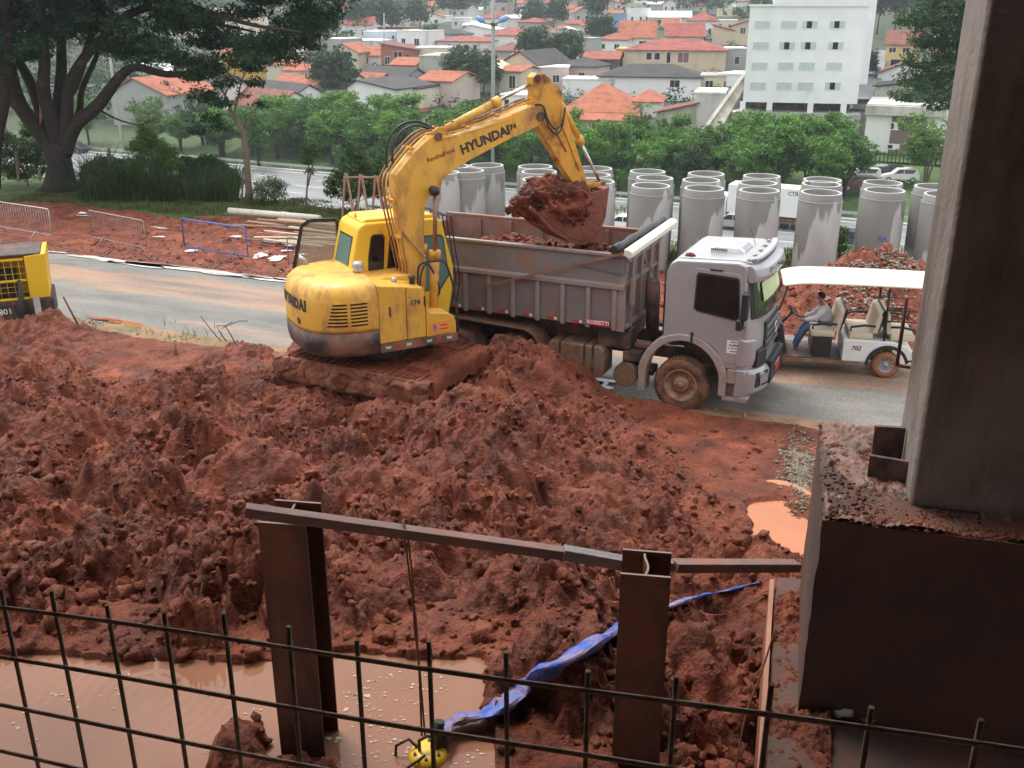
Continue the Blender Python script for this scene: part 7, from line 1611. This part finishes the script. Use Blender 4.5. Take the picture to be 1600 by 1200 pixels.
def house(label,x0,x1,yb,ye,rk='gable_x',rp=14,wall=WH,roof=OR,yaw=-18,depth=9,wins=(),dist=None,oh=.45,name='house',rleft=None,dirt=.2,cat='house',frame=None):
    xc=(x0+x1)/2; HR.append((x0,x1,ye-abs(rp),yb))
    if dist: P=onplane(xc,yb,dist); kk=P.y*cT+(CAMH-P.z)*sT
    else: P,kk=at_terr(xc,yb)
    W=(x1-x0)*kk/F/max(.4,math.cos(R(yaw)+math.atan2(P.x,P.y))); Hh_=(yb-ye)*kk/F*1.03; rh=rp*kk/F*1.03
    t=empty(name,(P.x,P.y,P.z),R(yaw),label,cat); D=depth
    zb=-5.0
    b=MB(); wl_=[(-W/2,zb),(W/2,zb),(W/2,Hh_),(-W/2,Hh_)]
    if rk=='gable_y': wl_=[(-W/2,zb),(W/2,zb),(W/2,Hh_),((rleft or 0)*W/2,Hh_+rh-.12),(-W/2,Hh_)]
    if rk=='shed': wl_=[(-W/2,zb),(W/2,zb),(W/2,Hh_-.05),(-W/2,Hh_+rh-.1)]
    b.prism(wl_,0,D); wo_=b.build('wall',wallm(wall,dirt),t)
    if rk=='gable_x':   # gable end walls
        b=MB(); b.prism([(0,Hh_-.01),(D,Hh_-.01),(D/2,Hh_+rh-.15)],-W/2,-W/2+.2,1,axis='x'); b.prism([(0,Hh_-.01),(D,Hh_-.01),(D/2,Hh_+rh-.15)],W/2-.2,W/2,1,axis='x'); tag(b.build('gable_wall',wallm(wall,dirt),t),kind='stuff')
    b=MB(); th=.18
    if rk=='gable_x':
        s=rh/(D/2); e=oh
        b.prism([(-e,Hh_-s*e),(D/2,Hh_+rh),(D+e,Hh_-s*e),(D+e,Hh_-s*e+th),(D/2,Hh_+rh+th),(-e,Hh_-s*e+th)],-W/2-e,W/2+e,1,axis='x')
    elif rk=='gable_y':
        s1=rh/(W/2+(rleft or 0)*W/2); s2=rh/(W/2-(rleft or 0)*W/2); e=oh; xm=(rleft or 0)*W/2
        b.prism([(-W/2-e,Hh_-s1*e),(xm,Hh_+rh),(W/2+e,Hh_-s2*e),(W/2+e,Hh_-s2*e+th),(xm,Hh_+rh+th),(-W/2-e,Hh_-s1*e+th)],-e,D+e)
    elif rk=='hip':
        e=oh; z0_=Hh_; i_=min(W,D)/2+e-.01; hx=W/2+e; V=[(-hx,-e,z0_),(hx,-e,z0_),(hx,D+e,z0_),(-hx,D+e,z0_)]
        rx0=-hx+i_*.95; rx1=hx-i_*.95
        if rx1<rx0: rx0=rx1=0
        V+=[(rx0,D/2,z0_+rh),(rx1,D/2,z0_+rh)]+[(v[0],v[1],z0_-.16) for v in V[:4]]
        b.add(V,[(0,1,5,4),(1,2,5),(2,3,4,5),(3,0,4),(6,7,1,0),(7,8,2,1),(8,9,3,2),(9,6,0,3),(9,8,7,6)])
    elif rk=='shed':
        e=oh; s=rh/W; b.prism([(-W/2-e,Hh_+rh+s*e),(W/2+e,Hh_-s*e),(W/2+e,Hh_-s*e+th),(-W/2-e,Hh_+rh+s*e+th)],-e,D+e)
    elif rk=='flat':
        b.bb(-W/2-.12,W/2+.12,-.12,D+.12,Hh_+.003,Hh_+.22)
    b.build('roof',tilem(roof) if roof in(OR,RD,BR) else wallm(roof,.35),t)
    for wn in wins:
        u0,v0,u1,v1=wn[:4]; X0,X1=-W/2+u0*W,-W/2+u1*W; Z0_,Z1_=v0*Hh_,v1*Hh_
        b=MB(); f=.07; fm=frame or frameM
        b.bb(X0,X1,-.05,.03,Z0_,Z0_+f); b.bb(X0,X1,-.05,.03,Z1_-f,Z1_); b.bb(X0,X0+f,-.05,.03,Z0_+f,Z1_-f); b.bb(X1-f,X1,-.05,.03,Z0_+f,Z1_-f)
        if (X1-X0)>1.2: b.bb((X0+X1)/2-.03,(X0+X1)/2+.03,-.045,.03,Z0_+f,Z1_-f)
        w_=b.build('window',fm,t); b=MB(); b.bb(X0+f*.5,X1-f*.5,-.02,-.004,Z0_+f*.5,Z1_-f*.5); b.build('pane',glassM if len(wn)<5 else wn[4],w_)
    return t
H=house
# lower rows just above the hedge, left to right
H('grey gabled house with an orange roof seen past the leaning pole',180,262,190,150,'gable_y',22,GY,OR,-22,12,rleft=-.1)
H('dark roofed house right of the grey gable',232,335,176,152,'gable_x',26,WH,DK,-20,12)
H('small white house behind the grey gable, below the big tree canopy',195,290,130,112,'gable_x',8,WH,WH,-20,7,[(.1,.3,.25,.7)])
H('long low dark shed left of the leaning pole',70,182,172,140,'flat',0,GY,DK,-22,8)
H('white and cream building half hidden by the canopy, upper left',270,345,80,20,'flat',0,CR,WH,-15,9,[(.2,.5,.35,.7),(.6,.5,.8,.7)])
H('tall cream block behind the canopy tip',335,395,95,28,'flat',0,CR,CR,-15,9,[(.2,.6,.35,.75),(.55,.6,.75,.75),(.2,.3,.35,.45)])
H('ochre house under the canopy with an orange roof',352,416,118,86,'gable_x',10,(.60,.36,.08),OR,-15,8)
H('cream house with an orange tiled roof left of the dark rows',418,462,128,103,'gable_x',10,CR,OR,-12,8)
H('low white house with an orange roof at the head of the dark rows',446,492,130,112,'gable_x',9,WH,OR,-8,7)
H('pale house with an orange roof behind the row roofs',488,524,128,112,'gable_x',10,CR,OR,-8,7)
for i,(x0,x1,yb,ye,c,lab) in enumerate(((345,420,172,160,BR,'row house roof with brown tiles at the left end of the rows'),(378,445,168,150,DK,'dark roofed row house second from the left'),(412,472,163,140,OR,'orange roofed row house in the middle of the dark rows'),(440,500,158,138,DK,'dark roofed row house right of the orange one'),(468,520,150,132,DK,'dark roofed row house with a pale ridge strip'))):
    H(lab,x0,x1,yb+4,ye+6,'gable_x',22,WH,c,-48,9,oh=.3)
H('dark sheet roofed house above the white gable wall',545,618,140,132,'gable_x',22,GY,DK,-38,11)
H('orange strip roofed house beside the dark sheet roof',535,580,146,136,'gable_x',18,WH,OR,-38,7)
H('white walled house with a dark flat roof behind the hedge left part',478,545,184,165,'gable_y',6,WH,DK,-30,9)
H('large white gable wall above the hedge',545,618,186,142,'gable_y',11,WH,DK,-28,12,[(.06,.55,.16,.8)],dirt=.12,rleft=-.6)
H('low cream house with a small dark window above the hedge',612,656,180,142,'flat',0,CR,DK,-22,9,[(.28,.30,.50,.62),(.1,.3,.16,.6)])
H('brown roofed low house just above the hedge',600,650,185,176,'hip',9,WH,BR,-20,8)
H('pink cream house with an orange roof and a white carport',655,706,170,130,'gable_x',11,PK,OR,-25,10,[(.1,.7,.2,.9),(.3,.7,.4,.9),(.5,.7,.6,.9)])
H('grimy grey walled yard building beside the pink cream house',598,655,142,124,'flat',0,(.26,.26,.24),DK,-22,8,dirt=.5)
H('yellow house with dark windows and a balcony',612,648,128,104,'gable_x',9,YL,OR,-15,9,[(.12,.25,.25,.8),(.45,.35,.85,.8)])
H('windowless grey green block left of the utility pole',656,722,130,92,'flat',0,(.42,.43,.36),(.42,.43,.36),-10,14,dirt=.4)
H('unfinished brick house with blue door',596,652,104,80,'shed',8,(.34,.13,.08),BR,-15,9,[(.1,.1,.25,.6),(.35,.1,.6,.9)])
H('upper brick house with a white figure shaped opening',596,618,84,72,'flat',0,(.36,.14,.09),DK,-15,7)
H('cream gabled house with an orange roof left of the brick houses',518,560,105,84,'gable_y',12,CR,OR,-10,12,rleft=-.1)
H('orange roofed house joined to the cream gabled house',552,600,100,88,'gable_x',12,WH,OR,-10,9,[(.1,.0,.5,.8)])
H('mint and white flat house above the cream gable',520,595,82,66,'flat',0,(.62,.72,.66),WH,-12,9,[(.1,.3,.35,.8)])
H('white walled house with a parapet above the orange roof',560,593,80,64,'flat',0,WH,WH,-12,8)
H('blue grey long house on the left hillside',568,640,76,52,'flat',0,(.42,.48,.55),WH,-12,11,[(.62,.55,.68,.8),(.88,.55,.94,.8)],dirt=.25)
H('brick upper storey behind the blue grey house',575,640,56,44,'flat',0,(.42,.20,.15),(.42,.20,.15),-12,9,[(.15,.4,.2,.7),(.4,.4,.45,.7)])
H('pale blue house with a dark roof right of the blue grey house',642,726,74,55,'hip',7,(.50,.64,.72),DK,-12,9,[(.1,.4,.16,.8),(.5,.4,.56,.8)])
H('white villa with red hipped roof and five windows',683,763,84,66,'hip',7,(.72,.70,.62),RD,-12,10,[(.20,.3,.25,.75),(.30,.3,.35,.75),(.37,.2,.46,.75),(.53,.2,.62,.75),(.70,.2,.78,.75)])
H('white gabled house behind the villa, left of the pole',724,772,64,48,'gable_y',7,WH,WH,-12,12,dirt=.05,rleft=-.5)
H('long white house with red roof crossing behind the pole',758,842,76,57,'hip',11,WH,RD,-12,11,[(.82,.3,.86,.6),(.90,.2,.95,.7)])
H('orange roofed low house under the villa, left of the pole',716,768,112,98,'hip',12,PK,OR,-15,10,[(.1,.1,.25,.6)])
H('dark red roof behind the pole beside the villa',765,822,90,80,'hip',11,GY,BR,-12,10)
H('dark roofed cream gable house right of the pole',780,838,140,104,'gable_y',18,BG,DK,-28,14,rleft=.1)
H('cream house with white gable left of the pole foot',712,800,148,118,'gable_y',15,(.70,.64,.50),CR,-18,10,rleft=.2)
H('small cream house with tall white shutters and orange eaves',780,814,150,115,'gable_x',6,CR,OR,-25,8,[(.45,.3,.75,.85)])
H('white porch building with a dark gate behind the boom cylinder',782,838,178,152,'flat',0,WH,WH,-20,8,[(.1,.0,.25,.8),(.38,.0,.9,.8)])
H('orange roof of the house beside the round tree, left slope',800,840,98,88,'gable_x',11,WH,OR,-35,9)
H('orange roof of the house beside the round tree, right slope',828,878,98,86,'gable_x',13,WH,OR,-38,10)
H('white house wall behind the palm',862,898,72,52,'gable_y',6,WH,WH,-10,10,dirt=.05)
H('red roofed white house left of the palm wall',838,866,74,64,'gable_x',6,WH,RD,-10,7,[(.6,.2,.8,.7)])
H('brown roofed house above the long white house',828,872,58,50,'hip',7,GY,BR,-10,8,[(.5,.2,.6,.6)])
H('cream house with dark red roof right of the palm',908,950,58,42,'gable_x',7,CR,RD,-10,9)
H('grey shed like block left of the garage roofs',892,925,95,64,'flat',0,GY,GY,-20,8)
H('blue sheet roofed lean-to beside the grey block',868,895,90,84,'shed',7,WH,(.12,.36,.62),-12,6)
H('red roofed garage with a dark open front',912,964,124,95,'gable_x',9,(.10,.095,.09),RD,-12,9)  # near-black wall colour stands in for the shade inside the open front
H('ochre end wall left of the big beige house',962,976,106,80,'flat',0,YL,YL,-12,8)
H('big beige house with red hipped roof and white framed windows',974,1130,120,82,'hip',15,BG,RD,-12,13,[(.22,.62,.28,.9),(.30,.62,.36,.9),(.42,.50,.465,.92),(.53,.52,.645,.92,mat('brown_shutter',(.20,.10,.08),.7))],dirt=.1)
H('long white house with a dark roof below the beige house',935,1092,150,122,'hip',16,WH,DK,-12,10,[(.70,.45,.80,.85)],dirt=.12)
H('low white parapet wall building left of the dark roof',878,960,150,127,'flat',0,WH,WH,-12,7,dirt=.3)
H('cream flat roofed annex right of the long white house',1088,1130,148,122,'flat',0,(.66,.58,.38),GY,-12,8,[(.3,.3,.6,.8)])
H('red tiled house with mint walls right of the excavator arm',880,985,192,176,'hip',36,(.46,.62,.60),OR,-12,15,dirt=.1,oh=.7)
H('small red tiled house beside the palm right of the mint house',988,1030,180,160,'hip',14,WH,OR,-12,9)
H('orange tiled lean-to roof just above the hedge top',890,1004,202,190,'gable_x',6,PK,OR,-14,6)
H('white house with tall gable and arched windows',968,1022,82,60,'gable_x',22,WH,OR,-8,9,[(.12,.35,.34,.75),(.55,.35,.78,.75)],dirt=.1)
H('red roofed white house with a gable to the right',1040,1098,74,58,'gable_x',17,CR,RD,-8,9,[(.55,.2,.68,.7)],dirt=.1)
H('white house with pyramid red roof up the hill',1072,1120,62,35,'hip',12,WH,RD,-10,9,[(.7,.3,.8,.6)],dirt=.1)
H('orange roofed house between the two gable houses',1036,1062,48,42,'gable_x',11,CR,OR,-8,7)
H('white two storey building high above the gables',978,1016,38,16,'flat',0,WH,WH,-8,8,[(.2,.2,.3,.5),(.55,.2,.65,.5),(.8,.2,.88,.5)])
H('white sheet roofed yellowish house',1014,1078,40,28,'gable_x',8,(.66,.64,.48),WH,-8,8,[(.1,.2,.3,.7)])
H('blue and grey narrow building on the upper hill',956,978,50,24,'flat',0,(.22,.42,.62),GY,-8,7)
H('beige house beside the white apartment block',1143,1172,72,34,'shed',-9,BG,BR,-10,9,[(.4,.45,.7,.7)])
H('small pink roofed house up the hill left of the apartment block',1074,1108,18,10,'hip',6,CR,RD,-8,8)
H('pale yellow building near the top left of the apartment block',1122,1160,26,16,'flat',0,(.68,.62,.40),WH,-8,8)
H('terracotta terraces left of the beige house',1112,1145,72,50,'shed',8,BG,BR,-12,9)
# far hillside
r=np.random.default_rng(55); 
for i,(x0,x1,yb,ye,rp,wc,rc,lab) in enumerate(((555,575,17,10,6,WH,OR,'tiny white house with orange roof at the top left of the hill'),(545,568,28,22,5,WH,OR,'tiny orange roofed house under the top left trees'),(590,612,14,6,4,WH,WH,'tiny white house beside the top trees'),(636,668,28,20,7,WH,OR,'white gabled cottage with orange roof above the umbrella tree'),(668,700,20,10,6,CR,OR,'cream house near the hilltop left of the lamp'),(690,705,36,26,2,WH,WH,'white wall glimpsed among hilltop trees'),(725,760,46,40,5,WH,WH,'white flat building just left of the lamp arms'),(775,815,44,30,4,WH,WH,'white building just right of the lamp arms'),(800,812,34,24,2,WH,WH,'small white building right of the lamp'),(872,886,52,46,5,CR,OR,'orange roof between the trees above the palm'),(884,930,44,38,5,WH,RD,'red roofed row on the upper hill'),(905,912,12,-8,1,(.6,.2,.15),(.6,.2,.15),'thin red tower among the hilltop trees'),(948,970,34,22,4,(.64,.58,.36),OR,'yellowish house on the upper hill'),(518,530,48,40,3,WH,OR,'small white house deep in the left trees'),(650,665,10,2,4,WH,OR,'tiny house on the skyline wood left'),(600,640,20,14,4,WH,OR,'low orange roof by the skyline chimney'),(740,752,24,16,3,WH,WH,'white patch of a house behind the lamp arms'),(1010,1040,20,8,3,(.5,.5,.5),WH,'grey white building at the top right of the hill'),(1150,1172,12,3,3,WH,RD,'red roofed house touching the tower top'),(990,1008,14,2,2,WH,WH,'white building at the top centre right'))):
    H(lab,x0,x1,yb,ye,'gable_x' if rp>2 else 'flat',rp,wc,rc,-8+r.uniform(-10,10),7,dirt=.1)
r=np.random.default_rng(91); seen={}
def place_words(x,y):
    xb=['over the left roof rows','above the brick houses','left of the utility pole','right of the utility pole','above the long white house','near the apartment block'][min(5,max(0,int((x-455)/116)))]
    return ['high on the hill','halfway up','low down'][min(2,int((y-14)/45))]+' '+xb
cnt=0
for _ in range(5000):
    if cnt>=95: break
    x=r.uniform(440,1160); y=r.uniform(18,150); P,kk=at_terr(x,y); wpx=7.0*F/kk*r.uniform(.75,1.25); hpx=3.6*F/kk*r.uniform(.8,1.5); rpx=hpx*.42
    a0,a1,b0,b1=x-wpx/2,x+wpx/2,y-hpx-rpx,y
    ov=0
    for (c0,c1,d0,d1) in HR:
        ix_=max(0,min(a1,c1)-max(a0,c0)); iy_=max(0,min(b1,d1)-max(b0,d0)); ov=max(ov,ix_*iy_/min((a1-a0)*(b1-b0),(c1-c0)*(d1-d0)))
    if ov>.30: continue
    wi=[0,0,1,2,3,4][r.integers(6)]; ri=r.integers(6); wc=[WH,CR,(.70,.69,.64),PK,GY][wi]; wn_=['white','cream','off-white','pinkish','grey'][wi]; rc=[OR,RD,OR,DK,WH,RD][ri]; rn=['orange','dark red','orange gabled','dark','flat pale','brick red'][ri]
    lab='small %s house with %s roof, %s'%(wn_,rn,place_words(x,y)); 
    if lab in seen: continue
    seen[lab]=1; cnt+=1
    H(lab,a0,a1,y,y-hpx,['gable_x','hip','gable_y','hip','flat','gable_x'][ri],rpx,wc,rc,-12+r.uniform(-22,18),8,[(.15,.35,.3,.7),(.6,.35,.78,.7)],dirt=.2)
# right of the apartment block
H('yellow house with a brown tiled roof beside the sloping street',1382,1426,105,72,'gable_x',18,(.66,.52,.20),BR,-22,8,[(.1,.62,.35,.85),(.55,.62,.8,.85),(.2,.02,.9,.35)])
H('white house with a wide shallow gable below the yellow house',1372,1470,135,118,'gable_y',16,WH,BR,-22,9,rleft=-.2,dirt=.3)
H('second yellow house half hidden by the airy tree',1455,1482,85,66,'gable_x',8,YL,GY,-22,8)
H('weathered cream wall house under the white gable',1366,1412,165,132,'shed',-6,(.52,.50,.42),DK,-24,8,dirt=.5)
H('peach walled house behind the airy tree',1410,1490,160,144,'gable_x',8,(.68,.50,.34),WH,-24,8)
H('grey house with a metal door left of the white and brown building',1325,1352,215,176,'flat',0,(.38,.36,.32),DK,-26,8,[(.2,.3,.5,.85,M['galv'])],dirt=.5)
t=H('white and brown two storey building with a pale tiled canopy',1350,1475,246,172,'flat',0,WH,(.62,.60,.54),-22,10,dirt=.12)
kk=1; 
def onfacade(t,x,y):
    a=t.rotation_euler.z; f=Vector((math.cos(a),math.sin(a),0)); l=Vector((-math.sin(a),math.cos(a),0)); r_=ray(x,y); k=(t.location.x*l.x+t.location.y*l.y)/(r_.x*l.x+r_.y*l.y); p=Vector((r_.x*k,r_.y*k,CAMH+r_.z*k))-t.location; return p.x*f.x+p.y*f.y,p.z
def fbox(t,x0,y0,x1,y1,d0,d1,name,m,par=None):
    a,c=onfacade(t,x0,y1),onfacade(t,x1,y0); b=MB(); b.bb(a[0],c[0],d0,d1,a[1],c[1]); return b.build(name,m,par or t)
fbox(t,1386,184,1448,246,-.06,-.003,'brown_wall',wallm((.20,.135,.12),.2)); fbox(t,1352,168,1480,178,-.8,-.01,'tiled_canopy',wallm((.60,.58,.52),.5)); fbox(t,1400,178,1450,184,-.5,-.065,'balcony_soffit',wallm((.25,.20,.18),.2))
for (x0,y0,x1,y1) in ((1391,191,1405,203),(1419,192,1424,198),(1434,192,1440,198),(1386,225,1406,233)):
    w_=fbox(t,x0,y0,x1,y1,-.14,-.065,'window',M['white']); fbox(t,x0+1,y0+1.5,x0+(x1-x0)*.45,y1-1.5,-.15,-.145,'pane',glassM,w_)
b=MB(); P,kk=at_terr(1400,252); 
# sloping street beside the apartments
P0,_=at_terr(1322,168); P1,_=at_terr(1368,168); P2,_=at_terr(1387,88); P3,_=at_terr(1346,88); 
b=MB(); n_=14; V=[]
for i in range(n_+1):
    u=i/n_
    for (A_,B2) in ((P0,P3),(P1,P2)):
        x=A_.x+(B2.x-A_.x)*u; y=A_.y+(B2.y-A_.y)*u; V.append((x,y,float(terr(x,y))+1.2))
b.add(V,[(2*i,2*i+1,2*i+3,2*i+2) for i in range(n_)]); tag(b.build('sloping_street',mat('old_street',(.17,.175,.18),.7,var=.15,vs=.5)),kind='structure')
# apartment block
YA=132.0
pl0=onplane(1158,190,YA); AY=R(-13)
ap=empty('apartment_block',pl0,AY,'white five storey apartment block with rows of windows above an open car deck','building'); Wd=16.2
aL=onfacade(ap,1158,190)[0]; aR=onfacade(ap,1336,190)[0]; aR2=aR
zt=onfacade(ap,1250,10)[1]; zpk=onfacade(ap,1250,161)[1]; zpb=onfacade(ap,1250,176)[1]
aL=0; 
b=MB(); b.bb(aL,aR,0,13,zpk,zt); aw=b.build('wall',wallm((.80,.81,.82),.08),ap)
b=MB(); b.bb(aL-.2,aR+.2,-.2,13.2,zt+.003,zt+.25); b.build('parapet',M['white'],ap)
b=MB(); b.bb(aL-1.2,aR+.5,-1.0,14,-8,zpb); b.build('podium',wallm((.60,.58,.54),.55),ap)
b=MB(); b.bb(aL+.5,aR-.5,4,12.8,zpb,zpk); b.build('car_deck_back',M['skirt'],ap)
for x in (1160,1202,1266,1318):
    a=onfacade(ap,x,170)[0]; b=MB(); b.bb(a-.35,a+.35,.01,.7,zpb,zpk); b.build('column',M['white'],ap)
for y in (6,12.6):
    b=MB(); b.bb(aR-.7,aR-.01,y,y+.4,zpb,zpk); b.build('column',M['white'],ap)
zrow=[38,71,103,134]; 
for ri,y in enumerate(zrow):
    for ci,(x0,x1) in enumerate(((1178,1205),(1219,1246),(1252,1279),(1295,1322))):
        sh=-(y-38)*.075; dx=1.3
        x0_,x1_=x0+sh*1.0,x1+sh*1.0
        w_=fbox(ap,x0_,y-6,x1_,y+7,-.05,-.003,'window',M['white']); op=(ri==0 and ci in(2,3)) or (ri==1 and ci in(1,2,3)) or (ri==3 and ci==3)
        wm=x1_-x0_; fbox(ap,x0_+1,y-5,x1_-1,y+6,-.062,-.051,'pane',mat('curtain_pane',(.52,.58,.60),.2,var=.1) if ri+ci==0 else bpy.data.materials['curtain_pane'],w_)
        if op: fbox(ap,x0_+wm*.30,y-5,x0_+wm*.64,y+6,-.085,-.063,'open_sash',glassM,w_)
        else:
            fbox(ap,x0_+wm*.48,y-5.5,x0_+wm*.53,y+6.5,-.075,-.064,'mullion',M['white'],w_)
    zc=onfacade(ap,1250,y)[1]
    for yy in (2.5,5.2,9.0):
        b=MB(); b.bb(aR-.02,aR+.05,yy,yy+1.2,zc-.6,zc+.5); w_=b.build('window',M['white'],ap); b=MB(); b.bb(aR+.052,aR+.06,yy+.1,yy+1.1,zc-.5,zc+.4); b.build('pane',glassM,w_)
# tall white tower behind
P,kk=at_terr(1285,70); tw=empty('tower_block',(onplane(1205,60,175).x,175,-5),R(-13),'taller white tower block rising out of the frame behind the apartment block','building')
xr=onfacade(tw,1366,40)[0]; b=MB(); b.bb(0,xr,0,16,-4,46); b.build('wall',wallm((.80,.81,.82),.08),tw)
for z in range(0,15):
    for yy in (3,8.5,12.5):
        b=MB(); b.bb(xr-.02,xr+.06,yy,yy+1.4,1.2+z*2.9,2.5+z*2.9); b.build('window',M['galv'],tw)
    for xx in (2,6,10,14):
        if z<12 and z>8: b=MB(); b.bb(xx,xx+1.6,-.06,.02,1.2+z*2.9,2.5+z*2.9); b.build('window',M['galv'],tw)
# diagonal ramp wall left of the apartments
a=onplane(1098,208,128); c=onplane(1163,118,140)
rw=empty('ramp_wall',a,0,'sloping beige retaining wall climbing left of the apartment block','wall'); b=MB(); d_=c-a; 
b.add([(0,0,-6),(d_.x,d_.y,-6),(d_.x,d_.y,d_.z),(0,0,0),(2.2,1.0,-6),(d_.x+1.2,d_.y+1,-6),(d_.x+1.2,d_.y+1,d_.z),(2.2,1,0)],[(0,1,2,3),(5,4,7,6),(3,2,6,7),(1,5,6,2),(4,0,3,7)]); b.build('wall_body',wallm((.50,.46,.38),.45),rw)
b=MB(); b.bar((-.1,-.1,.1),(d_.x-.1,d_.y-.1,d_.z+.1),.5,.22); b.build('coping',wallm((.40,.38,.33),.3),rw)
H('grey white wall house with stepped parapet beside the ramp',1083,1128,200,150,'flat',0,(.62,.62,.60),WH,-14,8,dirt=.4)
H('terrace with a white balustrade and brick edge under the long white house',1025,1085,200,165,'shed',-14,(.52,.47,.42),BR,-18,7,dirt=.5)
# dark yard and fence below the brown building
P,kk=at_terr(1400,258); fn=empty('boundary_fence',P,R(-24),'dark boundary fence below the white and brown building','fence'); 
for i in range(30):
    b=MB() if i==0 else b
    if i==0: b.bb(-.05,.05,-.03,.03,0,1.6); fme=b.mesh('fence_slat'); fme.materials.append(M['black'])
    o_=bpy.data.objects.new('fence_slat',fme); COL.objects.link(o_); o_.parent=fn; o_.location=(-6+.42*i,0,-.2)
b=MB(); b.bb(-6.2,6.4,.04,.10,1.0,1.12); b.bb(-6.2,6.4,.04,.12,-.4,.3); tag(b.build('fence_rail',M['black'],fn),kind='stuff')
for i,(x,y,m_,lab) in enumerate(((1345,284,'white','white car parked beyond the avenue above the pipe marked RA2'),(1362,281,'silver','silver car parked in the row above the pipe marked RA2'),(1382,282,'glass','dark parked car in the row above the pipe marked RA2'),(1403,286,'white','white car parked at the right of the row beyond the avenue'),(1340,300,'steel','dark car parked nearest the left end of that row'))):
    P,kk=at_terr(x,y); t=car(972,360,R(180+20),lab,M[m_]); t.location=(P.x,P.y,P.z+.05); t['group']='cars parked beyond the avenue'
# palms
def palm(x,yb,yc,label,rp=20,m='far',seed=1):
    P,kk=at_terr(x,yb); t=empty('palm_tree',P,0,label,'palm'); h_=onplane(x,yc,P.y).z-P.z; rr=rp*kk/F
    b=MB(); limb(b,[(0,0,-.5),(.1,0,h_*.5),(0,0,h_)],.22,.14,8); b.build('trunk',M['barkl'],t)
    r=np.random.default_rng(seed)
    for k in range(16):
        a=k*2.4; el=r.uniform(-.1,.9); L_=rr*r.uniform(.85,1.15); V=[];Fc=[];n=8
        for i in range(n+1):
            u=i/n; x_=L_*u*math.cos(el*(1-u*.6)); z_=L_*(u*math.sin(el)-.75*u*u); w_=.28*rr*.35*math.sin(math.pi*min(1,u*.9+.1))
            V+=[(x_*math.cos(a)-w_*math.sin(a),x_*math.sin(a)+w_*math.cos(a),h_+z_-w_*.7),(x_*math.cos(a),x_*math.sin(a),h_+z_),(x_*math.cos(a)+w_*math.sin(a),x_*math.sin(a)-w_*math.cos(a),h_+z_-w_*.7)]
        for i in range(n): Fc+=[(3*i,3*i+1,3*i+4,3*i+3),(3*i+1,3*i+2,3*i+5,3*i+4)]
        b=MB(); b.add(V,Fc,False); b.build('frond',LM[m],t)
palm(898,75,48,'palm tree in front of the white house on the hill',18,'far',3)
palm(1000,205,165,'palm tree right of the mint walled house, above the hedge',22,'olive',4)
# far woods on the hill: one mass
def wood(name,n,seed,q0,q1,x0,x1,s=(5,9),skip=None,key='f1'):
    r=np.random.default_rng(seed); cl=[]
    while len(cl)<n:
        X_=r.uniform(x0,x1); Y_=r.uniform(q0,q1)
        if abs(X_)/Y_>.62: continue
        if skip and skip(X_,Y_): continue
        z=float(terr(X_,Y_)); s_=r.uniform(*s); cl.append((X_,Y_,z+s_*.6,s_,s_,s_*.85))
    return cl
def near_gap(X_,Y_):
    z=float(terr(X_,Y_)); k=Y_*cT+(CAMH-z)*sT; px_=800+X_/k*F; dz=z-CAMH; py_=600-(Y_*sT+dz*cT)/k*F
    return py_>26 and 500<px_<1160 or (px_>1160 and py_>70) or py_>150
cl=wood('w',760,61,260,1000,-440,440,(6,11),near_gap)
tag(link('distant_woods',leaves('distant_woods',cl,200000,.80,62,shell_=.75),LM['far']),kind='stuff')
# shrubs and gardens between the houses
cl=[]
r=np.random.default_rng(63)
while len(cl)<170:
    px_=r.uniform(420,1150); py_=r.uniform(40,180); P,kk=at_terr(px_,py_); s_=r.uniform(1.2,2.8); cl.append((P.x,P.y,P.z+s_*.3,s_,s_,s_*.8))
tag(link('garden_greenery',leaves('garden_greenery',cl,26000,.30,64),LM['far']),kind='stuff')
cl=[]
while len(cl)<90:
    px_=r.uniform(-40,340); py_=r.uniform(70,190); P,kk=at_terr(px_,py_); s_=r.uniform(2.0,4.0); cl.append((P.x,P.y,P.z+s_*.8,s_,s_,s_*.9))
tag(link('garden_greenery',leaves('garden_greenery',cl,30000,.33,65),LM['dark']),kind='stuff')
# ------------------------------------------------------------------ the air between here and the hill
bm=MB(); bm.bb(-1390,1390,-55,1495,-14.5,100); hz_=bm.build('haze',None); hm=bpy.data.materials.new('haze_air'); hm.use_nodes=True; n=hm.node_tree; n.nodes.remove(n.nodes['Principled BSDF'])
pv=nd(n,'ShaderNodeVolumePrincipled'); pv.inputs['Color'].default_value=(.86,.93,1,1); pv.inputs['Density'].default_value=HAZE; pv.inputs['Anisotropy'].default_value=.2; n.links.new(pv.outputs[0],n.nodes['Material Output'].inputs['Volume'])
hz_.data.materials.append(hm); tag(hz_,kind='stuff')
